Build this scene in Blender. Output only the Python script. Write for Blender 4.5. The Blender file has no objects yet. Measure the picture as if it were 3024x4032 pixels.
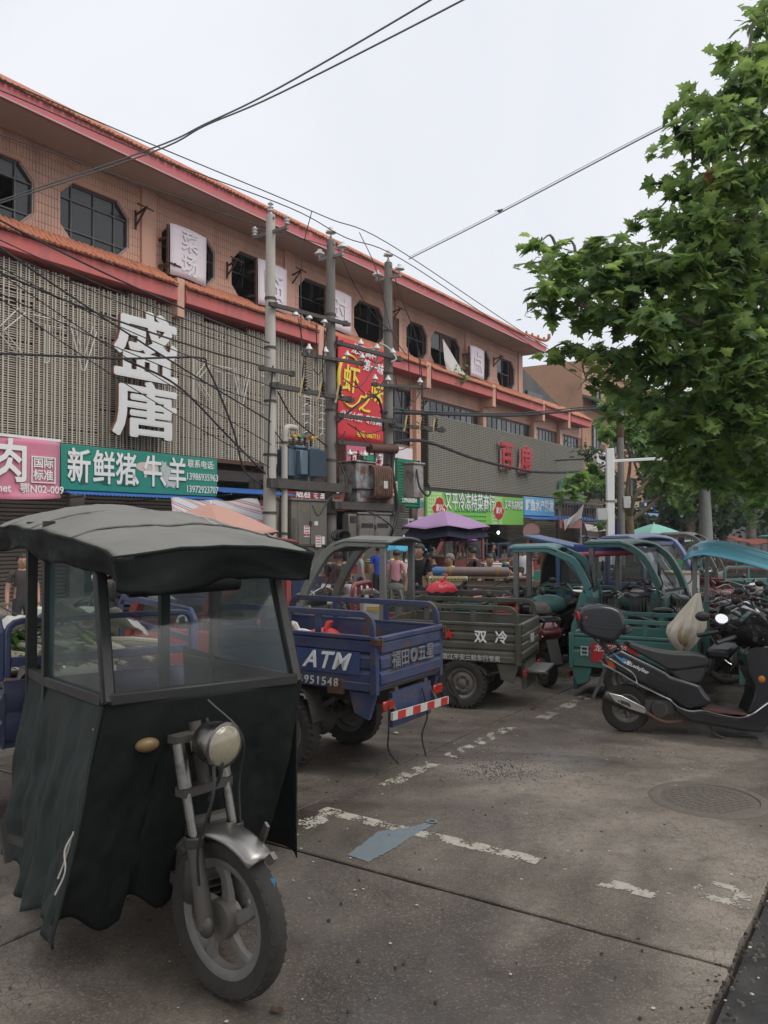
import bpy, bmesh, math, random
import numpy as np
from mathutils import Matrix, Vector, Euler, noise as mnoise
R = math.radians; PI = math.pi
SC = bpy.context.scene; COL = SC.collection
random.seed(7); rng = random.Random(7)

# ---------------------------------------------------------------- camera, sky, sun, exposure
cam_d = bpy.data.cameras.new('camera'); cam = bpy.data.objects.new('camera', cam_d); COL.objects.link(cam)
cam.location = (0, 0, 1.8); cam.rotation_euler = (R(91.2), 0, 0)
cam_d.sensor_fit = 'VERTICAL'; cam_d.sensor_height = 36; cam_d.lens = 29.11
cam_d.clip_start = .05; cam_d.clip_end = 2000
SC.camera = cam
world = bpy.data.worlds.new('World'); SC.world = world; world.use_nodes = True
nt = world.node_tree; nt.nodes.clear()
sky = nt.nodes.new('ShaderNodeTexSky'); sky.sky_type = 'NISHITA'; sky.sun_disc = False
sky.sun_elevation = R(56); sky.sun_rotation = R(118); sky.dust_density = 4; sky.air_density = 1.5
hsv = nt.nodes.new('ShaderNodeHueSaturation'); hsv.inputs['Saturation'].default_value = .25
mixw = nt.nodes.new('ShaderNodeMix'); mixw.data_type = 'RGBA'; mixw.inputs['Factor'].default_value = .88
mixw.inputs['B'].default_value = (8.1, 8.25, 8.8, 1)
tcw = nt.nodes.new('ShaderNodeTexCoord'); nzw = nt.nodes.new('ShaderNodeTexNoise'); nzw.inputs['Scale'].default_value = 2.2; nzw.inputs['Detail'].default_value = 5; nzw.inputs['Distortion'].default_value = .6
rpw = nt.nodes.new('ShaderNodeMapRange'); rpw.inputs['From Min'].default_value = .3; rpw.inputs['From Max'].default_value = .7; rpw.inputs['To Min'].default_value = 0; rpw.inputs['To Max'].default_value = 1
cmw = nt.nodes.new('ShaderNodeMix'); cmw.data_type = 'RGBA'; cmw.inputs['A'].default_value = (6.75, 7.0, 7.65, 1); cmw.inputs['B'].default_value = (7.75, 7.9, 8.35, 1)
nt.links.new(tcw.outputs['Generated'], nzw.inputs['Vector']); nt.links.new(nzw.outputs['Fac'], rpw.inputs['Value']); nt.links.new(rpw.outputs[0], cmw.inputs['Factor']); nt.links.new(cmw.outputs['Result'], mixw.inputs['B'])
bg = nt.nodes.new('ShaderNodeBackground'); bg.inputs['Strength'].default_value = .1
wo = nt.nodes.new('ShaderNodeOutputWorld')
nt.links.new(sky.outputs[0], hsv.inputs['Color']); nt.links.new(hsv.outputs[0], mixw.inputs['A'])
nt.links.new(mixw.outputs['Result'], bg.inputs['Color']); nt.links.new(bg.outputs[0], wo.inputs[0])
sun_d = bpy.data.lights.new('sun', 'SUN'); sun = bpy.data.objects.new('sun', sun_d); COL.objects.link(sun)
sun_d.energy = 1.5; sun_d.angle = R(45); sun_d.color = (1, .97, .93)
sun.rotation_euler = (R(34), 0, R(62))
SC.view_settings.view_transform = 'Standard'; SC.view_settings.look = 'None'
SC.view_settings.exposure = 0.33; SC.view_settings.gamma = 1; SC.view_settings.use_curve_mapping = False
SC.render.engine = 'CYCLES'
SC.cycles.max_bounces = 8; SC.cycles.diffuse_bounces = 3; SC.cycles.glossy_bounces = 3
SC.cycles.transmission_bounces = 4; SC.cycles.transparent_max_bounces = 12
SC.cycles.use_denoising = True; SC.cycles.sample_clamp_indirect = 6

# ---------------------------------------------------------------- picture <-> place (source photo pixels 3024 wide)
_K = 768/3024; _F = 828.0; _P = R(1.2)
def ray(x, y):
    a = (x*_K-384)/_F; b = -(y*_K-512)/_F
    return Vector((a, math.cos(_P)-b*math.sin(_P), math.sin(_P)+b*math.cos(_P)))
def at(x, y, Y):
    r = ray(x, y); t = Y/r.y
    return Vector((r.x*t, Y, 1.8+r.z*t))
def gnd(x, y, z=0.):
    r = ray(x, y); t = (z-1.8)/r.z
    return Vector((r.x*t, r.y*t, z))

# ---------------------------------------------------------------- materials
_M = {}
def M(name, col, rough=.6, metal=0., var=.25, scale=6., bump=.0, bscale=60., col2=None, mix=None, lo=.45, hi=.62, dust=0., dustcol=(.2,.17,.14), spec=.5, aniso=(1,1,1), trans=0., coat=0., emit=None):
    """general weathered surface: noise variation, optional second colour in patches (rust, dirt), dust, fine relief"""
    if name in _M: return _M[name]
    m = bpy.data.materials.new(name); m.use_nodes = True; t = m.node_tree; N = t.nodes; L = t.links
    b = N['Principled BSDF']
    tc = N.new('ShaderNodeTexCoord'); mp = N.new('ShaderNodeMapping'); mp.inputs['Scale'].default_value = aniso
    L.new(tc.outputs['Object'], mp.inputs['Vector'])
    n1 = N.new('ShaderNodeTexNoise'); n1.inputs['Scale'].default_value = scale; n1.inputs['Detail'].default_value = 6; n1.inputs['Roughness'].default_value = .65
    L.new(mp.outputs[0], n1.inputs['Vector'])
    c = (*col, 1)
    mx = N.new('ShaderNodeMix'); mx.data_type = 'RGBA'
    mx.inputs['A'].default_value = tuple(v*(1-var) for v in col)+(1,); mx.inputs['B'].default_value = tuple(min(1, v*(1+var)) for v in col)+(1,)
    L.new(n1.outputs['Fac'], mx.inputs['Factor']); out = mx.outputs['Result']
    if col2 is not None:
        n2 = N.new('ShaderNodeTexNoise'); n2.inputs['Scale'].default_value = scale*.45 if mix is None else mix
        n2.inputs['Detail'].default_value = 8; n2.inputs['Roughness'].default_value = .7; L.new(mp.outputs[0], n2.inputs['Vector'])
        mr = N.new('ShaderNodeMapRange'); mr.inputs['From Min'].default_value = lo; mr.inputs['From Max'].default_value = hi
        L.new(n2.outputs['Fac'], mr.inputs['Value'])
        m2 = N.new('ShaderNodeMix'); m2.data_type = 'RGBA'; L.new(mr.outputs[0], m2.inputs['Factor'])
        L.new(out, m2.inputs['A']); m2.inputs['B'].default_value = (*col2, 1); out = m2.outputs['Result']
    if dust > 0:
        n3 = N.new('ShaderNodeTexNoise'); n3.inputs['Scale'].default_value = scale*1.7; n3.inputs['Detail'].default_value = 4; L.new(tc.outputs['Object'], n3.inputs['Vector'])
        mu = N.new('ShaderNodeMath'); mu.operation = 'MULTIPLY'; mu.inputs[1].default_value = dust*1.6; L.new(n3.outputs['Fac'], mu.inputs[0])
        m3 = N.new('ShaderNodeMix'); m3.data_type = 'RGBA'; L.new(mu.outputs[0], m3.inputs['Factor'])
        L.new(out, m3.inputs['A']); m3.inputs['B'].default_value = (*dustcol, 1); out = m3.outputs['Result']
    L.new(out, b.inputs['Base Color'])
    rr = N.new('ShaderNodeMapRange'); rr.inputs['To Min'].default_value = max(.03, rough-.12); rr.inputs['To Max'].default_value = min(1, rough+.15)
    L.new(n1.outputs['Fac'], rr.inputs['Value']); L.new(rr.outputs[0], b.inputs['Roughness'])
    b.inputs['Metallic'].default_value = metal; b.inputs['Specular IOR Level'].default_value = spec
    if coat: b.inputs['Coat Weight'].default_value = coat; b.inputs['Coat Roughness'].default_value = .08
    if emit: b.inputs['Emission Color'].default_value = (*emit[0], 1); b.inputs['Emission Strength'].default_value = emit[1]
    if bump:
        n4 = N.new('ShaderNodeTexNoise'); n4.inputs['Scale'].default_value = bscale; n4.inputs['Detail'].default_value = 4; L.new(mp.outputs[0], n4.inputs['Vector'])
        bp = N.new('ShaderNodeBump'); bp.inputs['Strength'].default_value = bump; bp.inputs['Distance'].default_value = .01
        L.new(n4.outputs['Fac'], bp.inputs['Height']); L.new(bp.outputs[0], b.inputs['Normal'])
    if trans:
        o = [n for n in N if n.type == 'OUTPUT_MATERIAL'][0]
        tr = N.new('ShaderNodeBsdfTranslucent'); L.new(out, tr.inputs['Color'])
        ms = N.new('ShaderNodeMixShader'); ms.inputs[0].default_value = trans
        L.new(b.outputs[0], ms.inputs[1]); L.new(tr.outputs[0], ms.inputs[2]); L.new(ms.outputs[0], o.inputs[0])
    _M[name] = m; return m
def glassmat(name, col=(.55, .6, .6), alpha=.35, rough=.08, film=(.35, .36, .34), scale=3.):
    """dirty vehicle window: clear pane with a cloudy film"""
    if name in _M: return _M[name]
    m = bpy.data.materials.new(name); m.use_nodes = True; t = m.node_tree; N = t.nodes; L = t.links
    b = N['Principled BSDF']; o = [n for n in N if n.type == 'OUTPUT_MATERIAL'][0]
    b.inputs['Base Color'].default_value = (*film, 1); b.inputs['Roughness'].default_value = .25
    tr = N.new('ShaderNodeBsdfTransparent'); tr.inputs['Color'].default_value = (*col, 1)
    gl = N.new('ShaderNodeBsdfGlossy'); gl.inputs['Roughness'].default_value = rough
    lw = N.new('ShaderNodeLayerWeight'); lw.inputs['Blend'].default_value = .5; pw = N.new('ShaderNodeMath'); pw.operation = 'POWER'; pw.inputs[1].default_value = 4; L.new(lw.outputs['Facing'], pw.inputs[0])
    fr = N.new('ShaderNodeMath'); fr.operation = 'MULTIPLY_ADD'; fr.inputs[1].default_value = .6; fr.inputs[2].default_value = .03; L.new(pw.outputs[0], fr.inputs[0])
    tc = N.new('ShaderNodeTexCoord'); n = N.new('ShaderNodeTexNoise'); n.inputs['Scale'].default_value = scale; n.inputs['Detail'].default_value = 6
    L.new(tc.outputs['Object'], n.inputs['Vector'])
    mr = N.new('ShaderNodeMapRange'); mr.inputs['From Min'].default_value = .3; mr.inputs['From Max'].default_value = .75
    mr.inputs['To Min'].default_value = alpha*.35; mr.inputs['To Max'].default_value = alpha; L.new(n.outputs['Fac'], mr.inputs['Value'])
    a = N.new('ShaderNodeMixShader'); L.new(fr.outputs[0], a.inputs[0]); L.new(tr.outputs[0], a.inputs[1]); L.new(gl.outputs[0], a.inputs[2])
    c = N.new('ShaderNodeMixShader'); L.new(mr.outputs[0], c.inputs[0]); L.new(a.outputs[0], c.inputs[1]); L.new(b.outputs[0], c.inputs[2])
    L.new(c.outputs[0], o.inputs[0]); _M[name] = m; return m

# ---------------------------------------------------------------- mesh builder
class MB:
    def __init__(s, X=None): s.v = []; s.f = []; s.mi = []; s.X = X; s.cur = 0
    def add(s, vs, fs):
        n = len(s.v)
        if s.X is not None: vs = [s.X @ Vector(p) for p in vs]
        s.v += [tuple(p) for p in vs]
        for f in fs: s.f.append([i+n for i in f]); s.mi.append(s.cur)
        return s
    def box(s, c, d, m=None):
        x, y, z = d[0]/2, d[1]/2, d[2]/2
        vs = [Vector((a*x, b*y, e*z)) for a in (-1, 1) for b in (-1, 1) for e in (-1, 1)]
        if m is not None: vs = [m @ p for p in vs]
        c = Vector(c); vs = [p+c for p in vs]
        return s.add(vs, [(0, 1, 3, 2), (4, 6, 7, 5), (0, 4, 5, 1), (2, 3, 7, 6), (0, 2, 6, 4), (1, 5, 7, 3)])
    def b2(s, x0, x1, y0, y1, z0, z1): return s.box(((x0+x1)/2, (y0+y1)/2, (z0+z1)/2), (x1-x0, y1-y0, z1-z0))
    def bar(s, p, q, w, h=None, up=(0, 0, 1)):
        p, q = Vector(p), Vector(q); d = q-p; L = d.length
        if L < 1e-6: return s
        z = d/L; u = Vector(up)
        if abs(z.dot(u)) > .95: u = Vector((1, 0, 0))
        x = u.cross(z).normalized(); y = z.cross(x)
        return s.box((p+q)/2, (w, h or w, L), Matrix((x, y, z)).transposed())
    def cyl(s, p, q, r0, r1=None, n=12, caps=True):
        p, q = Vector(p), Vector(q); r1 = r0 if r1 is None else r1
        return s.sweep([p, q], [r0, r1], n, caps)
    def sweep(s, pts, rad, n=8, caps=True, closed=False, prof=None):
        pts = [Vector(p) for p in pts]; k = len(pts)
        if not hasattr(rad, '__len__'): rad = [rad]*k
        vs = []; nrm = None
        for i in range(k):
            if closed: t = (pts[(i+1) % k]-pts[i-1])
            else: t = (pts[min(i+1, k-1)]-pts[max(i-1, 0)])
            if t.length < 1e-9: t = Vector((0, 0, 1))
            t.normalize()
            if nrm is None:
                u = Vector((0, 0, 1)) if abs(t.z) < .9 else Vector((1, 0, 0))
                nrm = (u-t*u.dot(t)).normalized()
            else:
                nrm = nrm-t*nrm.dot(t)
                nrm = nrm.normalized() if nrm.length > 1e-6 else t.orthogonal().normalized()
            bi = t.cross(nrm)
            for j in range(n):
                if prof: a, b = prof[j]; vs.append(pts[i]+nrm*a*rad[i]+bi*b*rad[i])
                else:
                    a = 2*PI*j/n; vs.append(pts[i]+(nrm*math.cos(a)+bi*math.sin(a))*rad[i])
        fs = []
        for i in range(k if closed else k-1):
            for j in range(n):
                a, b = i*n+j, i*n+(j+1) % n; c, d = ((i+1) % k)*n+(j+1) % n, ((i+1) % k)*n+j
                fs.append((a, b, c, d))
        if caps and not closed: fs.append(tuple(range(n-1, -1, -1))); fs.append(tuple((k-1)*n+j for j in range(n)))
        return s.add(vs, fs)
    def flat(s, pts, w, h, **kw):
        "rectangular section swept along a path"
        return s.sweep(pts, 1., 4, prof=[(h/2, w/2), (h/2, -w/2), (-h/2, -w/2), (-h/2, w/2)], **kw)
    def lathe(s, prof, o=(0, 0, 0), ax='z', n=24, close=False):
        o = Vector(o); vs = []
        for r, h in prof:
            for j in range(n):
                a = 2*PI*j/n; x, y = r*math.cos(a), r*math.sin(a)
                vs.append(o+Vector({'z': (x, y, h), 'y': (x, h, y), 'x': (h, x, y)}[ax]))
        k = len(prof); fs = []
        for i in range(k if close else k-1):
            for j in range(n):
                q = (i*n+j, i*n+(j+1) % n, ((i+1) % k)*n+(j+1) % n, ((i+1) % k)*n+j)
                fs.append(q if ax != 'y' else q[::-1])
        return s.add(vs, fs)
    def prism(s, pts, vec):
        pts = [Vector(p) for p in pts]; v = Vector(vec); n = len(pts)
        return s.add(pts+[p+v for p in pts], [tuple(range(n-1, -1, -1)), tuple(range(n, 2*n))]+[(i, (i+1) % n, n+(i+1) % n, n+i) for i in range(n)])
    def xz(s, pts, y0, y1): return s.prism([(x, y0, z) for x, z in pts], (0, y1-y0, 0))
    def sheet(s, fn, nu, nv):
        vs = [fn(i/nu, j/nv) for i in range(nu+1) for j in range(nv+1)]; w = nv+1
        return s.add(vs, [(i*w+j, (i+1)*w+j, (i+1)*w+j+1, i*w+j+1) for i in range(nu) for j in range(nv)])
    def ell(s, c, r, n=12, m=8, rot=None):
        c = Vector(c); vs = []; fs = []
        if not hasattr(r, '__len__'): r = (r, r, r)
        for i in range(m+1):
            a = PI*i/m
            for j in range(n):
                b = 2*PI*j/n; p = Vector((r[0]*math.sin(a)*math.cos(b), r[1]*math.sin(a)*math.sin(b), r[2]*math.cos(a)))
                vs.append(c+(rot @ p if rot is not None else p))
        for i in range(m):
            for j in range(n): fs.append((i*n+j, (i+1)*n+j, (i+1)*n+(j+1) % n, i*n+(j+1) % n))
        return s.add(vs, fs)
    def build(s, name, mat, parent=None, smooth=40, bevel=0, solid=0, sub=0, seg=1, kind=None, label=None, weld=False, soff=0.):
        me = bpy.data.meshes.new(name); me.from_pydata(s.v, [], s.f)
        if weld or sub:
            b = bmesh.new(); b.from_mesh(me); bmesh.ops.remove_doubles(b, verts=b.verts, dist=1e-5); bmesh.ops.recalc_face_normals(b, faces=b.faces); b.to_mesh(me); b.free()
        for m in (mat if isinstance(mat, (list, tuple)) else [mat]): me.materials.append(m)
        if any(s.mi) and not weld: me.polygons.foreach_set('material_index', s.mi)
        if smooth:
            me.shade_smooth(); me.set_sharp_from_angle(angle=R(smooth))
        o = bpy.data.objects.new(name, me); COL.objects.link(o)
        if parent is not None: o.parent = parent
        if bevel:
            d = o.modifiers.new('bevel', 'BEVEL'); d.width = bevel; d.segments = seg; d.limit_method = 'ANGLE'; d.angle_limit = R(35)
        if solid:
            d = o.modifiers.new('solid', 'SOLIDIFY'); d.thickness = solid; d.offset = soff
        if sub:
            d = o.modifiers.new('sub', 'SUBSURF'); d.levels = sub; d.render_levels = sub
        if kind: o['kind'] = kind
        if label: o['label'] = label
        return o

WM = {}
def tag(o, label, cat, group=None):
    o['label'] = label; o['category'] = cat
    if group: o['group'] = group
    return o
def thing(name, label, cat, loc=(0, 0, 0), rz=0., group=None, rx=0., ry=0.):
    o = bpy.data.objects.new(name, None); COL.objects.link(o); o.empty_display_size = .1
    o.location = loc; o.rotation_euler = (rx, ry, rz); tag(o, label, cat, group)
    WM[o.name] = Matrix.Translation(Vector(loc)) @ Euler((rx, ry, rz)).to_matrix().to_4x4()
    return o
def struct(o): o['kind'] = 'structure'; return o
def copy_tree(o, parent=None):
    c = o.copy(); COL.objects.link(c)
    if parent is not None: c.parent = parent
    for ch in list(o.children): copy_tree(ch, c)
    return c
def place(o, loc, rz, label, group=None, sc=None):
    c = copy_tree(o); c.location = loc; c.rotation_euler = (0, 0, rz); c['label'] = label
    if group: c['group'] = group
    if sc: c.scale = (sc,)*3
    return c
_UB = {}
def unit_mesh(key, mat, fn):
    k = (key, mat.name)
    if k not in _UB:
        b = MB(); fn(b); me = bpy.data.meshes.new(key); me.from_pydata(b.v, [], b.f); me.materials.append(mat); _UB[k] = (me, b.v, b.f)
    return _UB[k]
def boxfn(b): b.box((0, 0, 0), (1, 1, 1))
def pieces(name, mats, mat, parent, wm, limit=300, fn=boxfn, key='box', eye=Vector((0, 0, 1.8)), smooth=0):
    """alike pieces: the nearest ones as objects sharing one mesh, the rest joined as one part of kind stuff"""
    me, uv, uf = unit_mesh(name+key, mat, fn)
    order = sorted(mats, key=lambda m: ((wm @ m).translation-eye).length)
    for m in order[:limit]:
        o = bpy.data.objects.new(name, me); COL.objects.link(o); o.parent = parent; o.matrix_local = m
    rest = order[limit:]
    if rest:
        U = np.array(uv); vs = []; fs = []
        for i, m in enumerate(rest):
            A = np.array(m); vs.append(U @ A[:3, :3].T + A[:3, 3]); fs += [[j+i*len(uv) for j in f] for f in uf]
        m2 = bpy.data.meshes.new(name); m2.from_pydata(np.concatenate(vs).tolist(), [], fs); m2.materials.append(mat)
        o = bpy.data.objects.new(name, m2); COL.objects.link(o); o.parent = parent; o['kind'] = 'stuff'
def TS(c, d, rot=None):
    m = Matrix.Translation(Vector(c))
    if rot is not None: m = m @ rot.to_4x4()
    return m @ Matrix.Diagonal((*d, 1))
def text(body, size, mat, parent, loc, rot=(R(90), 0, 0), ext=.004, bold=0., align='CENTER', name='lettering', shear=0., sx=1., sy=1., space=1., res=2, label=None, fat=False):
    """flat raised lettering; CJK comes from Blender's bundled fallback fonts"""
    cu = bpy.data.curves.new(name, 'FONT'); cu.body = body; cu.size = size; cu.extrude = ext; cu.offset = bold*size
    if fat: cu.offset = 0
    cu.align_x = align; cu.align_y = 'CENTER'; cu.resolution_u = res; cu.shear = shear; cu.space_character = space
    o = bpy.data.objects.new(name, cu); COL.objects.link(o)
    dg = bpy.context.evaluated_depsgraph_get(); me = bpy.data.meshes.new_from_object(o.evaluated_get(dg))
    bpy.data.objects.remove(o); bpy.data.curves.remove(cu)
    if fat:    # heavy strokes: the glyph dilated by a ring of copies, each a hair behind the last
        nv = len(me.vertices); co = np.empty(nv*3, dtype=np.float32); me.vertices.foreach_get('co', co); co = co.reshape(nv, 3); fs = [list(p.vertices) for p in me.polygons]
        V = []; Fq = []
        for i in range(13):
            a = 2*PI*i/12; d = bold*size*(1 if i < 12 else 0); V += (co+np.array([d*math.cos(a), d*math.sin(a), -.0004*i])).tolist(); Fq += [[q+nv*i for q in f] for f in fs]
        me = bpy.data.meshes.new(name); me.from_pydata(V, [], Fq)
    o = bpy.data.objects.new(name, me); COL.objects.link(o); me.materials.clear(); me.materials.append(mat)
    o.location = loc; o.rotation_euler = rot; o.scale = (sx, sy, 1)
    if parent is not None: o.parent = parent
    if label: o['label'] = label
    return o
def wr(p, s, amp, o=0.):    # cloth wrinkle offset
    return amp*mnoise.fractal(Vector(p)*s+Vector((o, 3.1*o, 1.7*o)), 1., 2., 4)
def arc(c, r, a0, a1, n, plane='xz'):
    out = []
    for i in range(n+1):
        a = a0+(a1-a0)*i/n; u, v = r*math.cos(a), r*math.sin(a)
        out.append({'xz': (c[0]+u, c[1], c[2]+v), 'xy': (c[0]+u, c[1]+v, c[2]), 'yz': (c[0], c[1]+u, c[2]+v)}[plane])
    return out
def smooth_path(pts, n=6):
    "Catmull-Rom through the points"
    P = [Vector(p) for p in pts]; P = [2*P[0]-P[1]]+P+[2*P[-1]-P[-2]]; out = []
    for i in range(1, len(P)-2):
        a, b, c, d = P[i-1:i+3]
        for j in range(n):
            t = j/n; out.append(.5*((2*b)+(c-a)*t+(2*a-5*b+4*c-d)*t*t+(-a+3*b-3*c+d)*t**3))
    out.append(P[-2]); return out

# shared materials
black_plastic = M('black_plastic', (.018, .018, .02), .42, var=.3, dust=.12)
rubber = M('rubber', (.028, .027, .026), .85, var=.3, dust=.35, dustcol=(.10, .085, .07), bump=.2)
chrome = M('chrome', (.75, .74, .72), .16, 1., var=.1, dust=.1)
worn_chrome = M('worn_chrome', (.24, .235, .22), .3, 1., var=.3, col2=(.1, .065, .045), mix=14, lo=.5, hi=.68, dust=.2)
steel_grey = M('steel_grey', (.22, .22, .22), .5, .6, var=.3, dust=.2)
dark_iron = M('dark_iron', (.05, .048, .045), .65, .3, var=.4, dust=.25)
rust = M('rust', (.095, .045, .027), .85, var=.5, scale=9, bump=.4)
white_paint = M('white_paint', (.75, .75, .73), .5, var=.08)
white_letter = M('white_letter', (.78, .78, .76), .55, var=.05)
red_paint = M('red_paint', (.45, .025, .025), .4, var=.2, dust=.1)
cable_mat = M('cable_black', (.02, .02, .021), .55, var=.2)
concrete_pole = M('concrete_pole', (.46, .43, .375), .9, var=.2, scale=3, bump=.3, bscale=40, col2=(.32, .29, .26), mix=1.2, lo=.5, hi=.8, aniso=(1, 1, .25))
ceramic = M('ceramic', (.62, .6, .58), .2, var=.1)
wood = M('wood', (.22, .13, .07), .8, var=.35, scale=5, aniso=(.3, 6, 6))
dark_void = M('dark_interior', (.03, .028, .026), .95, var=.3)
# ================================================================ MARKET BUILDING
FS = 1.35
XB = Matrix.Translation((0, 0, 1.8*(1-FS))) @ Matrix.Scale(FS, 4)          # facade units: s along, depth into building, height
B_LOC = (-3.89, 29.0, 0); B_ROT = R(57)
WB = Matrix.Translation(B_LOC) @ Matrix.Rotation(B_ROT, 4, 'Z')
def FB(): return MB(XB)
Z0 = 1.8-1.8/FS                                                        # street level in facade units
tile_peach = M('wall_tile_peach', (.65, .355, .25), .55, var=.16, scale=1.1, col2=(.38, .22, .16), mix=.6, lo=.48, hi=.74, aniso=(1, 1, .25), dust=.3, dustcol=(.36,.24,.18))
grout = M('grout', (.25, .14, .10), .95, var=.3)
soffit_m = M('soffit_plaster', (.44, .37, .32), .95, var=.25, scale=.8)
fascia_red = M('fascia_red', (.60, .145, .155), .7, var=.14, scale=1.5, col2=(.33, .16, .14), mix=1.6, lo=.56, hi=.8, aniso=(1, 1, .3), dust=.15)
fascia_red2 = M('pent_band_red', (.62, .135, .125), .75, var=.2, scale=1.2, col2=(.26, .12, .10), mix=1.8, lo=.5, hi=.75, aniso=(1, 1, .25), dust=.2)
roof_tile_m = M('roof_tile_orange', (.46, .165, .09), .7, var=.35, scale=2.2, col2=(.2, .09, .06), mix=3, lo=.5, hi=.75)
win_frame_m = M('window_frame_grey', (.1, .1, .1), .5, .5, var=.3)
pane_dark = M('pane_dark', (.022, .023, .025), .12, var=.3, spec=.6, scale=1)
pale_pane = M('pane_pale', (.14, .145, .145), .2, var=.4, scale=1)
plaster_pale = M('plaster_pale', (.42, .40, .37), .9, var=.2)
slat_cream = M('slat_cream', (.52, .475, .39), .7, var=.28, scale=.8, col2=(.36, .24, .15), mix=1.1, lo=.55, hi=.78, dust=.15, dustcol=(.16,.13,.1))
slat_grey = M('slat_grey', (.40, .385, .33), .7, var=.3, scale=.7, col2=(.24, .19, .14), mix=1.3, lo=.55, hi=.75, dust=.15)
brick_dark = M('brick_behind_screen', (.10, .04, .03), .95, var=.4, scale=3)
shutter_brown = M('shutter_brown', (.12, .10, .085), .7, .2, var=.3, dust=.2)
shutter_grey = M('shutter_grey', (.26, .26, .25), .6, .3, var=.25, dust=.2)
shutter_khaki = M('shutter_khaki', (.24, .22, .16), .7, .2, var=.2, dust=.2)
dark_beam = M('dark_beam', (.05, .04, .035), .9, var=.4)

bld = thing('market_building', 'long peach tiled market building with red bands, orange tile eaves and octagonal windows', 'building', B_LOC, B_ROT)
ZT, ZB = 8.69, 7.53
wins = [(-11, -9.3), (-8.72, -6.97), (-6.38, -4.72), (-3.8, -2.16), (-1.57, .1), (1.04, 2.7), (3.65, 5.3), (6.64, 8.0), (8.25, 10.42), (11.2, 12.9), (13.56, 15.23)]
S0, S1 = -14.0, 15.9
wall = FB()
wall.b2(S0, S1, 0, .2, 7.0, ZB); wall.b2(S0, S1, 0, .2, ZT, 9.6)
e = S0
for a, b in wins+[(S1, S1)]:
    wall.b2(e, a, 0, .2, ZB, ZT); e = b
    if a < b:
        for x, sx in ((a, 1), (b, -1)):
            for z, sz in ((ZB, 1), (ZT, -1)):
                wall.prism([(x, 0, z), (x+.28*sx, 0, z), (x, 0, z+.28*sz)], (0, .2, 0))
upper = wall.build('wall', grout, bld, smooth=0)
def in_win(s, z, m=.02):
    for a, b in wins:
        if a-m < s < b+m and ZB-m < z < ZT+m:
            dx = min(s-a, b-s); dz = min(z-ZB, ZT-z)
            if dx+dz > .28-m*1.4: return True
    return False
tl = []; cut = []; tw, thh = .068, .186
z = 7.32
while z < 9.2:
    s = S0
    while s < S1-.03:
        hit = [in_win(s+tw*a, z+thh*c, 0) for a in (0, .5, 1) for c in (0, .5, 1)]
        if not any(hit): tl.append(XB @ TS((s+tw/2, -.004+rng.uniform(-.0015, .0015), z+thh/2), (tw-.008, .014, thh-.009)))
        elif not all(hit):        # cut tiles round the window openings
            for i in range(3):
                for j in range(6):
                    cs, cz = s+tw*(i+.5)/3, z+thh*(j+.5)/6
                    if not in_win(cs, cz, .012): cut.append(XB @ TS((cs, -.004, cz), (tw/3-.002, .012, thh/6-.001)))
        s += tw
    z += thh
pieces('wall_tile', tl, tile_peach, upper, WB)
pieces('cut_tile', cut, tile_peach, upper, WB, limit=0)
# raised pilasters
for a in (-9.0, -4.4, .39, 5.9, 10.74, 15.55):
    p = FB(); p.b2(a, a+.4, -.06, -.004, 7.2, 9.2); p.build('pilaster', tile_peach, bld, bevel=.01)
# eave
e_ = FB(); e_.b2(S0, S1+.3, -.92, .3, 9.2, 9.24); e_.build('soffit', soffit_m, bld)
e_ = FB(); e_.b2(S0, S1+.36, -1.0, -.92, 9.19, 9.45); e_.b2(S1+.28, S1+.36, -.92, .6, 9.19, 9.45); e_.build('fascia', fascia_red, bld, bevel=.01)
e_ = FB(); e_.b2(S0, S1+.36, -1.02, -1.0, 9.19, 9.215); e_.build('drip_edge', plaster_pale, bld)
rf = FB(); rf.add([(S0, -.99, 9.455), (S1+.4, -.99, 9.455), (S1+.4, 0, 10.06), (S0, 0, 10.06), (S0, .9, 9.6), (S1+.4, .9, 9.6)], [(0, 1, 2, 3), (3, 2, 5, 4)])
roof = rf.build('roof', M('roof_bed', (.2, .08, .045), .95, var=.3), bld, smooth=0)
def tile_fn(b):
    b.sweep([(0, -.5, 0), (0, .5, 0)], [1, 1], 6, prof=[(.5*math.sin(PI*j/5), .5*math.cos(PI*j/5)) for j in range(6)])
def roof_tiles(parent, s0, s1, n0, z0, n1, z1, rows, pitch=.112, jag=.012, droop=False):
    out = []; ang = math.atan2(z1-z0, n0-n1); L = math.hypot(z1-z0, n0-n1)/rows
    k = int((s1-s0)/pitch)
    for i in range(k):
        for r in range(rows):
            if rng.random() < .006: continue
            t = (r+.5)/rows
            c = (s0+(i+.5)*pitch+rng.uniform(-jag, jag), -(n0+(n1-n0)*t), z0+(z1-z0)*t+.012-(.006*r)+rng.uniform(-.004, .004))
            rot = Euler((ang+R(3.5)+rng.uniform(-.03, .03), 0, rng.uniform(-.04, .04))).to_matrix()
            out.append(XB @ TS(c, (.088, L*1.16, .085), rot))
    return out
pieces('roof_tile', roof_tiles(None, S0, S1+.4, 1.05, 9.46, 0.0, 10.1, 3), roof_tile_m, roof, WB, fn=tile_fn, key='barrel')
g = FB(); g.sweep([(S0, 0, 10.1), (S1+.4, 0, 10.1)], .07, 8); g.build('ridge_cap', roof_tile_m, bld)
g = FB()
g.sweep(smooth_path([(S1-.3, -.1, 10.02), (S1+.1, -.5, 9.9), (S1+.35, -.95, 9.72), (S1+.42, -1.12, 9.86)], 5), .06, 8)
for k in range(4): g.box((S1-.1+.15*k, -.3-.2*k, 10.05-.08*k), (.07, .07, .12))
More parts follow.
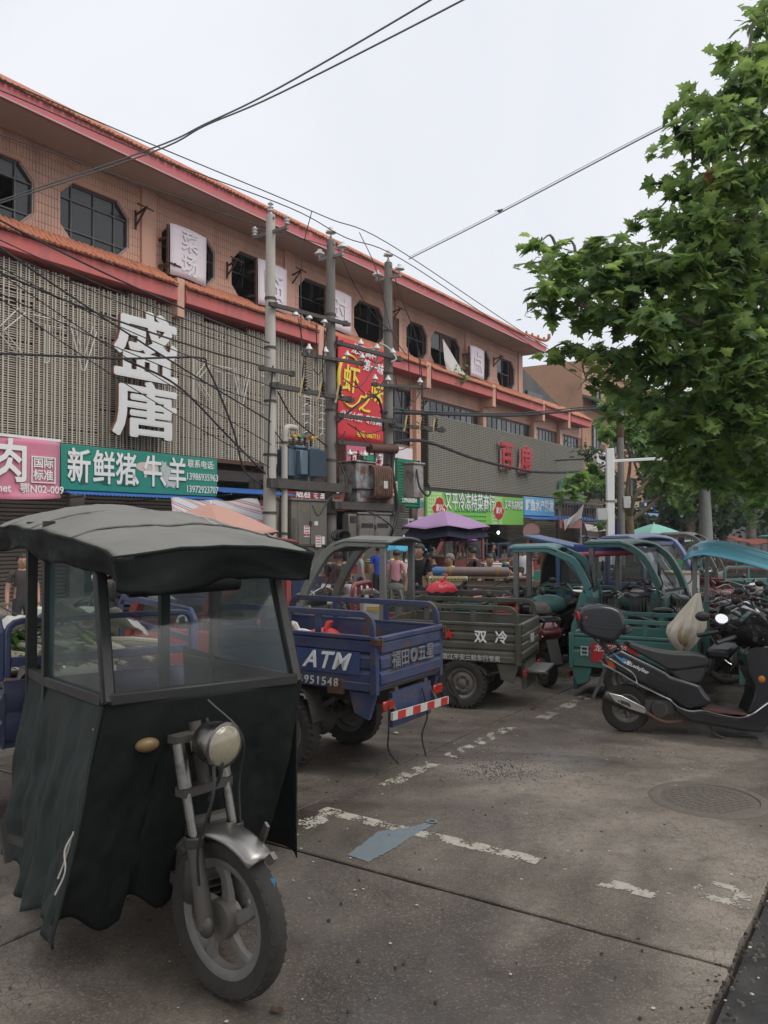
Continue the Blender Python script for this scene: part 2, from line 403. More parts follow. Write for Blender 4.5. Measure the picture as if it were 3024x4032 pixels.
g.box((S1+.4, -1.1, 9.9), (.1, .1, .16)); g.build('corner_ornament', roof_tile_m, bld)
# windows of the upper storey: 1 whole panes, 0 wreck, 2 bars
style = [1, 1, 1, 0, 0, 0, 0, 0, 2, 2, 2]
for (a, b), st in zip(wins, style):
    f = FB(); w = b-a; c = .28; y0, y1 = .05, .11
    ring = [(a+c, ZB), (b-c, ZB), (b, ZB+c), (b, ZT-c), (b-c, ZT), (a+c, ZT), (a, ZT-c), (a, ZB+c)]
    for i in range(8):
        p, q = ring[i], ring[(i+1) % 8]; f.bar((p[0], .08, p[1]), (q[0], .08, q[1]), .06, .05, up=(0, 1, 0))
    if st == 1:
        for t in (.17, .49, .8): f.b2(a+w*t-.016, a+w*t+.016, y0, y1, ZB, ZT)
        for t in (.2, .72): f.b2(a, b, y0-.003, y1+.003, ZB+(ZT-ZB)*t-.014, ZB+(ZT-ZB)*t+.014)
    if st == 2:
        for t in (.35, .7): f.b2(a+w*t-.016, a+w*t+.016, y0, y1, ZB, ZT)
        f.b2(a, a+w*.7, y0-.003, y1+.003, ZB+.55, ZB+.58)
    if st == 0:
        f.b2(a+.05, b, y0, y1, ZB+.62, ZB+.635)
        for k in range(3):
            x = a+w*rng.uniform(.15, .8); f.sweep([(x, .1, ZT), (x+.04, .12, ZT-.3), (x-.05, .1, ZT-.5-rng.random()*.4)], .007, 5)
    fr = f.build('window', win_frame_m, bld, smooth=0)
    if st == 1:
        xs = [0, .17, .49, .8, 1]; zs = [0, .2, .72, 1]
        for i in range(4):
            for j in range(3):
                if a < -7 and a > -9 and i == 2 and j == 1: continue
                p = FB(); p.b2(a+w*xs[i]+.012, a+w*xs[i+1]-.012, .075+rng.uniform(0, .01), .085+.01, ZB+(ZT-ZB)*zs[j]+.012, ZB+(ZT-ZB)*zs[j+1]-.012)
                p.build('pane', pane_dark, fr, smooth=0)
    if st == 2:
        for i, (t0, t1) in enumerate(((0, .35), (.35, .7))):
            if rng.random() < .75:
                p = FB(); p.b2(a+w*t0+.03, a+w*t1-.03, .075, .09, ZB+.6, ZT-.03); p.build('pane', rust if rng.random() < .4 else pane_dark, fr, smooth=0)
    rv = FB()
    for i in (0, 1, 2, 3):
        p, q = ring[i], ring[(i+1) % 8]; rv.bar((p[0], .02, p[1]), (q[0], .02, q[1]), .03, .025, up=(0, 1, 0))
    rv.build('sill', plaster_pale, fr, smooth=0)
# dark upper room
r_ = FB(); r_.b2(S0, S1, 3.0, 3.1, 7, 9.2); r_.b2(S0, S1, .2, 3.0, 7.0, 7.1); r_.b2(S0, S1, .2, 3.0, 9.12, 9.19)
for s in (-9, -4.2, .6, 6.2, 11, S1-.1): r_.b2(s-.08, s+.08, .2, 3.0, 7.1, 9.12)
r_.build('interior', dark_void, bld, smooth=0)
# pent roof with red band under the upper windows
brk = [S0, -3.86, -3.61, 1.18, 1.45, 6.98, 7.31, 11.96, 12.27, 16.9, 17.18, 19.94, 20.27, 23.0]
allt = []
for i in range(0, len(brk)-1, 2):
    a, b = brk[i], brk[i+1]
    q = FB(); q.b2(a, b, -.6, -.02, 6.78, 7.08); q.build('pent_band', fascia_red2, bld, bevel=.008)
    q = FB(); q.prism([(a, -.63, 7.083), (a, -.002, 7.5), (a, -.002, 7.083)], (b-a, 0, 0)); q.build('pent_roof', M('roof_bed', (.2, .08, .045)), bld, smooth=0)
    allt += roof_tiles(None, a, b, .69, 7.09, 0.03, 7.51, 3, jag=.02)
pr = FB(); pr.b2(S0, 23, .0, .02, 7.05, 7.2); pr = pr.build('pent_ledge', grout, bld, smooth=0)
pieces('pent_tile', allt, roof_tile_m, pr, WB, fn=tile_fn, key='barrel')
for i in range(1, len(brk)-2, 2):
    q = FB(); q.b2(brk[i]+.02, brk[i+1]-.02, -.56, -.005, 6.45, 7.3)
    if brk[i] > 6: q.b2(brk[i]+.02, brk[i+1]-.02, -.17, -.006, 3.3, 6.449)
    q.build('pier', tile_peach, bld, bevel=.01)
# middle storey walls
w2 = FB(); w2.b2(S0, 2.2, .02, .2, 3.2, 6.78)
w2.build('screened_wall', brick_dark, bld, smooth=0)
w2 = FB()
BW = (5.05, 6.95); 
def wallrect(q, s0, s1, z0, z1): q.b2(s0, s1, 0, .2, z0, z1)
wallrect(w2, 2.2, BW[0], 3.2, 7.0); wallrect(w2, BW[0], BW[1], 3.2, 4.53); wallrect(w2, BW[0], BW[1], 6.34, 7.0); wallrect(w2, BW[1], 7.4, 3.2, 7.0)
wallrect(w2, 7.4, 23.1, 6.27, 7.0); wallrect(w2, 7.4, 23.1, 3.2, 5.0)
for a, b in ((11.9, 12.3), (16.8, 17.2), (19.9, 20.3), (22.8, 23.1)): wallrect(w2, a, b, 5.0, 6.27)
w2b = w2.build('lower_wall', grout, bld, smooth=0)
tl = []
z = 3.3
while z < 6.75:
    s = 2.25
    while s < 23.0:
        if not (BW[0]-.12 < s+.12 < BW[1]+.02 and 4.4 < z+.05 < 6.36) and not (s > 7.25 and 3.4 < z < 6.2):
            tl.append(XB @ TS((s+.115, -.004+rng.uniform(-.001, .001), z+.05), (.222, .014, .094)))
        s += .23
    z += .1
pieces('wall_tile', tl, tile_peach, w2b, WB, key='box2')
f = FB()
for t in (0, .25, .5, .75, 1): f.b2(BW[0]+1.9*t-.02, BW[0]+1.9*t+.02, .05, .1, 4.53, 6.34)
for z in (4.55, 5.0, 5.7, 6.32): f.b2(*BW, .047, .103, z-.018, z+.018)
fr = f.build('window', win_frame_m, bld, smooth=0)
for i in range(4):
    for z0, z1 in ((4.57, 4.98), (5.02, 5.68), (5.72, 6.3)):
        if rng.random() < .8:
            p = FB(); p.b2(BW[0]+.475*i+.022, BW[0]+.475*(i+1)-.022, .07+rng.random()*.01, .088, z0, z1); p.build('pane', pane_dark, fr, smooth=0)
for a, b, n in ((7.4, 11.9, 10), (12.3, 16.8, 10), (17.2, 19.9, 7), (20.3, 22.8, 6)):
    f = FB(); w = (b-a)/n
    for i in range(n+1): f.b2(a+w*i-.018, a+w*i+.018, .04, .1, 5.0, 6.27)
    f.b2(a, b, .037, .103, 6.22, 6.268); f.b2(a, b, .037, .103, 5.62, 5.66)
    fr = f.build('window', win_frame_m, bld, smooth=0)
    for i in range(n):
        p = FB(); p.b2(a+w*i+.03, a+w*(i+1)-.03, .06, .08+rng.random()*.008, 5.0, 6.21); p.build('pane', pale_pane if rng.random() < .45 else pane_dark, fr, smooth=0)
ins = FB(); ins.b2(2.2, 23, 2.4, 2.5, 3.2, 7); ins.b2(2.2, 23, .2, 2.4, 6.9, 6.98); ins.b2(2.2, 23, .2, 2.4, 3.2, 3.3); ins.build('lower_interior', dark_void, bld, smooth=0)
# ground floor
gf = FB(); gf.b2(S0, 23.1, -.3, .1, 2.95, 3.2); gf.build('lintel', dark_beam, bld, smooth=0)
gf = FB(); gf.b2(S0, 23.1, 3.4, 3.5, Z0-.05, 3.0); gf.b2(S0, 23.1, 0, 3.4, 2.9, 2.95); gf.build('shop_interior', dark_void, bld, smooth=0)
for s in (-12, -9, -6, -3, 0, 2.2, 4.4, 7, 9.6, 12, 14.5, 17, 20, 22.9):
    q = FB(); q.b2(s-.17, s+.17, -.1, .3, Z0-.05, 2.95); q.build('column', M('column_grime', (.22, .19, .165), .9, var=.3, scale=2, col2=(.1, .09, .08), mix=1.2), bld, bevel=.01)
def shutter(s0, s1, z0, mat, z1=2.95):
    n = int((z1-z0)/.075); b = FB(); prof = []
    for i in range(n):
        z = z0+i*.075; prof += [(.02, z), (-.012, z+.02), (-.012, z+.055)]
    b.add([(s, y, z) for s in (s0, s1) for y, z in prof], [(i, i+1, len(prof)+i+1, len(prof)+i) for i in range(len(prof)-1)])
    b.build('roller_shutter', mat, bld, smooth=0)
    h = FB(); h.b2(s0, s1, -.09, .06, z1-.22, z1-.003); h.build('shutter_box', mat, bld, bevel=.01)
for a, b, z, m in ((-11.8, -9.2, Z0, shutter_brown), (-8.8, -6.2, Z0, shutter_brown), (-5.8, -3.2, 1.2, shutter_brown), (4.6, 6.8, Z0, shutter_grey), (14.7, 16.8, .9, shutter_khaki), (17.2, 19.8, Z0, shutter_khaki)): shutter(a, b, z, m)
# end gable and stepped lower roof behind the corner
q = FB(); q.b2(S1-.2, S1, .2, 6, 7.0, 9.2); q.build('end_wall', M('grey_render', (.115, .11, .105), .95, var=.3, scale=1.2, col2=(.07, .07, .07), mix=.8), bld, smooth=0)
q = FB(); q.prism([(S1+.02, .4, 7.0), (S1+.02, .4, 9.1), (21.5, .4, 7.7), (22.4, .4, 7.0)], (0, 4, 0)); q.build('stair_roof_wall', M('grey_render', (.115, .11, .105)), bld, smooth=0)
q = FB(); q.b2(17.3, 19.0, .3, .41, 7.1, 7.9); q.build('vent_opening', pane_dark, bld, smooth=0)

# ---------------------------------------------------------------- lattice screens over the first floor
def fthing(name, label, cat, group=None): return thing(name, label, cat, B_LOC, B_ROT, group)
scr = fthing('lattice_screen', 'tall cream lattice screen of vertical strips and thin slats behind white characters', 'screen')
posts = [-13, -12, -11, -10.0, -9.3, -8.6, -7.88, -7.16, -6.43, -5.72, -5.0, -4.28, -3.56, -2.87, -2.13, -1.41, -.69, .1, .9, 1.8]
hs = []; vsl = []
for i in range(len(posts)-1):
    a, b = posts[i], posts[i+1]; top = 6.66+rng.uniform(-.1, .06); w = (b-a-.05)
    q = FB(); q.b2(a-.02, a+.02, -.36, -.26, 3.42, top+.05); q.build('post', M('rusty_post', (.09, .05, .035), .85, var=.5, scale=2), scr, smooth=0)
    for k in range(8):
        if rng.random() < .05: continue
        vsl.append(XB @ TS((a+.055+w*(k+.35)/8+(0.02 if k % 2 else 0), -.372, (3.45+top)/2), (.02 if k % 2 else .03, .02, top-3.45)))
    z = 3.47
    while z < top-.02:
        hs.append(XB @ TS(((a+b)/2, -.345+rng.uniform(-.006, .006), z+rng.uniform(-.004, .004)), (b-a-.05, .02, .017), Euler((0, rng.gauss(0, .006), 0)).to_matrix())); z += .043 if rng.random() > .03 else .075
pieces('vertical_strip', vsl, slat_cream, scr, WB)
pieces('horizontal_slat', hs, slat_cream, scr, WB, key='h')
q = FB(); q.b2(S0, 1.85, -.38, -.02, 3.36, 3.44); q.build('bottom_beam', rust, scr, smooth=0)
scr2 = fthing('lattice_screen', 'weathered grey lattice screen of close horizontal slats behind two red characters', 'screen')
hs = []; vsl = []
z = 3.24
while z < 5.66:
    for a, b in ((7.5, 11.3), (11.3, 15.1), (15.1, 18.9), (18.9, 22.7)):
        hs.append(XB @ TS(((a+b)/2, -.30, z), (b-a-.01, .03, .034), Euler((R(25), 0, 0)).to_matrix()))
    z += .062
for k in range(80): vsl.append(XB @ TS((7.5+15.2*k/79, -.325, 4.45), (.014, .016, 2.45)))
pieces('horizontal_slat', hs, slat_grey, scr2, WB, key='r')
pieces('vertical_rod', vsl, slat_grey, scr2, WB, key='v')
q = FB(); q.b2(7.5, 22.7, -.28, -.2, 3.22, 3.3); q.b2(7.5, 22.7, -.28, -.2, 5.6, 5.68); q.b2(7.44, 7.5, -.34, -.02, 3.2, 5.7); q.b2(7.5, 22.7, -.2, -.19, 3.3, 5.6); q.build('backing_frame', dark_beam, scr2, smooth=0)

# ---------------------------------------------------------------- signs
T90 = (R(90), 0, 0)
def ft(body, size, mat, par, s, n, z, **kw):
    p = XB @ Vector((s, -n, z)); return text(body, size*FS, mat, par, p, **kw)
sign_white = M('sign_letter_white', (.70, .70, .685), .5, var=.06, dust=.08)
side_rust = M('letter_side', (.25, .10, .06), .7, var=.4)
for ch, z, sy_, lab in (('盛', 5.45, .93, 'large white raised character, upper of the two on the cream lattice screen'), ('唐', 4.16, .74, 'large white raised character, lower of the two on the cream lattice screen')):
    t_ = fthing('sign_character', lab, 'sign', 'white characters on the lattice screen')
    ft(ch, 1.62, sign_white, t_, -4.83, .74, z, ext=.01, bold=.024, sx=1.08, sy=sy_, name='front_face', res=3, fat=True)
    ft(ch, 1.62, side_rust, t_, -4.83, .69, z, ext=.055, bold=.022, sx=1.08, sy=sy_, name='side_return', res=3, fat=True)
tube_m = M('neon_tube', (.6, .59, .55), .4, var=.1)
def neon(ch, s, z, lab, path, w=.5, h=.9):
    t_ = fthing('neon_letter', lab, 'sign', 'unlit tube letters on the lattice screen')
    for pl in path:
        q = FB(); q.sweep([(s+x*w, -.44, z+y*h) for x, y in pl], .012, 6); q.build('tube', tube_m, t_)
Kp = [[(0, 0), (0, 1), (.16, 1), (.16, .55), (.75, 1), (1, .95), (.3, .5), (1, .05), (.85, 0), (.16, .42), (.16, 0), (0, 0)]]
Tp = [[(.42, 0), (.42, .8), (0, .8), (0, .95), (1, .95), (1, .8), (.58, .8), (.58, .05), (.42, 0)]]
Vp = [[(.45, 0), (0, .9), (.12, 1), (.5, .25), (.85, 1), (1, .9), (.55, 0), (.45, 0)]]
def hanzi(rows, cols):
    r2 = random.Random(rows); return [[(r2.random()*.3, y), (.5, y+.08*r2.random()), (.7+r2.random()*.3, y)] for y in [i/rows for i in range(rows+1)]]+[[(x, .05), (x+.05, .95)] for x in [(.5+i)/cols for i in range(cols)]]
for ch, s, pth in (('K', -8.0, Kp), ('T', -7.25, Tp), ('V', -6.45, Vp)): neon(ch, s, 4.9, f'white tube letter {ch} without light left of the large white characters', pth, .6)
for ch, s, pth in (('K', -3.25, Kp), ('T', -2.55, Tp), ('V', -1.95, Vp)): neon(ch, s, 4.75, f'white tube letter {ch} without light right of the large white characters', pth, .55)
neon('ch', -1.0, 4.7, 'tube outline of a character beside the palest concrete pole', hanzi(4, 2), .6)
neon('ch', .62, 4.35, 'tube outline of a character, left one above the blue transformer', hanzi(5, 2), .5, 1.2)
neon('ch', 1.3, 4.35, 'tube outline of a character, right one above the blue transformer', hanzi(6, 1), .45, 1.2)

def cloth_mat(name, col, **kw): return M(name, col, .75, var=.1, scale=2, bump=.15, bscale=8, **kw)
pink_m = cloth_mat('pink_banner', (.62, .20, .30), col2=(.45, .26, .3), mix=1.5, lo=.5, hi=.75, dust=.1)
pk = fthing('shop_banner', 'faded pink canvas meat shop banner with white characters and curled lower edge', 'sign')
b = FB(); b.sheet(lambda u, v: (-10.4+3.33*u, -1.0-.02*math.sin(9*u)-.1*max(0, .12-v)*8*(1+.5*math.sin(17*u)), 2.34+1.05*v+.03*math.sin(7*u)*(1-v)), 24, 12)
b.build('canvas', pink_m, pk, solid=.015)
b = FB(); b.b2(-10.4, -7.05, -1.02, -.96, 3.385, 3.43); b.build('top_bar', white_paint, pk)
for pch, s in (('鲜', -8.92), ('肉', -8.07)): ft(pch, .78, white_letter, pk, s, 1.045, 2.93, bold=.02, sx=.95)
for k, (a, c) in enumerate((('国际', 2.97), ('标准', 2.75))): ft(a, .2, white_letter, pk, -7.42, 1.04, c, bold=.02)
b = FB()
for s0, s1, z0, z1 in ((-7.66, -7.18, 3.07, 3.09), (-7.66, -7.18, 2.62, 2.64), (-7.66, -7.64, 2.64, 3.07), (-7.2, -7.18, 2.64, 3.07)): b.b2(s0, s1, -1.05, -1.035, z0, z1)
b.build('emblem_frame', white_letter, pk)
ft('.net', .19, white_letter, pk, -8.2, 1.06, 2.5, bold=.012); ft('鄂N02-009', .19, white_letter, pk, -7.45, 1.06, 2.5, bold=.012)

gs = fthing('shop_sign', 'green butcher shop sign listing fresh pork, beef and lamb with two phone numbers', 'sign')
green_m = M('sign_green', (.012, .25, .19), .4, var=.1, scale=1, dust=.08)
b = FB(); b.b2(-7.0, -3.0, -.95, -.88, 2.53, 3.37); b.build('panel', green_m, gs, bevel=.008)
outl = M('sign_letter_outline', (.02, .10, .07), .5)
for ch, s in (('新', -6.62), ('鲜', -6.06), ('猪', -5.53), ('、', -5.14), ('牛', -4.85), ('、', -4.42), ('羊', -4.19)):
    ft(ch, .62, outl, gs, s+.012, .955, 2.93, bold=.04, sy=1.08, sx=.85, name='lettering_outline'); ft(ch, .62, white_letter, gs, s, .965, 2.94, bold=.016, sy=1.08, sx=.85)
ft('联系电话:', .19, white_letter, gs, -3.5, .96, 3.2, bold=.012); ft('13986935963', .215, white_letter, gs, -3.46, .96, 2.93, bold=.008, sx=.82); ft('13972923707', .215, white_letter, gs, -3.46, .96, 2.66, bold=.008, sx=.82)
pig = M('pig_print', (.62, .52, .48), .5, var=.2, scale=9); goat = M('goat_print', (.5, .52, .52), .5, var=.4, scale=18)
b = FB(); b.xz([(-5.28, 3.02), (-5.24, 3.12), (-5.16, 3.15), (-4.9, 3.17), (-4.72, 3.12), (-4.7, 2.98), (-4.76, 2.96), (-4.98, 2.96), (-5.02, 2.85), (-5.07, 2.85), (-5.08, 2.96), (-5.18, 2.98)], -.958, -.952); b.build('pig_picture', pig, gs)
b = FB(); b.xz([(-4.66, 3.1), (-4.6, 3.16), (-4.62, 3.23), (-4.55, 3.17), (-4.5, 3.22), (-4.49, 3.13), (-4.36, 3.08), (-4.22, 3.06), (-4.16, 2.94), (-4.22, 2.78), (-4.26, 2.66), (-4.4, 2.7), (-4.52, 2.66), (-4.56, 2.84), (-4.62, 2.96)], -.9575, -.9525); b.build('goat_picture', goat, gs)

rd = fthing('hanging_banner', 'tall red banner with yellow brush characters beside the concrete poles', 'banner')
b = FB(); b.sheet(lambda u, v: (1.85+2.36*u, -.72-.012*math.sin(8*u+3*v), 4.27+2.85*v), 12, 14); b.build('canvas', M('banner_red', (.56, .028, .04), .6, var=.12, scale=1.2), rd, solid=.012)
yel = M('letter_yellow', (.75, .62, .05), .5, var=.05)
ft('虾', .82, yel, rd, 2.4, .755, 5.95, bold=.015, shear=.15); ft('之', .62, yel, rd, 3.1, .755, 5.4, bold=.015, shear=.15); ft('味', .68, yel, rd, 3.72, .755, 5.75, bold=.015, shear=.15)
b = FB(); b.sweep([(2.42+.55*math.cos(a)*(1+.06*a/6), -.745, 5.95+.72*math.sin(a)) for a in [R(40)+R(290)*i/30 for i in range(31)]], [.02+.03*math.sin(PI*i/30) for i in range(31)], 6); b.build('brush_ring', yel, rd)
ft('龙虾调料', .33, white_letter, rd, 3.1, .755, 6.88, shear=.25, bold=.01); ft('第一味', .36, white_letter, rd, 3.55, .755, 6.5, shear=.25, bold=.01)
ft('龙虾火锅  专用调料', .27, white_letter, rd, 3.05, .755, 4.95, shear=.2, bold=.01); ft('电话: 0867111', .2, yel, rd, 3.3, .755, 4.5, shear=.2, bold=.01)

paper_pink = M('paper_pale_pink', (.72, .63, .66), .7, var=.05); paper_letter = M('paper_letter', (.73, .665, .69), .7, var=.03)
def paper(s0, s1, z0, z1, body, lab, n=.34):
    t_ = fthing('window_board', lab, 'sign', 'pale character boards at the upper windows')
    b = FB(); b.sheet(lambda u, v: (s0+(s1-s0)*u, -n-.006*math.sin(5*u+4*v), z0+(z1-z0)*v+.02*math.sin(4*u)), 6, 6); b.build('sheet', paper_pink, t_, solid=.012)
    b = FB(); b.b2(s0-.045, s0-.01, -n+.02, -n+.07, z0, z1-.04); b.b2(s0-.05, s0, -n+.04, -.02, z0+.2, z0+.25); b.b2(s0-.05, s0, -n+.04, -.02, z1-.35, z1-.3); b.build('rusty_edge', rust, t_)
    for k, ch in enumerate(body):
        ft(ch, .5 if len(body) > 1 else .8, paper_letter, t_, (s0+s1)/2+.04, n+.022, (z0+z1)/2+((.27-.54*k) if len(body) > 1 else 0), bold=.02, ext=.001)
paper(-3.86, -2.77, 7.4, 8.54, '菜场', 'pale pink board with two stacked characters at an upper window')
paper(-.99, .12, 7.4, 8.55, '临', 'pale pink board partly hidden by the palest concrete pole')
paper(1.85, 3.02, 7.4, 8.54, '时', 'pale pink board half hidden behind the middle concrete pole')
paper(10.58, 11.7, 7.4, 8.54, '点', 'pale pink board with one character nearest the roof corner')
lowp = fthing('window_board', 'pale pink board on the lower wall behind the green slatted sign', 'sign')
b = FB(); b.b2(5.3, 6.93, -.06, -.02, 3.3, 4.45); b.build('sheet', paper_pink, lowp); ft('点', .8, paper_letter, lowp, 6.35, .065, 3.75, bold=.02)
rp = fthing('rusty_panel', 'rusted sheet metal panel leaning in an upper window opening', 'metal panel')
b = FB(); b.b2(5.35, 5.95, -.12, -.09, 7.4, 8.55); b.build('sheet', rust, rp, bevel=.01); b = FB(); b.b2(5.33, 5.38, -.14, -.12, 7.4, 8.55); b.b2(5.92, 5.97, -.14, -.12, 7.4, 8.55); b.build('edge_bar', rust, rp)
tornm = cloth_mat('torn_white_sheet', (.62, .58, .55))
def torn(lab, pts, n0):
    t_ = tag(FB().add([(s, -n0-.06*math.sin(3*s+5*z), z) for s, z in pts], [tuple(range(len(pts)))]).build('torn_sheet', tornm, None, solid=.01, smooth=0), lab, 'torn banner')
    t_.location = B_LOC; t_.rotation_euler = (0, 0, B_ROT); WM[t_.name] = WB
torn('white torn sheet hanging out of the broken upper window right of the poles', [(8.2, 8.3), (8.3, 7.6), (8.6, 7.2), (9.4, 7.0), (9.9, 7.1), (10.0, 7.3), (9.3, 7.6), (8.7, 8.0)], .5)

gsl = fthing('slatted_sign', 'dark green slatted sign with small white and red characters beside the rightmost concrete pole', 'sign')
for k in range(16):
    b = FB(); b.b2(4.6, 5.85, -.94, -.89, 2.5+.088*k, 2.5+.088*k+.066); b.build('slat', M('slat_green', (.015, .17, .085), .45, var=.15), gsl, bevel=.005)
b = FB(); b.b2(4.56, 4.6, -.96, -.88, 2.45, 3.95); b.b2(5.85, 5.89, -.96, -.88, 2.45, 3.95); b.b2(4.56, 5.89, -.88, -.86, 2.45, 3.95); b.build('frame', M('slat_green', (.015, .17, .085)), gsl)
ft('人民', .42, red_paint, gsl, 5.3, .955, 3.55, bold=.02); ft('直供应', .26, white_letter, gsl, 5.45, .955, 2.95, bold=.012); ft('13996960004', .2, white_letter, gsl, 5.25, .955, 2.68, bold=.012, sx=.8)

lg = fthing('shop_sign', 'light green frozen food shop sign with chequered strips and a red diamond emblem', 'sign')
lgm = M('sign_light_green', (.20, .50, .09), .5, var=.08, scale=.6); chk = M('sign_check_pale', (.45, .66, .30), .5)
b = FB(); b.b2(6.3, 13.9, -.96, -.88, 1.97, 3.02); b.build('panel', lgm, lg, bevel=.008)
b = FB()
for s0 in (6.35, 11.0):
    for i in range(7):
        b.b2(s0+i*.14, s0+i*.14+.07, -.966, -.962, 1.98, 3.01)
    for j in range(8): b.b2(s0, s0+.9, -.970, -.9665, 2.0+j*.13, 2.0+j*.13+.06)
b.build('check_strip', chk, lg, smooth=0)
for body, s, sz in (('又平冷冻特菜商行', 9.35, .5), ('又平冷冻特菜', 12.95, .3)):
    ft(body, sz, M('letter_dark_green', (.02, .22, .08), .5), lg, s, .972, 2.7, bold=.05, sx=.95, sy=1.25, name='lettering_outline'); ft(body, sz, white_letter, lg, s, .98, 2.7, bold=.012, sx=.95, sy=1.25)
for s in (7.1, 11.6):
    b = FB(); b.xz([(s-.5, 2.5), (s-.3, 2.6), (s-.2, 2.8), (s, 2.85), (s+.2, 2.8), (s+.3, 2.6), (s+.5, 2.5), (s+.25, 2.22), (s, 2.14), (s-.25, 2.22)], -.985, -.975); b.build('emblem', red_paint, lg)
    b = FB(); b.xz([(s-.56, 2.5), (s-.34, 2.64), (s-.22, 2.85), (s, 2.91), (s+.22, 2.85), (s+.34, 2.64), (s+.56, 2.5), (s+.28, 2.18), (s, 2.08), (s-.28, 2.18)], -.975, -.971); b.build('emblem_border', chk, lg)
    ft('家兴', .26, white_letter, lg, s, .988, 2.48, bold=.015)
b = FB()
for k in range(3):
    for i in range(12): b.b2(8.2+i*.2, 8.2+i*.2+.15, -.965, -.962, 2.38-.15*k, 2.43-.15*k)
b.build('small_print', M('letter_dark_green', (.02, .22, .08)), lg, smooth=0)

bs = fthing('shop_sign', 'sky blue shop sign with white characters right of the light green sign', 'sign')
b = FB(); b.b2(14.0, 17.2, -.95, -.88, 2.36, 3.1); b.build('panel', M('sign_sky_blue', (.14, .42, .68), .5, var=.1, scale=.6), bs, bevel=.008)
ft('鲜鱼水产批发', .5, white_letter, bs, 15.6, .96, 2.74, bold=.03)
for ch, s, z, lab in (('百', 13.35, 4.6, 'raised red character, left of the two on the grey lattice screen'), ('度', 15.25, 4.56, 'raised red character, right of the two on the grey lattice screen')):
    t_ = fthing('sign_character', lab, 'sign', 'red characters on the grey screen')
    ft(ch, 1.25, M('sign_red', (.45, .02, .025), .4, var=.1), t_, s, .5, z, ext=.06, bold=.026, sx=1.0, sy=.92, name='front_face', fat=True); ft(ch, 1.25, M('sign_pale_edge', (.55, .35, .32), .5), t_, s, .46, z, ext=.05, bold=.04, sx=1.0, sy=.92, name='pale_edge', fat=True)
gl_ = fthing('sign_lettering', 'small dark green characters low on the right end of the grey screen', 'sign')
ft('音乐会所', .55, M('letter_teal', (.02, .20, .14), .5), gl_, 20.2, .42, 3.72, ext=.03, bold=.02, space=1.1)
drs = fthing('shop_sign', 'dark red board with white phone number behind the blue transformer stand', 'sign')
b = FB(); b.b2(-.55, 2.0, -.9, -.86, 2.3, 2.85); b.build('panel', M('sign_dark_red', (.20, .02, .025), .5, var=.1), drs)
ft('烟酒 食堂百货', .3, white_letter, drs, .75, .905, 2.72, bold=.012); ft('电话 07 8-6 52', .27, white_letter, drs, .75, .905, 2.44, bold=.012)
kp = fthing('shop_sign', 'pink board with white character under the blue awning left of the poles', 'sign')
b = FB(); b.b2(-2.2, -1.05, -.86, -.82, 1.9, 2.5); b.build('panel', M('board_pink', (.55, .13, .2), .5, var=.1), kp); ft('朱', .42, paper_letter, kp, -1.5, .865, 2.2, bold=.01)
pk2 = fthing('shop_banner', 'long pink banner behind the rusty transformer', 'sign')
b = FB(); b.b2(2.3, 4.5, -.7, -.66, 3.3, 4.25); b.build('canvas', M('board_pink', (.55, .13, .2)), pk2); ft('河鲜批发', .5, paper_letter, pk2, 3.4, .71, 3.75, bold=.01)
red2 = fthing('shop_sign', 'deep red board with white letters behind the rusty transformer', 'sign')
b = FB(); b.b2(2.2, 4.4, -.95, -.9, 2.75, 3.25); b.build('panel', M('sign_dark_red', (.20, .02, .025)), red2); ft('烟酒副食 02', .36, white_letter, red2, 3.3, .955, 3.0, bold=.012)
pst = fthing('poster_board', 'board of small pale posters left of the light green sign', 'poster')
b = FB(); b.b2(5.9, 6.7, -.86, -.83, 1.95, 2.95); b.build('board', M('poster_board_grey', (.3, .32, .3), .6, var=.3, scale=6), pst)
for i in range(4):
    for j in range(4):
        b = FB(); b.b2(5.93+.19*i, 6.09+.19*i, -.866, -.861, 2.0+.24*j, 2.19+.24*j); b.build('poster', [M('poster_a', (.5, .5, .48), var=.3, scale=20), M('poster_b', (.12, .2, .25), var=.4, scale=15), M('poster_c', (.4, .2, .22), var=.4, scale=15)][(i*3+j*2) % 3], pst)
# awnings, railing, rags
blue_tin = M('awning_blue', (.025, .13, .42), .45, var=.15, dust=.1)
def awning(lab, s0, s1, n0, n1, z0, z1):
    t_ = fthing('awning', lab, 'awning', 'blue tin awnings along the shops'); n = int((s1-s0)/.045); b = FB()
    b.sheet(lambda u, v: (s0+(s1-s0)*u, -(n0+(n1-n0)*v), z0+(z1-z0)*v+(.012 if int(round(u*n)) % 2 else -.012)), n, 1); b.build('corrugated_sheet', blue_tin, t_, solid=.008, smooth=0)
    for s in (s0+.2, (s0+s1)/2, s1-.2):
        b = FB(); b.bar((s, -n0, z0-.25), (s, -n1, z1-.03), .03); b.build('strut', steel_grey, t_)
awning('blue corrugated awning under the green butcher sign', -6.9, -3.1, .3, 1.25, 2.62, 2.44)
awning('blue awning sheet just left of the palest concrete pole', -3.0, -.5, .3, 1.2, 2.78, 2.62)
awning('blue awning sheet under the sky blue sign', 13.9, 18.0, .3, 1.5, 2.42, 2.2)
awning('blue awning sheet furthest along the shops by the railing', 18.1, 22.5, .3, 1.4, 2.4, 2.2)
rl = fthing('railing', 'grey pipe railing of thin uprights above the khaki shutters', 'railing')
b = FB(); b.bar((16.0, -1.6, 2.95), (22.4, -1.6, 2.95), .05); b.bar((16.0, -1.6, 2.1), (22.4, -1.6, 2.1), .05); b.build('rail', steel_grey, rl)
for k in range(20): b = FB(); b.bar((16+6.4*k/19, -1.6, 2.1), (16+6.4*k/19, -1.6, 2.95+(.15 if k % 5 == 0 else 0)), .035); b.build('upright', steel_grey, rl)
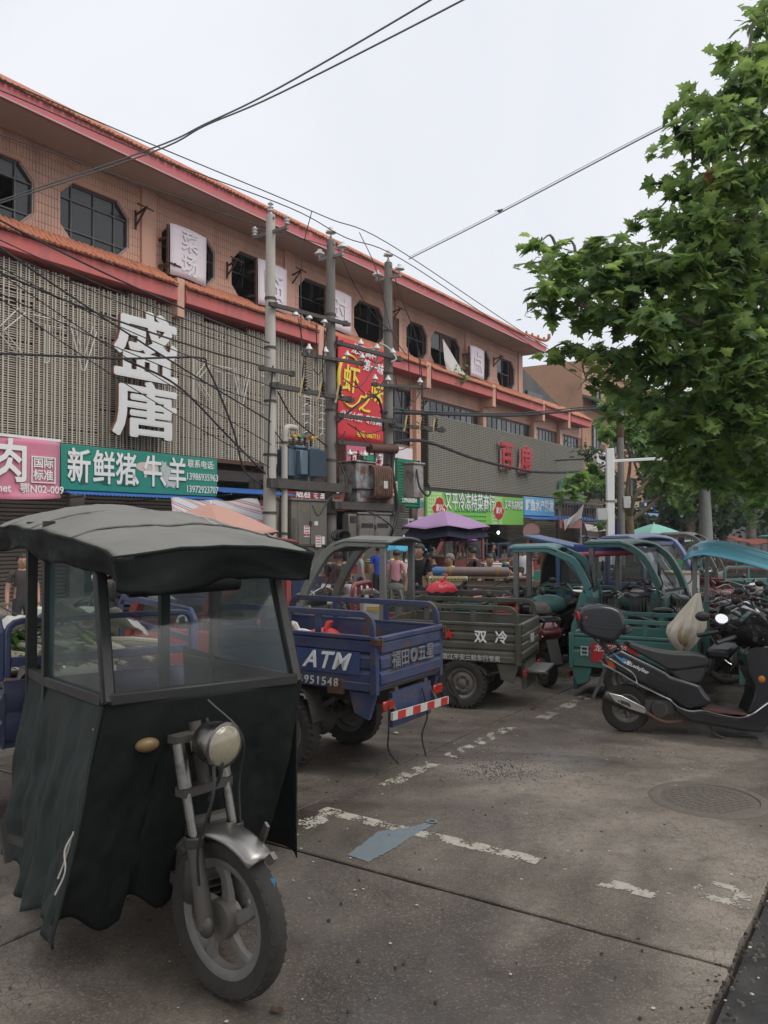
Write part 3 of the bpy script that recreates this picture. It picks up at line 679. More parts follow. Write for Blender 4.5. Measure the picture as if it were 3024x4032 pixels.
torn('white rag draped over the left end of the pipe railing', [(16.1, 2.2), (16.2, 1.75), (16.5, 1.95), (17.4, 2.1), (18.4, 2.3), (18.5, 2.9), (17.6, 2.5), (16.9, 2.25)], 1.75)
torn('long white cloth slung below the pipe railing', [(18.8, 2.05), (18.9, 1.75), (20.3, 1.7), (22.2, 1.75), (22.3, 2.1), (20.5, 1.95)], 1.75)
wsg = fthing('hanging_sign', 'white and red hanging cloth on the pipe railing', 'banner')
b = FB(); b.b2(15.9, 18.5, -1.7, -1.68, 1.85, 2.2); b.build('canvas', M('board_rose', (.5, .2, .2), var=.2), wsg); ft('水产', .3, white_letter, wsg, 17.2, 1.71, 2.0, bold=.01)
# wall brackets
for k, (s, z, lab) in enumerate(((-4.55, 8.55, 'rusty wall bracket right of the octagonal window with dark panes'), (-3.75, 7.55, 'rusty wall bracket beside the two character board'), (-1.75, 8.2, 'rusty wall bracket left of the board behind the palest pole'), (.7, 8.6, 'rusty wall bracket between the palest and the middle pole'), (5.7, 8.7, 'rusty wall bracket right of the rightmost concrete pole'), (7.4, 6.0, 'rusty antenna bracket beside the big lower window'), (13.2, 8.5, 'rusty wall bracket near the roof corner'))):
    t_ = fthing('wall_bracket', lab, 'bracket', 'rusty brackets on the upper wall')
    b = FB(); b.bar((s, -.02, z), (s, -.4, z+.1), .035); b.bar((s, -.02, z-.25), (s, -.36, z+.08), .03); b.bar((s, -.03, z-.3), (s, -.03, z+.1), .035); b.bar((s-.25, -.38, z+.1), (s+.2, -.36, z+.08), .025); b.build('arm', M('dark_rust', (.07, .035, .025), .9, var=.4), t_)
# ================================================================ POLES, TRANSFORMERS, CABINETS, CABLES
PD = Vector((.657, .753, 0)); PN = Vector((.753, -.657, 0)); PROT = math.atan2(.753, .657)
pole_grey = M('pole_grey', (.20, .185, .165), .9, var=.25, scale=3, bump=.3, bscale=40, col2=(.11, .10, .09), mix=1, lo=.45, hi=.75, aniso=(1, 1, .3))
galv = M('galvanised', (.34, .34, .33), .5, .7, var=.2)
def upole(x, y, h, r0, r1, mat, lab):
    t_ = thing('utility_pole', lab, 'utility pole', (x, y, 0), PROT, 'concrete poles carrying the transformers')
    b = MB(); b.cyl((0, 0, 0), (0, 0, h), r0, r1, 20); b.build('shaft', mat, t_)
    for z in (.8, 2.2, 3.6, 4.9, 6.2, 7.4):
        rr = r0+(r1-r0)*z/h; b = MB(); b.lathe([(rr+.004, z-.03), (rr+.016, z-.03), (rr+.016, z+.03), (rr+.004, z+.03)], n=20, close=True); b.box((rr+.03, 0, z), (.05, .05, .05)); b.build('band', dark_iron, t_)
    b = MB(); b.cyl((0, 0, h-.02), (0, 0, h+.1), r1*.75, .03, 10); b.build('cap', galv, t_)
    return t_
p1_ = upole(-2.76, 20, 9.45, .175, .11, concrete_pole, 'palest and nearest of the concrete poles beside the blue transformer')
p2_ = upole(-1.39, 21.5, 9.35, .17, .11, pole_grey, 'darker concrete pole standing between the blue and the rusty transformer')
p3_ = upole(.12, 23.3, 9.35, .17, .11, pole_grey, 'darker concrete pole standing right of the rusty transformer')
def shed(b, c, n=3, r=.075, h=.24):
    x, y, z = c; pr = []
    for k in range(n): pr += [(r*.45, z+h*k/n), (r, z+h*(k+.3)/n), (r*.95, z+h*(k+.45)/n), (r*.45, z+h*(k+.6)/n)]
    b.lathe([(.001, z)]+pr+[(r*.4, z+h), (.001, z+h)], (x, y, 0), 'z', 12)
def dish(b, c, r=.14):
    x, y, z = c; b.lathe([(.02, z-.1), (.03, z-.02), (r, z), (r*.9, z+.05), (r*.45, z+.09), (r*.4, z+.14), (.001, z+.15)], (x, y, 0), 'z', 14)
for p, h, kind in ((p1_, 9.45, 's'), (p2_, 9.35, 'd'), (p3_, 9.35, 'd')):
    L = .62 if kind == 's' else .45; za = h-.45
    b = MB(); b.bar((0, -L, za), (0, L, za+.04), .075, .075); b.bar((.0, -.14, h-.1), (0, .14, h-.1), .05); b.build('crossarm', galv if kind == 'd' else steel_grey, p)
    for y in (-L+.03, L-.03):
        b = MB(); (shed(b, (0, y, za+.06)) if kind == 's' else dish(b, (0, y, za+.17))); b.build('insulator', ceramic, p)
    b = MB(); (shed(b, (0, 0, h+.08)) if kind == 's' else dish(b, (0, 0, h+.2))); b.build('insulator', ceramic, p)
def pb(p, q, w, lab, ins=None, dz=0, fuse=None, h=None, name='line_beam'):
    t_ = thing(name, lab, 'beam', (0, 0, 0), 0, 'iron beams between the concrete poles')
    p, q = Vector(p), Vector(q); b = MB(); b.bar(p, q, w, h or w); b.build('bar', dark_iron, t_)
    b = MB()
    for e in (p.lerp(q, .06), p.lerp(q, .94)): b.box(e, (w*1.5, w*1.5, w*1.4))
    b.build('clamp', dark_iron, t_)
    for f in (ins or []):
        c = p.lerp(q, f); b = MB(); dish(b, (c.x, c.y, c.z+dz), .09); b.build('insulator', ceramic, t_)
    for f in (fuse or []):
        c = p.lerp(q, f); b = MB(); b.bar(c+Vector((-.02, -.1, .3)), c+Vector((-.1, -.16, -.16)), .05); f_ = b.build('fuse_tube', M('fuse_yellow', (.45, .36, .16), .5, var=.1), t_)
        b = MB(); shed(b, (c.x+.03, c.y-.04, c.z+.0), 4, .055, .34); b.bar(c, c+Vector((-.02, -.1, .3)), .04); b.build('fuse_body', M('fuse_brown', (.05, .03, .025), .3), f_)
    return t_
def pp(i, n, z, a=0.):
    base = [(-2.76, 20), (-1.39, 21.5), (.12, 23.3)][i]; return (base[0]+PN.x*n+PD.x*a, base[1]+PN.y*n+PD.y*a, z)
pb(pp(0, .2, 7.2, -.2), pp(1, .2, 7.2, .5), .09, 'topmost iron beam from the palest pole to the middle pole', [.3, .47, .66], -.12)
pb(pp(1, .2, 6.65), pp(2, .25, 6.6, .3), .1, 'iron beam with brown insulators between the two darker poles', [.35, .6, .85], .12)
pb(pp(1, .2, 6.15, -1.2), pp(1, .2, 6.25, 1.1), .08, 'short tilted crossarm with white insulators on the middle pole', [.1, .35, .7, .95], .14)
pb(pp(2, .2, 5.75, -.9), pp(2, .2, 5.95, 1.3), .08, 'short tilted crossarm with white insulators on the rightmost pole', [.05, .3, .95], .14)
pb(pp(0, .25, 5.25, -.2), pp(1, .25, 5.2, .6), .11, 'iron fuse beam above the blue transformer', fuse=[.38, .6, .82])
pb(pp(1, .25, 4.75), pp(2, .25, 4.8), .1, 'upper iron beam in front of the red banner')
pb(pp(1, .25, 4.05), pp(2, .25, 4.1), .1, 'lower iron beam in front of the red banner', [.2, .45, .7], -.3)
pb(pp(2, .25, 4.72, -.2), pp(2, .25, 4.78, 2.3), .1, 'iron fuse beam sticking out right of the rightmost pole', fuse=[.3, .56, .82])
pb(pp(0, .2, 5.62, -.5), pp(0, .2, 5.62, .6), .09, 'short dark crossarm on the palest pole')
pb(pp(0, .3, 2.9, -.3), pp(1, .3, 2.86, .4), .16, 'heavy channel beam carrying the blue transformer', h=.22, name='platform_beam')
pb(pp(0, -.35, 2.9, -.3), pp(1, -.35, 2.86, .4), .16, 'rear channel beam under the blue transformer', h=.22, name='platform_beam')
pb(pp(1, .3, 2.42, -.2), pp(2, .3, 2.4, .3), .14, 'heavy channel beam carrying the rusty transformer', h=.2, name='platform_beam')
pb(pp(1, -.35, 2.42, -.2), pp(2, -.35, 2.4, .3), .14, 'rear channel beam under the rusty transformer', h=.2, name='platform_beam')
for i, (z0, z1) in enumerate(((6.2, 6.65), (5.0, 5.9))): pass
# blue transformer
tb = M('transformer_blue', (.085, .15, .21), .45, .2, var=.2, dust=.25)
bt = thing('transformer', 'blue grey finned transformer on a platform between the palest and the middle pole', 'transformer', pp(0, 0, 3.02, .98), PROT, 'pole transformers')
b = MB(); b.b2(-.36, .36, -.24, .24, .05, .78); b.b2(-.42, .42, -.3, .3, .78, .84); b.b2(-.35, .35, -.2, .2, 0, .05); b.build('tank', tb, bt, bevel=.012)
for k in range(16):
    b = MB(); b.b2(-.05+.034*k, -.038+.034*k, -.46, -.245, .1, .76); b.build('fin', tb, bt, smooth=0)
for k in range(9):
    for sx in (-1,):
        b = MB(); b.b2(-.58, -.365, -.22+.05*k, -.208+.05*k, .1, .76); b.build('fin', tb, bt, smooth=0)
b = MB(); b.b2(-.34, -.08, -.40, -.245, .12, .72); b.build('radiator_plate', tb, bt, bevel=.02)
cols = [('bushing_yellow', (.55, .36, .04)), ('bushing_green', (.03, .25, .15)), ('bushing_red', (.3, .07, .04))]
for k, x in enumerate((-.3, -.1, .1, .3)):
    b = MB(); shed(b, (x, -.1, .84), 4, .06, .2); b.build('bushing', M('bushing_brown', (.09, .035, .02), .3), bt)
    b = MB(); b.ell((x, -.1, 1.08), (.07, .07, .06), 10, 6); b.bar((x, -.1, 1.08), (x+.12, -.2, 1.12), .06); b.build('cap', M(cols[k % 3][0], cols[k % 3][1], .5), bt)
b = MB(); b.cyl((-.42, .1, .95), (.1, .1, .95), .12, n=14); b.build('oil_tank', tile_peach if 0 else M('pipe_cream', (.42, .39, .33), .6, var=.15), bt)
b = MB(); b.bar((-.02, -.33, -.05), (-.02, -.33, .95), .05); b.build('brace', steel_grey, bt)
# rusty transformer
tr_m = M('transformer_rusty', (.3, .33, .34), .55, .2, var=.2, col2=(.14, .065, .035), mix=2.2, lo=.42, hi=.56, bump=.2)
rt = thing('transformer', 'old grey transformer with curved rust brown cooling tubes between the two darker poles', 'transformer', pp(1, 0, 2.52, 1.25), PROT, 'pole transformers')
b = MB(); b.b2(-.62, .1, -.32, .32, .35, 1.05); b.b2(-.66, .14, -.36, .36, 1.05, 1.1); b.b2(-.5, .3, -.25, .25, 0, .36); b.build('tank', tr_m, rt, bevel=.02)
rusty_tube = M('tube_rust', (.13, .07, .045), .8, var=.5, scale=5, col2=(.3, .27, .24), mix=6, lo=.55, hi=.75)
for k in range(9):
    x = -.1+.085*k; b = MB(); b.sweep(smooth_path([(x, -.3, .97), (x, -.44, .96), (x, -.52, .84), (x, -.53, .3), (x, -.46, .14), (x, -.28, .12)], 4), .036, 6); b.build('cooling_tube', rusty_tube, rt)
b = MB(); b.b2(.1, .68, -.28, .28, .2, .98); b.build('rear_tank', rusty_tube, rt, bevel=.03)
for k, x in enumerate((-.5, -.25, 0, .2, .4, .58)):
    b = MB(); shed(b, (x, -.05, 1.1), 4, .06, .24); b.cyl((x, -.05, 1.34), (x, -.05, 1.4), .02, n=6); b.build('bushing', M('bushing_red_brown', (.2, .05, .035), .3), rt)
b = MB(); b.b2(-.15, .2, -.25, .0, 1.12, 1.3); b.build('tap_changer', M('bushing_green', (.03, .25, .15)), rt, bevel=.02)
b = MB(); b.b2(.2, .36, -.58, -.565, .38, .58); b.build('plate', M('plate_pale', (.5, .5, .45), .6, var=.1), rt)
tk = thing('oil_drum', 'rust brown horizontal cylinder beside the top of the rightmost pole platform', 'tank', pp(1, .25, 3.98, 1.75), PROT)
b = MB(); b.cyl((-.5, 0, 0), (.55, 0, .05), .12, n=16); b.build('body', rust, tk); b = MB(); b.cyl((-.52, 0, 0), (-.49, 0, 0), .13, n=16); b.build('end_ring', rust, tk); b = MB(); b.cyl((.54, 0, .05), (.57, 0, .05), .13, n=16); b.build('end_ring', rust, tk); b = MB(); b.bar((-.3, 0, -.5), (-.3, 0, -.1), .05); b.bar((.4, 0, -.5), (.4, 0, -.06), .05); b.build('bracket', dark_iron, tk)
# cabinets
cabm = M('cabinet_grey', (.155, .145, .125), .5, .3, var=.15, dust=.2, col2=(.10, .085, .07), mix=2, lo=.55, hi=.8)
def cabinet(lab, loc, w, d, z0, z1, mat, rot=PROT, hole=False):
    t_ = thing('power_cabinet', lab, 'electric cabinet', loc, rot, 'electric cabinets under the transformers')
    b = MB(); b.b2(-w/2, w/2, -d/2, d/2, z0, z1); b.b2(-w/2-.03, w/2+.03, -d/2-.04, d/2+.03, z1, z1+.05); b.build('box', mat, t_, bevel=.01)
    b = MB(); b.b2(-w/2+.05, w/2-.05, -d/2+.04, d/2-.04, 0, z0); b.build('plinth', M('plinth', (.12, .11, .1), .9, var=.3), t_)
    for sx in (-1, 1):
        b = MB(); x0, x1 = sorted((sx*.01, sx*(w/2-.03))); 
        if sx < 0 and not hole: x0 += w*.14
        b.b2(x0, x1, -d/2-.018, -d/2-.002, z0+.04, z1-.04); dr = b.build('door', mat, t_, bevel=.006)
        b = MB(); b.b2((x0 if sx > 0 else x1-.03)+.005, (x0+.03 if sx > 0 else x1-.005), -d/2-.04, -d/2-.018, (z0+z1)/2-.06, (z0+z1)/2+.06); b.build('handle', dark_iron, dr)
        b = MB(); zz = z1-.28 if not hole else (z0+z1)/2-.02; b.b2(x0+.08, x1-.06, -d/2-.022, -d/2-.017, zz, zz+(.16 if not hole else .12)); b.build('window', M('cab_window', (.14, .13, .08), .3) if not hole else dark_void, dr)
    for k in range(10):
        if hole: break
        b = MB(); b.bar((-w/2+.03, -d/2-.012, z0+.15+.06*k), (-w/2+.13, -d/2-.012, z0+.15+.06*k), .02, .025); b.build('vent_slat', mat, t_)
    return t_
c1_ = cabinet('grey two door electric cabinet with warning stickers under the blue transformer', pp(0, .1, 0, 1.0), 1.2, .5, 1.38, 2.5, cabm)
for x, z, w, h, n in ((-.12, 1.75, .2, .28, 4), (.28, 1.5, .2, .28, 4), (.45, 1.52, .1, .2, 0), (.2, 1.95, .12, .1, 0)):
    b = MB(); b.b2(x-w/2, x+w/2, -.2745, -.271, z-h/2, z+h/2); st = b.build('sticker', M('sticker_white', (.6, .6, .58), .5, var=.1), c1_)
    b = MB()
    for k in range(n): b.b2(x-w*.38, x+w*.38, -.2765, -.275, z-h*.36+k*h*.24, z-h*.36+k*h*.24+.025)
    if n: b.build('warning_print', M('print_red', (.45, .05, .04), .5), st)
text('配电箱', .07, M('print_red', (.45, .05, .04)), c1_, (-.12, -.277, 1.66))
cabinet('low weathered grey cabinet with open slot windows under the rusty transformer', pp(1, .1, 0, 1.35), 1.3, .45, 1.52, 2.2, M('cabinet_old', (.2, .19, .18), .7, .2, var=.3, col2=(.12, .06, .04), mix=3, lo=.52, hi=.7), hole=True)
for k, (i, a, w, z0, z1, lab) in enumerate(((1, .35, .3, 1.5, 2.2, 'narrow grey meter box right beside the middle pole'), (2, .45, .26, 1.5, 2.1, 'narrow pale meter box right of the rightmost pole'))):
    t_ = thing('meter_box', lab, 'meter box', pp(i, .35, 0, a), PROT, 'meter boxes on the poles')
    b = MB(); b.b2(-w/2, w/2, -.12, .12, z0, z1); b.build('box', cabm if k == 0 else M('meter_pale', (.36, .35, .33), .6, var=.15), t_, bevel=.015)
    b = MB(); b.b2(-w/2+.04, w/2-.04, -.135, -.122, z1-.22, z1-.06); b.build('meter_window', pane_dark, t_); b = MB(); b.bar((0, .1, 0), (0, .1, z0), .08); b.build('stand', steel_grey, t_)
jb = thing('junction_box', 'pale grey box with looping black cable right of the rightmost pole', 'junction box', pp(2, .3, 2.7, .75), PROT)
b = MB(); b.b2(-.22, .22, -.2, .2, 0, .95); b.b2(-.26, .26, -.24, .24, .95, 1.0); b.build('box', M('junction_grey', (.33, .32, .29), .6, var=.2, col2=(.16, .12, .1), mix=3), jb, bevel=.012)
b = MB(); b.sweep(smooth_path([(-.1, -.2, .8), (-.15, -.35, .3), (.1, -.42, .05), (.35, -.35, .2), (.3, -.25, .5)], 5), .03, 8); b.build('loop_cable', cable_mat, jb)
pl = thing('sticker_plate', 'small pale notice plate with red print on the rightmost pole', 'notice', pp(2, .19, 2.95, -.05), PROT)
b = MB(); b.b2(-.22, .22, -.01, .01, -.2, .2); b.build('plate', M('plate_pale', (.5, .5, .45)), pl)
for k in range(3): b = MB(); b.b2(-.18, .18, -.014, -.0105, -.14+.11*k, -.08+.11*k); b.build('red_print', M('print_red', (.45, .05, .04)), pl)
pl = thing('sticker_plate', 'small brownish notice plate with red print on the middle pole', 'notice', pp(1, .19, 2.55, .05), PROT)
b = MB(); b.b2(-.17, .17, -.01, .01, -.17, .17); b.build('plate', M('plate_tan', (.4, .34, .26), .6, var=.15), pl); b = MB(); b.b2(-.12, .12, -.014, -.0105, -.1, -.04); b.b2(-.12, .12, -.014, -.0105, .02, .09); b.build('red_print', M('print_red', (.45, .05, .04)), pl)
pipe_m = M('pipe_cream', (.42, .39, .33))
wp = thing('drain_pipe', 'cream plastic pipe rising beside the palest pole to the blue transformer', 'pipe', pp(0, .25, 0, .25), PROT)
b = MB(); b.sweep(smooth_path([(.32, 0, 1.42), (.1, 0, 1.42), (.01, 0, 1.5), (0, 0, 1.62)], 4)+[Vector((0, 0, 4.05))]+smooth_path([(0, 0, 4.1), (.04, 0, 4.25), (.2, .05, 4.3), (.45, .1, 4.3)], 4), .075, 12); b.build('pipe', pipe_m, wp)
for z in (1.7, 3.0, 3.9): b = MB(); b.lathe([(.076, z-.03), (.09, z-.03), (.09, z+.03), (.076, z+.03)], n=14, close=True); b.bar((.0, .08, z), (-.12, .2, z), .03); b.build('pipe_clip', dark_iron, wp)
wc = thing('cable_coil', 'coil of black cable lying beside the low weathered cabinet', 'cable coil', pp(1, .35, 1.5, -.1), PROT)
for k in range(4): b = MB(); b.sweep([(.22*math.cos(a)+.03*k, -.05*k, .14+.13*math.sin(a)) for a in [2*PI*i/18 for i in range(18)]], .02, 6, closed=True); b.build('turn', cable_mat, wc)
# ---------------------------------------------------------------- overhead cables
def cable(lab, pts, r=.013, mat=None, group=None, n=7):
    P = [at(*p) for p in pts]
    b = MB(); b.sweep(smooth_path(P, n), r, 6); o = b.build('overhead_cable', mat or cable_mat); return tag(o, lab, 'cable', group)
grey_cable = M('cable_grey', (.16, .16, .165), .6, var=.1)
cable('upper of the two long wires over the pole tops running to the eaves', [(-400, 140, 13.3), (0, 311, 15.1), (530, 540, 17.4), (1065, 762, 20), (1300, 862, 21.5), (1528, 958, 23.3), (2000, 1270, 30), (2500, 1600, 40)], .014)
cable('lower of the two long wires over the pole tops running to the eaves', [(-400, 210, 13.3), (0, 355, 15.1), (590, 610, 17.6), (1145, 820, 20.3), (1360, 935, 21.7), (1580, 1020, 23.4), (2000, 1300, 30), (2500, 1630, 40)], .014)
cable('thin wire crossing the peach wall to the left insulator of the palest pole', [(-400, 400, 13.6), (0, 530, 15.4), (400, 670, 17.2), (955, 868, 19.7), (1275, 965, 21.3), (1500, 1045, 23.2)], .012)
cable('first of two twisted grey cables crossing the sky over the roof', [(-350, 895, 15), (0, 790, 14), (597, 585, 12.5), (809, 488, 12), (1100, 345, 11), (1695, 0, 10), (2100, -260, 9)], .013, grey_cable)
cable('second of two twisted grey cables crossing the sky over the roof', [(-350, 905, 15), (0, 800, 14), (597, 600, 12.5), (809, 494, 12), (1100, 368, 11), (1823, 0, 10), (2250, -240, 9)], .013, grey_cable)
cable('pale grey cable rising through open sky from the rightmost pole to the tree', [(1610, 1020, 23.3), (1900, 874, 20), (2250, 690, 17), (2604, 505, 14), (3100, 260, 11)], .017, M('cable_pale', (.40, .41, .43), .6, var=.1))
cable('thin messenger wire just above the pale grey cable in open sky', [(1610, 1012, 23.3), (1900, 866, 20), (2250, 681, 17), (2604, 496, 14), (3100, 250, 11)], .006, grey_cable)
cable('thick black cable running level from the fuse beam over the grey screen', [(1500, 1622, 23), (1720, 1630, 25), (2030, 1636, 29), (2350, 1608, 33), (2657, 1580, 36), (3200, 1500, 40)], .045)
cable('second black cable hung just above the thick level one', [(1560, 1610, 23), (1720, 1622, 25), (2030, 1627, 29), (2350, 1598, 33), (2657, 1570, 36), (3200, 1490, 40)], .022)
cable('thick sagging cable bundle crossing the grey screen under the red characters', [(1450, 1770, 23.4), (1646, 1734, 24), (1868, 1806, 27), (2032, 1845, 30), (2129, 1859, 32), (2302, 1854, 34), (2420, 1815, 35), (2600, 1700, 37), (2900, 1560, 40)], .05)
cable('black cable sagging level over the white characters then dropping to the awning', [(-300, 1380, 14), (0, 1392, 15.5), (240, 1402, 16.6), (490, 1412, 17.6), (782, 1408, 19), (815, 1445, 19.1), (860, 1540, 19.2), (920, 1697, 19.4), (962, 1850, 19.6), (1034, 1910, 19.8)], .024)
cable('black cable branching from the level one down to the transformer beam', [(490, 1415, 17.6), (700, 1520, 18.6), (900, 1720, 19.5), (1050, 1870, 19.9)], .026)
srcs = [(-300, 800, 12.5, 1062, 1380), (-300, 840, 12.5, 1064, 1410), (-300, 700, 12.3, 1060, 1350), (-300, 930, 12.8, 1062, 1450), (-300, 1000, 13, 1064, 1600), (-300, 880, 12.6, 1063, 1520), (-300, 760, 12.4, 1066, 1660), (-300, 860, 12.6, 1068, 1750), (-300, 950, 12.7, 1062, 1840)]
wl = ['highest', 'second', 'third', 'fourth', 'fifth', 'sixth', 'seventh', 'eighth', 'lowest']
for k, (x, y, Y, x2, y2) in enumerate(sorted(srcs, key=lambda q: q[4])):
    m = [(x+(x2-x)*t, y+(y2-y)*t+140*t*(1-t)*(1+.3*math.sin(5*k)), Y+(19.8-Y)*t) for t in (0, .2, .4, .6, .8, 1)]
    cable(f'{wl[k]} on the palest pole of the black cables slanting across the cream screen', m, .012 if k % 3 else .021, group=None)
cable('black cable running down the front of the palest pole', [(1075, 1440, 19.8), (1062, 1600, 19.8), (1058, 1750, 19.8), (1056, 1870, 19.75), (1075, 1910, 19.7), (1120, 1920, 20)], .02)
cable('grey wire bundle from the screen edge to the beam under the red banner', [(1093, 1540, 19.9), (1150, 1640, 20.4), (1230, 1710, 21), (1290, 1760, 21.4)], .02)
for k, (a, c, z0, z1, lab) in enumerate(((1175, 1205, 1255, 1530, 'left'), (1245, 1240, 1275, 1520, 'middle'), (1290, 1238, 1290, 1545, 'right'))):
    cable(f'{lab} one of three droppers from the topmost iron beam to the fuses', [(a, z0, 20.7), ((a+c)/2+6, (z0+z1)/2, 20.8), (c+k*30-20, z1, 20.9)], .015)
for k, (p, lab) in enumerate((([(1228, 830, 20.9), (1190, 1000, 20.9), (1185, 1250, 20.8), (1187, 1380, 20.7)], 'vertical wire hanging from the clamp left of the middle pole'),
    ([(1415, 915, 22.4), (1480, 1060, 22.6), (1540, 1300, 23), (1600, 1400, 23.2)], 'wire slanting from the pole wires down past the rightmost pole'),
    ([(1330, 980, 21.7), (1400, 1130, 22.2), (1480, 1250, 22.8), (1535, 1300, 23.2)], 'wire slanting between the two darker poles'),
    ([(1540, 1050, 23.3), (1590, 1200, 23.6), (1640, 1340, 24), (1660, 1560, 24.2)], 'wire slanting right of the rightmost pole to the fuses'),
    ([(1605, 1290, 23.8), (1610, 1450, 23.9), (1618, 1600, 24)], 'left of two vertical wires before the broken upper window'),
    ([(1650, 1380, 24), (1660, 1470, 24), (1665, 1560, 24.1)], 'right of two vertical wires before the broken upper window'),
    ([(1385, 1360, 21.9), (1430, 1400, 22.3), (1490, 1430, 22.8), (1530, 1400, 23.1)], 'wire sagging from the middle pole crossarm to the rightmost pole'),
    ([(1390, 1500, 21.9), (1440, 1550, 22.3), (1500, 1545, 22.8), (1535, 1500, 23.1)], 'wire looping over the yellow characters of the red banner'),
    ([(1300, 1690, 21.6), (1400, 1600, 22), (1470, 1560, 22.6), (1500, 1600, 22.9), (1510, 1700, 23)], 'heavy black cable arching in front of the red banner'),
    ([(1335, 1820, 21.8), (1360, 1880, 21.7), (1365, 1950, 21.6), (1350, 1985, 21.6)], 'black cable drooping over the left of the rusty transformer'),
    ([(1555, 1760, 23), (1545, 1850, 22.9), (1560, 1950, 22.9), (1565, 2020, 22.9), (1540, 2110, 22.6)], 'thick black cable running down the rightmost pole'),
    ([(1440, 2010, 21.7), (1500, 2040, 21.8), (1545, 2080, 22), (1535, 2120, 22.2)], 'cable curling in front of the low weathered cabinet'),
    ([(1230, 1990, 20.3), (1255, 2030, 20.3), (1300, 1960, 20.9), (1345, 1940, 21.3)], 'cable curling above the two door cabinet'))):
    cable(lab, p, [.012, .012, .012, .012, .014, .014, .014, .014, .032, .026, .045, .02, .02][k])
for k, (p, col, lab) in enumerate((([(1490, 1360, 22.8), (1480, 1430, 22.7), (1455, 1460, 22.6)], (.03, .30, .17), 'short green wire beside the rightmost pole top beam'), ([(1495, 1350, 22.8), (1530, 1370, 23), (1560, 1410, 23), (1540, 1425, 23)], (.6, .6, .58), 'short white wire loop beside the rightmost pole'), ([(1400, 1440, 22.3), (1430, 1385, 22.4), (1480, 1365, 22.6)], (.35, .35, .2), 'short yellowish wire over the top of the red banner'))):
    cable(lab, p, .022, M('wire_colour_'+'abc'[k], col, .5))
for q in range(14):
    i = q % 3; x0 = 1080+q*42+rng.uniform(-20, 20); y0 = 1500+rng.uniform(-60, 300); x1 = x0+rng.uniform(40, 160); y1 = y0+rng.uniform(-60, 120); Y = 20+(x0-1080)/460*3.3
    cable('short black jumper wire strung among the poles and transformers', [(x0, y0, Y), ((x0+x1)/2, max(y0, y1)+rng.uniform(10, 40), Y+.1), (x1, y1, Y+(x1-x0)/460*3.3)], .014, group='black jumper wires among the poles')
bird = thing('bird', 'tiny dark bird perched on the pale grey cable', 'bird', at(1968, 838, 19.4), .5)
b = MB(); b.ell((0, 0, .04), (.07, .035, .04), 10, 6); b.ell((.06, 0, .085), (.025, .022, .025), 8, 6); b.bar((-.05, 0, .04), (-.14, 0, .02), .03, .01); b.bar((.08, 0, .085), (.1, 0, .082), .008); b.build('body', M('bird_dark', (.04, .04, .045), .7), bird)
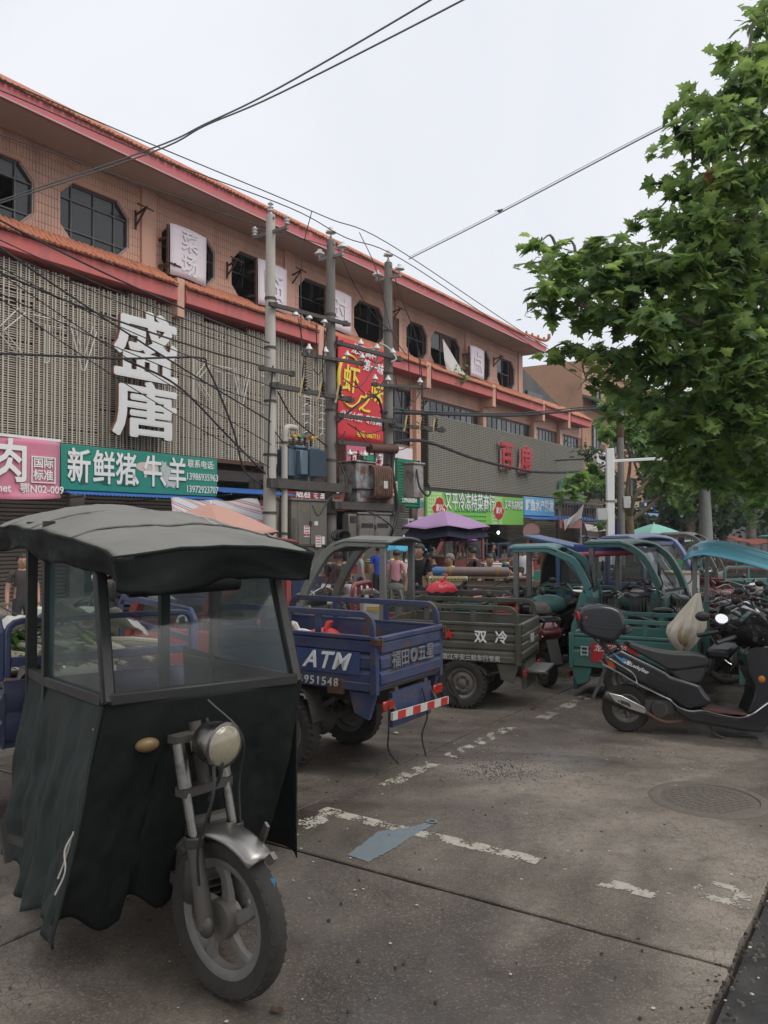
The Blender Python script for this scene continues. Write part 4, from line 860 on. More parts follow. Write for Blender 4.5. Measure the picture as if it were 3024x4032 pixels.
# ================================================================ VEHICLE PARTS
_WC = {}
dusty_rubber = M('tyre_dusty', (.02, .019, .018), .9, var=.45, scale=8, dust=.2, dustcol=(.13, .115, .095), bump=.3)
rim_dirty = M('rim_dirty', (.20, .19, .175), .5, .5, var=.35, scale=12, dust=.45, dustcol=(.12, .1, .085))
def wheel(par, c, Rr, w, style='steel', yaw=0., tread=True, rim=None, out=1):
    """wheel (rim and hub) with a tyre sub-part, axis along local y; out=+1 shows its outer face to +y"""
    rim = rim or rim_dirty; key = (Rr, w, style, tread, rim.name)
    if key not in _WC:
        rr = Rr*(.62 if style == 'steel' else .74 if style == 'mag' else .88 if style == 'wire' else .6)
        t = MB(); h = w/2
        prof = [(rr, -h*.75), (rr+(Rr-rr)*.35, -h), (rr+(Rr-rr)*.75, -h*.96), (Rr*.985, -h*.6), (Rr, 0), (Rr*.985, h*.6), (rr+(Rr-rr)*.75, h*.96), (rr+(Rr-rr)*.35, h), (rr, h*.75)]
        t.lathe(prof+[(rr*1.0, 0)], ax='y', n=48, close=True)
        if tread:
            n = int(2*PI*Rr/.05)
            for i in range(n):
                a = 2*PI*i/n; m = Matrix.Rotation(-a, 3, 'Y')
                for s in (-1, 1):
                    t.box(m @ Vector((Rr*.985-(.0085 if style == 'steel' else .0175), s*h*.5, 0)), (.024, h*.62, .03), m @ Matrix.Rotation(.35*s, 3, 'X'))
                    if style == 'steel': t.box(m @ Vector((Rr*.93, s*h*.90, 0)), (.03, h*.12, .016), m)
        b = MB()
        b.lathe([(rr+.012, -h*.7), (rr+.012, -h*.62), (rr-.015, -h*.5), (rr-.02, h*.5), (rr+.012, h*.62), (rr+.012, h*.7), (rr-.012, h*.72), (rr-.035, h*.45), (rr-.035, -h*.45), (rr-.012, -h*.72)], ax='y', n=40, close=True)
        if style == 'steel':
            b.lathe([(rr-.02, h*.1), (rr*.8, h*.18), (rr*.62, h*.5), (rr*.5, h*.55), (rr*.32, h*.35), (rr*.3, h*.6), (rr*.16, h*.75), (.001, h*.78)], ax='y', n=32)
            b.lathe([(rr-.02, -h*.1), (rr*.6, h*.2), (.3*rr, 0), (.001, 0)], ax='y', n=24)
            for i in range(5):
                a = 2*PI*i/5; b.cyl((rr*.4*math.cos(a), h*.38, rr*.4*math.sin(a)), (rr*.4*math.cos(a), h*.7, rr*.4*math.sin(a)), .014, n=6)
        elif style == 'mag':
            for i in range(5):
                a0 = 2*PI*i/5
                pts = [Vector((rr*t_*math.cos(a0+.55*t_), 0, rr*t_*math.sin(a0+.55*t_))) for t_ in (.16, .4, .65, .98)]
                b.sweep(pts, [.034, .026, .022, .030], 8, prof=[(1.1*math.cos(2*PI*j/8), .75*math.sin(2*PI*j/8)) for j in range(8)])
            b.lathe([(.001, h*1.0), (.03, h*1.0), (.06, h*.7), (.065, -h*.7), (.03, -h), (.001, -h)], ax='y', n=18)
        elif style == 'wire':
            for i in range(18):
                a = 2*PI*i/18; s = 1 if i % 2 else -1
                b.cyl((.02*math.cos(a), s*.03, .02*math.sin(a)), (rr*math.cos(a+.1), 0, rr*math.sin(a+.1)), .0022, n=4, caps=False)
            b.cyl((0, -.04, 0), (0, .04, 0), .022, n=8)
        else:
            b.lathe([(rr-.02, h*.2), (rr*.6, h*.35), (rr*.25, h*.6), (.001, h*.62)], ax='y', n=24)
            for i in range(5):
                a = 2*PI*i/5; b.sweep([(rr*.15*math.cos(a), h*.55, rr*.15*math.sin(a)), (rr*.92*math.cos(a), h*.45, rr*.92*math.sin(a))], [.03, .022], 6)
        _WC[key] = (t, b)
    t, b = _WC[key]
    if isinstance(t, MB):
        W = b.build('wheel', rim, None, smooth=35); T = t.build('tyre', dusty_rubber, W, smooth=35); _WC[key] = (T, W)
    else:
        W = b.copy(); COL.objects.link(W); T = t.copy(); COL.objects.link(T); T.parent = W
    W.parent = par; W.location = c; W.rotation_euler = (0, 0, yaw+(0 if out > 0 else PI))
    return W
def paint(name, col, rustiness=.0, dust=.18):
    return M('paint_'+name, col, .38, .0, var=.18, scale=3, col2=(.085, .045, .03), mix=6, lo=.66-rustiness, hi=.72-rustiness, dust=dust*1.8, dustcol=(.17, .155, .13), spec=.4, bump=.3, bscale=8)
def ribbed(b, x0, x1, y, z0, z1, sgn, n=3, t=.018, d=.016):
    """pressed steel panel along x at side y with n horizontal ribs standing out by d"""
    H = z1-z0; pr = [(0, z0)]
    for k in range(n):
        zc = z0+H*(k+.6)/(n+.2); hw = H*.18/n*1.6
        pr += [(0, zc-hw*1.5), (d, zc-hw), (d, zc+hw), (0, zc+hw*1.5)]
    pr += [(0, z1)]
    pts = [(y+sgn*a, z) for a, z in pr]+[(y-sgn*t, z1), (y-sgn*t, z0)]
    b.prism([(x0, a, z) for a, z in pts], (x1-x0, 0, 0))
def ribbed_y(b, y0, y1, x, z0, z1, sgn, n=3, t=.018, d=.016):
    c = MB(); ribbed(c, y0, y1, 0, z0, z1, 1, n, t, d)
    b.add([(x+sgn*p[1], p[0], p[2]) for p in c.v], c.f)

def cargo_trike(lab, loc, rz, col, L=1.6, W=1.0, z0=.6, z1=.95, zr=1.1, R_=.27, cab=None, cabmat=None, railmat=None, ribs=3, group='cargo tricycles', axle=None, fancy=True, front=True, roofz=1.7, posts=3, name='cargo_tricycle', inner=None):
    """three-wheeled cargo motorcycle: origin on the ground under the middle of the tailgate, x forward"""
    T = thing(name, lab, 'cargo tricycle', (*loc, 0), rz, group)
    rm = railmat or col; ax = axle if axle is not None else L*.5; h = W/2; cm = cabmat or col
    b = MB(); b.b2(0.02, L-.02, -h+.02, h-.02, z0, z0+.03); b.build('bed_floor', inner or dark_iron, T)
    for s in (-1, 1):
        b = MB(); ribbed(b, .03, L-.03, s*(h-.004), z0+.02, z1, s, ribs)
        b.b2(0.0, .05, s*h-.025, s*h+.025, z0-.02, z1+.006); b.b2(L-.05, L, s*h-.025, s*h+.025, z0-.02, z1+.004)
        b.b2(.05, L-.05, s*h-.018, s*h+.022, z1-.018, z1+.01); b.b2(.05, L-.05, s*h-.018, s*h+.02, z0-.0, z0+.06)
        b.build('side_panel', col, T, bevel=.004, smooth=30)
        b = MB(); r = .09
        pth = [(.045, s*h, z1)]+[(.045+r-r*math.cos(a), s*h, zr-r+r*math.sin(a)) for a in [PI/2*i/5 for i in range(6)]]+[(L-.045-r+r*math.sin(a), s*h, zr-r+r*math.cos(a)) for a in [PI/2*i/5 for i in range(6)]]+[(L-.045, s*h, z1)]
        b.flat(pth, .03, .045)
        for k in range(1, posts): b.b2(L*k/posts-.025, L*k/posts+.025, s*h-.012, s*h+.012, z1+.012, zr-.012)
        b.build('side_rail', rm, T, bevel=.004)
        b = MB(); b.b2(.0, L, s*.22-.025, s*.22+.025, z0-.13, z0-.002); b.build('chassis_beam', dark_iron, T)
        b = MB(); b.sweep(smooth_path([(ax-R_*1.02, s*(h-.06), R_+.1), (ax-R_*.75, s*(h-.06), z0-.06), (ax, s*(h-.06), z0-.015), (ax+R_*.75, s*(h-.06), z0-.06), (ax+R_*1.02, s*(h-.06), R_+.1)], 3), 1, 4, prof=[(.006, .08), (.006, -.08), (-.006, -.08), (-.006, .08)]); b.build('mudguard', dark_iron, T)
        wheel(T, (ax, s*(h-.04), R_), R_, .13, 'steel', out=s)
        b = MB(); b.prism([(.02, s*(h-.02)-.02, z0-.01), (.24, s*(h-.02)-.02, z0-.01), (.2, s*(h-.02)-.02, z0-.16), (.08, s*(h-.02)-.02, z0-.2)], (0, .04, 0)); b.build('corner_bracket', col, T)
        b = MB(); b.b2(-.03, -.005, s*h*.78-.07, s*h*.78+.07, z0-.14, z0-.07); b.build('tail_light', M('tail_light_red', (.30, .02, .015), .25, var=.1), T, bevel=.008)
        b = MB(); b.flat([(ax-.4, s*(h-.13), z0-.1), (ax, s*(h-.13), R_+.03), (ax+.4, s*(h-.13), z0-.1)], .06, .03); b.build('leaf_spring', dark_iron, T)
    b = MB(); ribbed_y(b, -h+.03, h-.03, .004, z0+.02, z1-.01, -1, ribs); b.b2(-.02, .03, -h+.03, h-.03, z1-.03, z1+.004); b.build('tailgate', col, T, bevel=.004, smooth=30)
    b = MB(); b.b2(L-.03, L-.004, -h+.03, h-.03, z0+.02, z1); b.build('front_panel', col, T)
    b = MB(); b.cyl((ax, -h+.06, R_), (ax, h-.06, R_), .045, n=10); b.ell((ax, 0, R_), (.13, .12, .12), 12, 8); b.build('rear_axle', dark_iron, T)
    b = MB(); b.b2(-.005, .03, -h*.6, h*.6, z0-.28, z0-.03); b.build('skirt_plate', col, T)
    if not front: return T
    # front end
    xs = L+.95; Rf = R_*1.0
    wheel(T, (xs, 0, Rf), Rf, .09, 'mag')
    b = MB()
    for s in (-1, 1): b.cyl((xs, s*.075, Rf), (xs-.25, s*.075, .92), .022, n=8)
    b.box((xs-.22, 0, .86), (.06, .22, .04)); b.build('fork', worn_chrome, T)
    b = MB(); b.sweep([(xs+(Rf+.04)*math.cos(a), 0, Rf+(Rf+.04)*math.sin(a)) for a in [R(20)+R(130)*i/8 for i in range(9)]], 1, 4, prof=[(.004, .065), (.004, -.065), (-.004, -.065), (-.004, .065)]); b.build('front_mudguard', col, T)
    b = MB(); b.sweep(smooth_path([(xs-.48, -.36, 1.02), (xs-.4, -.3, 1.04), (xs-.3, -.12, .98), (xs-.3, .12, .98), (xs-.4, .3, 1.04), (xs-.48, .36, 1.02)], 4), .014, 7); hb = b.build('handlebar', steel_grey, T)
    for s in (-1, 1):
        b = MB(); b.cyl((xs-.5, s*.38, 1.02), (xs-.4, s*.27, 1.04), .021, n=8); b.build('grip', black_plastic, hb)
    b = MB(); b.cyl((xs-.26, 0, .96), (xs-.13, 0, .95), .06, .09, n=16); h_ = b.build('headlight', chrome, T); b = MB(); b.ell((xs-.13, 0, .95), (.03, .085, .085), 14, 8); b.build('lens', M('lens_pale', (.5, .48, .4), .1, var=.1), h_)
    b = MB(); b.ell((xs-.6, 0, .78), (.27, .15, .13), 14, 8); b.build('fuel_tank', cm, T)
    b = MB(); b.b2(L+.02, L+.33, -.22, .22, .66, .76); b.build('seat', black_plastic, T, bevel=.03, seg=2)
    b = MB(); b.b2(xs-.75, xs-.45, -.14, .14, .3, .62); b.b2(xs-.68, xs-.5, -.1, .1, .62, .7); b.build('engine', dark_iron, T, bevel=.02)
    b = MB(); b.bar((L, -.2, z0-.1), (xs-.4, -.1, .42), .05); b.bar((L, .2, z0-.1), (xs-.4, .1, .42), .05); b.bar((xs-.6, 0, .68), (xs-.25, 0, .88), .05); b.build('frame', dark_iron, T)
    b = MB(); b.b2(L-.02, xs-.5, -.4, -.16, .3, .33); b.b2(L-.02, xs-.5, .16, .4, .3, .33); b.build('footboard', dark_iron, T)
    if cab in ('open', 'box'):
        hw = W*.5-.02; xf = xs+.02
        for s in (-1, 1):
            b = MB(); b.flat(smooth_path([(xf+.02, s*hw, .42), (xf, s*hw, .95), (xf-.18, s*hw, 1.35), (xf-.36, s*hw, roofz-.1), (xf-.55, s*hw, roofz-.02)], 5)+[Vector((L-.04, s*hw, roofz-.03))], .09, .085); b.build('cab_side_frame', cm, T, bevel=.006)
            b = MB(); b.b2(L-.03, L+.04, s*hw-.03, s*hw+.03, z0, roofz-.04); b.build('rear_post', cm if cab == 'box' else steel_grey, T, bevel=.006)
        b = MB(); b.sheet(lambda u, v: (L-.1+(xf-.42-L+.1)*u, (hw+.05)*(2*v-1), roofz+.045*(1-(2*v-1)**2)-.1*max(0, u-.75)**2*8-.02*(1-u)), 10, 10); b.build('cab_roof', cm, T, solid=.025)
        b = MB(); b.sheet(lambda u, v: (xf-.02-.36*u-.0*v, (hw-.04)*(2*v-1), .98+(roofz-.12-.98)*u), 4, 4); b.build('windscreen', glassmat('trike_glass', (.72, .75, .73), .36, .1, (.24, .24, .22)), T, smooth=0)
        b = MB(); b.sheet(lambda u, v: (xf+.03*math.sin(PI*v)+(.02 if u < .5 else 0), hw*(2*v-1), .42+.55*u), 4, 8); b.build('nose_panel', cm, T, solid=.02)
        for s in (-1, 1):
            b = MB(); b.prism([(xf-.26, s*hw-.02, .42), (xf, s*hw-.02, .42), (xf, s*hw-.02, .96), (xf-.12, s*hw-.02, .98)], (0, .04, 0)); b.build('nose_side', cm, T, bevel=.01)
        b = MB(); b.flat([(xf-.01, -hw, .98), (xf-.01, hw, .98)], .05, .05); b.flat([(xf-.38, -hw, roofz-.1), (xf-.38, hw, roofz-.1)], .05, .05); b.build('screen_frame', cm if cab == 'box' else black_plastic, T)
        b = MB(); b.bar((xf+.0, .05, 1.0), (xf-.17, -.12, 1.35), .012); b.build('wiper', black_plastic, T)
        if cab == 'box':
            for s in (-1, 1):
                b = MB(); b.b2(L+.03, xf-.1, s*hw-.02, s*hw+.02, .45, .98); b.build('door_panel', cm, T, bevel=.01)
                b = MB(); b.add([(L+.08, s*(hw+.0), .99), (xf-.06, s*hw, .99), (xf-.36, s*hw, roofz-.12), (L+.08, s*hw, roofz-.1)], [(0, 1, 2, 3)]); b.build('side_window', glassmat('trike_glass', (.72, .75, .73), .36, .1, (.24, .24, .22)), T, smooth=0)
            b = MB(); b.add([(L, -hw+.05, .99), (L, hw-.05, .99), (L, hw-.05, roofz-.08), (L, -hw+.05, roofz-.08)], [(0, 1, 2, 3)]); b.build('rear_window', glassmat('trike_glass'), T, smooth=0)
        for s in (-1, 1):
            b = MB(); b.sweep(smooth_path([(xf-.05, s*hw, .98), (xf+.05, s*(hw+.1), 1.08), (xf+.04, s*(hw+.16), 1.2)], 4), .009, 6); st = b.build('mirror_stalk', black_plastic, T); b = MB(); b.ell((xf+.04, s*(hw+.18), 1.28), (.02, .05, .09), 12, 8); b.build('mirror', black_plastic, st)
    return T
HEAD = lambda x, y: math.atan2(y, x)

# ================================================================ BLUE CARGO TRICYCLE (tailgate towards the camera)
blue = paint('blue', (.012, .034, .125), .11); 
redcab = paint('dark_red', (.34, .03, .03), .0)
TB = cargo_trike('blue cargo tricycle with its tailgate facing us and white ATM lettering on its side', (.207, 6.2), HEAD(-.85, .53), blue, L=1.55, W=.945, z0=.66, z1=1.04, zr=1.2, R_=.285, cab='box', cabmat=redcab, ribs=3, axle=.84)
wl_ = M('letter_worn', (.52, .52, .5), .6, var=.15, col2=(.05, .08, .2), mix=9, lo=.62, hi=.7)
yo = .945/2+.02
b = MB(); b.b2(.14, 1.3, yo-.006, yo-.001, .77, .93); b.build('side_stripe', paint('blue_mid', (.016, .048, .19), .06), TB)
text('ATM', .17, white_letter, TB, (.44, yo+.003, .85), (R(90), 0, R(180)), bold=.02, shear=.35, space=1.15, sx=1.05)
text('6951548', .085, wl_, TB, (.5, yo+.004, .70), (R(90), 0, R(180)), bold=.004, space=1.25)
for k, ch in enumerate('福田◎五星'): text(ch, .125, M('letter_dull', (.36, .33, .33), .6) if 0 else M('letter_faint', (.17, .17, .18), .6, var=.2), TB, (-.022, .26-.125*k, .86), (R(90), 0, R(-90)), bold=.012)
text('江汉', .09, M('letter_dull', (.36, .33, .33), .6), TB, (2.1, .47, .8), (R(90), 0, R(180)), bold=.01)
b = MB(); b.box((-.07, -.02, .475), (.02, .84, .055), Matrix.Rotation(R(2), 3, 'X')); bar_ = b.build('bumper_bar', M('bumper_white', (.5, .48, .44), .6, var=.2, col2=(.2, .1, .06), mix=6, lo=.55, hi=.7), TB)
for k in range(4): b = MB(); b.box((-.0815, .28-.215*k, .4875-.0075*k), (.004, .105, .054), Matrix.Rotation(R(2), 3, 'X')); b.build('red_stripe', red_paint, bar_)
b = MB(); b.bar((-.05, .3, .48), (.02, .3, .58), .03); b.bar((-.05, -.3, .46), (.02, -.3, .58), .03); b.build('bumper_bracket', dark_iron, TB)
for y, z, q in ((.36, .14, .05), (-.12, .1, -.03)): b = MB(); b.sweep(smooth_path([(-.02, y, .6), (-.05, y+q, .4), (-.03, y+.02, .25), (-.07, y-q, z)], 4), .007, 5); b.build('trailing_wire', cable_mat, TB)
for x, z in ((.35, .67), (1.2, .67)): b = MB(); b.b2(x-.07, x+.07, .47, .497, z-.05, z+.06); b.build('hinge', rust, TB, bevel=.006)
for s in (-1, 1): b = MB(); b.b2(-.03, .04, s*.475-.03, s*.475+.03, .99, 1.03); b.bar((-.03, s*.475, .95), (-.03, s*.475, 1.03), .02); b.build('latch', rust, TB)

# ================================================================ ARMY GREEN CARGO TRICYCLE
green = paint('army_green', (.032, .036, .022), .05, .3)
cabgrey = M('cab_grey_green', (.17, .195, .18), .45, .1, var=.2, scale=4, dust=.3, col2=(.09, .1, .09), mix=3, lo=.5, hi=.75)
TG = cargo_trike('army green cargo tricycle with a red star on its side and a grey open cab', (1.51, 8.58), HEAD(-.93, .36), green, L=1.45, W=.93, z0=.48, z1=.86, zr=1.02, R_=.25, cab='open', cabmat=cabgrey, ribs=4, axle=.6, roofz=1.68)
yo = .93/2+.02
star = [(.06*math.cos(R(90)+PI*i/5)*(1 if i % 2 == 0 else .42), .06*math.sin(R(90)+PI*i/5)*(1 if i % 2 == 0 else .42)) for i in range(10)]
b = MB(); b.prism([(.73-x*1.0, yo, .74+z*1.0) for x, z in star], (0, .006, 0)); b.build('star', M('star_red', (.55, .03, .02), .4), TG, smooth=0)
for ch, x in (('双', .40), ('冷', .19)): text(ch, .13, white_letter, TG, (x, yo+.002, .725), (R(90), 0, R(180)), bold=.02)
text('潜江平安三轮车行专卖', .06, wl_, TG, (.5, yo+.003, .515), (R(90), 0, R(180)), bold=.006)
text('安康', .1, wl_, TG, (-.022, 0, .68), (R(90), 0, R(-90)), bold=.008)
b = MB(); b.flat([(.75, .46, .3), (.62, .5, .1), (.6, .5, .0+.05)], .05, .01); b.build('mud_flap', black_plastic, TG)
b = MB(); b.b2(-.2, .0, -.28, .25, .36, .39); b.build('rear_step', steel_grey, TG, bevel=.008)
# second green bed behind
T2 = cargo_trike('dark green cargo tricycle parked behind the one with the red star', (1.45, 11.0), HEAD(-.95, .3), paint('army_green2', (.03, .036, .026), .04, .3), L=1.6, W=1.0, z0=.38, z1=.68, zr=.9, R_=.25, cab=None, ribs=3)
# red frame tricycle with brown backrest
rf_ = thing('cargo_tricycle', 'red framed tricycle with a brown padded backrest seen over the blue bed', 'cargo tricycle', (-.28, 10.5, 0), HEAD(-.95, .3), 'cargo tricycles')
rp_ = paint('frame_red', (.28, .02, .03), .02)
b = MB(); b.sweep([(0, -.36, .55), (0, -.36, 1.02)]+[(0, -.36+.1-.1*math.cos(a), 1.02+.1*math.sin(a)) for a in [PI/2*i/4 for i in range(1, 5)]]+[(0, .26+.1*math.sin(a), 1.02+.1*math.cos(a)) for a in [PI/2*i/4 for i in range(5)]]+[(0, .36, .55)], .03, 8); b.bar((0, -.1, .5), (0, -.1, 1.1), .04); b.bar((0, .12, .5), (0, .12, 1.1), .04); b.bar((0, -.36, .8), (0, .36, .8), .035); b.build('back_frame', rp_, rf_)
brown = M('vinyl_brown', (.12, .075, .055), .5, var=.2, dust=.2)
b = MB(); b.b2(-.09, -.03, -.18, .18, .55, 1.05); b.build('backrest', brown, rf_, bevel=.03, seg=3)
text('金祝福', .1, wl_, rf_, (-.093, 0, .88), (R(90), 0, R(-90)), bold=.01)
b = MB(); b.b2(.02, .4, -.25, .25, .5, .6); b.build('seat', brown, rf_, bevel=.03, seg=2)
b = MB(); b.b2(-1.3, -.05, -.42, .42, .42, .5); b.b2(-1.3, -.05, -.44, -.4, .5, .72); b.b2(-1.3, -.05, .4, .44, .5, .72); b.build('bed', rp_, rf_, bevel=.01)
for s in (-1, 1): wheel(rf_, (-.6, s*.36, .25), .25, .12, 'steel', out=s)
wheel(rf_, (1.0, 0, .25), .25, .08, 'mag'); b = MB(); b.cyl((1.0, .07, .25), (.78, .07, .95), .02); b.cyl((1, -.07, .25), (.78, -.07, .95), .02); b.bar((.0, 0, .5), (.8, 0, .7), .06); b.build('fork', worn_chrome, rf_)
b = MB(); b.sweep(smooth_path([(.5, -.34, .98), (.62, -.25, 1.03), (.75, 0, .93), (.62, .25, 1.03), (.5, .34, .98)], 4), .016, 6); b.build('handlebar', chrome, rf_)
b = MB(); b.ell((.85, 0, .88), (.09, .1, .1), 12, 8); b.build('headlight', worn_chrome, rf_)

# ================================================================ TEAL TRICYCLE behind the scooter
teal = paint('teal', (.03, .185, .16), .05, .2); teal_blue = M('canopy_teal', (.09, .33, .42), .35, .1, var=.2, dust=.15)
T3 = cargo_trike('teal cargo tricycle with a red sticker and a plastic bag behind the black scooter', (2.2, 9.3), HEAD(.87, -.49), teal, L=1.2, W=.84, z0=.34, z1=.68, zr=.84, R_=.24, cab=None, ribs=2, front=False, inner=paint('teal_pale', (.10, .36, .33)))
yo = -.84/2-.02
b = MB(); b.b2(.24, .72, yo-.004, yo+.002, .40, .6); st_ = b.build('sticker', M('sticker_red', (.48, .03, .035), .4, var=.1), T3)
text('龙虾调料', .085, white_letter, st_, (.44, yo-.006, .545), (R(90), 0, 0), bold=.006, shear=.2); text('第一味', .085, white_letter, st_, (.55, yo-.006, .45), (R(90), 0, 0), bold=.006, shear=.2)
text('日', .12, wl_, T3, (.17, yo-.004, .5), (R(90), 0, 0), bold=.01)
for s in (-1, 1):
    b = MB(); b.b2(1.24, 1.30, s*.4-.025, s*.4+.025, .3, 1.02); b.build('teal_post', teal, T3, bevel=.008)
    b = MB(); b.bar((1.27, s*.4, 1.0), (1.29, s*.4, 1.63), .04); b.build('canopy_post', steel_grey, T3)
b = MB(); b.b2(1.36, 1.6, -.3, .3, .5, .6); b.build('seat', black_plastic, T3, bevel=.03)
b = MB(); b.sheet(lambda u, v: (1.2+1.65*u, .55*(2*v-1), 1.70-.12*u-.5*u*u-2.6*max(0, .13-u)**2*2-.13*abs(2*v-1)**2.2+.012*math.sin(9*PI*v)), 18, 16); b.build('canopy', teal_blue, T3, solid=.012)
b = MB()
for k in (.2, .4, .6, .8): b.flat([(1.2+1.65*t, .55*(2*k-1), 1.703-.12*t-.5*t*t-.13*abs(2*k-1)**2.2) for t in (.15, .3, .5, .75, .98)], .03, .02)
b.build('canopy_rib', M('canopy_frame', (.12, .25, .3), .5), T3)
b = MB(); b.b2(1.68, 1.73, -.4, .4, .28, .74); b.sweep([(1.71, -.38, .7), (1.71, -.38, .88), (1.71, -.34, .92), (1.71, .34, .92), (1.71, .38, .88), (1.71, .38, .7)], .022, 8); b.build('front_shield', teal, T3, bevel=.01)
b = MB(); b.b2(1.75, 1.77, -.33, .33, .74, .89); b.build('shield_panel', M('panel_white', (.5, .49, .46), .5, var=.15), T3)
wheel(T3, (2.1, 0, .24), .24, .09, 'mag')
b = MB(); b.cyl((2.1, .07, .24), (1.85, .07, .95), .02); b.cyl((2.1, -.07, .24), (1.85, -.07, .95), .02); b.build('fork', worn_chrome, T3)
b = MB(); b.sweep(smooth_path([(1.6, -.34, .99), (1.7, -.25, 1.03), (1.83, 0, .95), (1.7, .25, 1.03), (1.6, .34, .99)], 4), .016, 6); b.build('handlebar', chrome, T3)
bag_m = M('plastic_bag', (.64, .58, .47), .35, var=.15, scale=5, bump=.6, bscale=14, trans=.25)
bg_ = thing('plastic_bag', 'creased cream plastic bag hanging on the teal post of the tricycle behind the scooter', 'plastic bag', at(2690, 2440, 8.1), 0)
b = MB()
def bagf(u, v):
    a = 2*PI*u; z = -.3+.56*v; low = math.sin(PI*min(1, v*1.25+.02))**.6 if v < .4 else 1.0-.9*((v-.4)/.6)**1.1
    r = .165*low*(1+(.10+.10*v)*math.sin(5*a+6*v)+.07*math.sin(9*a-4*v)+.05*math.sin(17*a+9*v))
    return (r*math.cos(a)+.20*max(0, v-.25), .6*r*math.sin(a), z+.02*math.sin(3*a)*(1-v))
b.sheet(bagf, 64, 30); b.build('bag', bag_m, bg_, weld=True)
b = MB(); b.ell((-.01, 0, -.14), (.13, .09, .13), 12, 8); b.build('contents', M('bag_contents', (.32, .24, .13), .7, var=.3, scale=9), bg_)

# ================================================================ CANVAS CABBED TRICYCLE in front
canvas = M('canvas_black', (.0065, .0085, .008), .65, var=.3, scale=4, bump=.35, bscale=14, dust=.05, dustcol=(.09, .09, .08), spec=.18)
canvas_top = M('canvas_top_dusty', (.15, .15, .138), .75, var=.35, scale=3, bump=.4, bscale=12, col2=(.22, .215, .195), mix=1.2, lo=.4, hi=.7, dust=.25, dustcol=(.2, .19, .17))
curtain_m = M('canvas_green', (.017, .025, .022), .7, var=.3, scale=3, bump=.35, bscale=12, dust=.1, dustcol=(.12, .12, .11), spec=.3)
BLOC = (-.744, 3.53); BROT = HEAD(.566, -.825)
TK = thing('canopy_tricycle', 'black canvas cabbed cargo tricycle with round headlight close to the camera', 'cargo tricycle', (*BLOC, 0), BROT)
def crown(d):   # roof height along the vehicle, d metres behind the front edge reference
    return 1.715+.21*(1-math.exp(-max(0, d+.14)*1.15))+.03*math.sin(max(0, d)*1.4)
def roofp(u, v, x0=.13, x1=-2.15):
    x = x0+(x1-x0)*u; d = -x; w = .43+.06*min(1, max(0, d)/.6); t = 2*v-1
    z = crown(d)-(.035+.075*min(1, max(0, d)))*abs(t)**2.4
    z += .016*math.cos(2*PI*d/.75)*(1-abs(t)**2)+wr((x*.7, w*t, 0), 5., .010, 1)+wr((x, w*t, 0), 16., .0035, 6)
    return Vector((x, w*t, z))
b = MB(); b.sheet(lambda u, v: roofp(u, v), 90, 36); b.build('canopy', canvas_top, TK, solid=.008, smooth=60)
b = MB()
N_ = 90
def edge(t):     # perimeter of the canopy from rear right (image near side) round the front to rear left
    if t < .42: return roofp(1-t/.42, 0), Vector((0, -1, 0))
    if t < .58: return roofp(0, (t-.42)/.16), Vector((1, 0, 0))
    return roofp((t-.58)/.42, 1), Vector((0, 1, 0))
def val(u, v):
    p, n = edge(u); dep = .125+.018*math.sin(31*u)+.012*math.sin(57*u+1)+(.03 if .42 < u < .58 else 0)*math.sin(PI*(u-.42)/.16)
    wob = (.018*math.sin(41*u+2*v)+.012*math.sin(73*u))*v-.02*v
    return p+n*(.012+wob+wr((u*9, v*.5, 0), 2.2, .022, 2)*v)+Vector((0, 0, .004-dep*v))
b.sheet(val, 260, 10); b.build('canopy_valance', canvas, TK, solid=.006, smooth=60)
b = MB(); b.sweep([edge(i/60)[0]+edge(i/60)[1]*.012+Vector((0, 0, .002)) for i in range(61)], .008, 6); b.build('canopy_piping', canvas, TK)
b = MB(); b.cyl((.06, -.36, 1.575), (.07, .1, 1.58), .045, .038, n=12); b.sweep([(.06, -.38, 1.575), (.06, -.36, 1.575)], [.02, .045], 12); b.build('rolled_flap', canvas, TK)
fr = M('frame_black', (.014, .016, .016), .5, var=.3, dust=.06)
ZS = 1.125
b = MB()
for s in (-1, 1): b.flat([(0, s*.42, ZS-.02), (-.24, s*.4, 1.72)], .05, .05)
b.flat([(.0, -.42, ZS), (.0, .42, ZS)], .045, .05); b.flat([(-.235, -.41, 1.69), (-.235, .41, 1.69)], .04, .04); b.build('screen_frame', fr, TK, bevel=.008)
b = MB(); b.add([(-.005, -.4, ZS), (-.005, .4, ZS), (-.232, .38, 1.69), (-.232, -.38, 1.69)], [(0, 1, 2, 3)]); b.build('windscreen', glassmat('canopy_film', (.84, .86, .85), .17, .12, (.20, .22, .22), 2.), TK, smooth=0)
for x, y in ((-1.0, .16), (-1.0, .45), (-1.38, -.43), (-.95, -.44)):
    b = MB(); b.flat([(x, y, .5), (x, y, 1.84)], .05, .05); b.build('cab_post', fr, TK)
for s in (-1, 1):
    b = MB(); b.flat([(-.04, s*.425, ZS-.01), (-.95, s*.445, 1.06), (-1.38, s*.43, 1.04)], .04, .05); b.flat([(-.22, s*.43, 1.69), (-1.38, s*.44, 1.74)], .04, .04); b.build('window_rail', fr, TK, bevel=.006)
    b = MB(); b.add([(-.03, s*.425, ZS), (-.93, s*.443, 1.06), (-.93, s*.44, 1.72), (-.25, s*.43, 1.68)], [(0, 1, 2, 3)]); b.build('side_window', glassmat('canopy_side', (.60, .72, .71), .6, .15, (.09, .16, .16), 3.), TK, smooth=0)
b = MB()
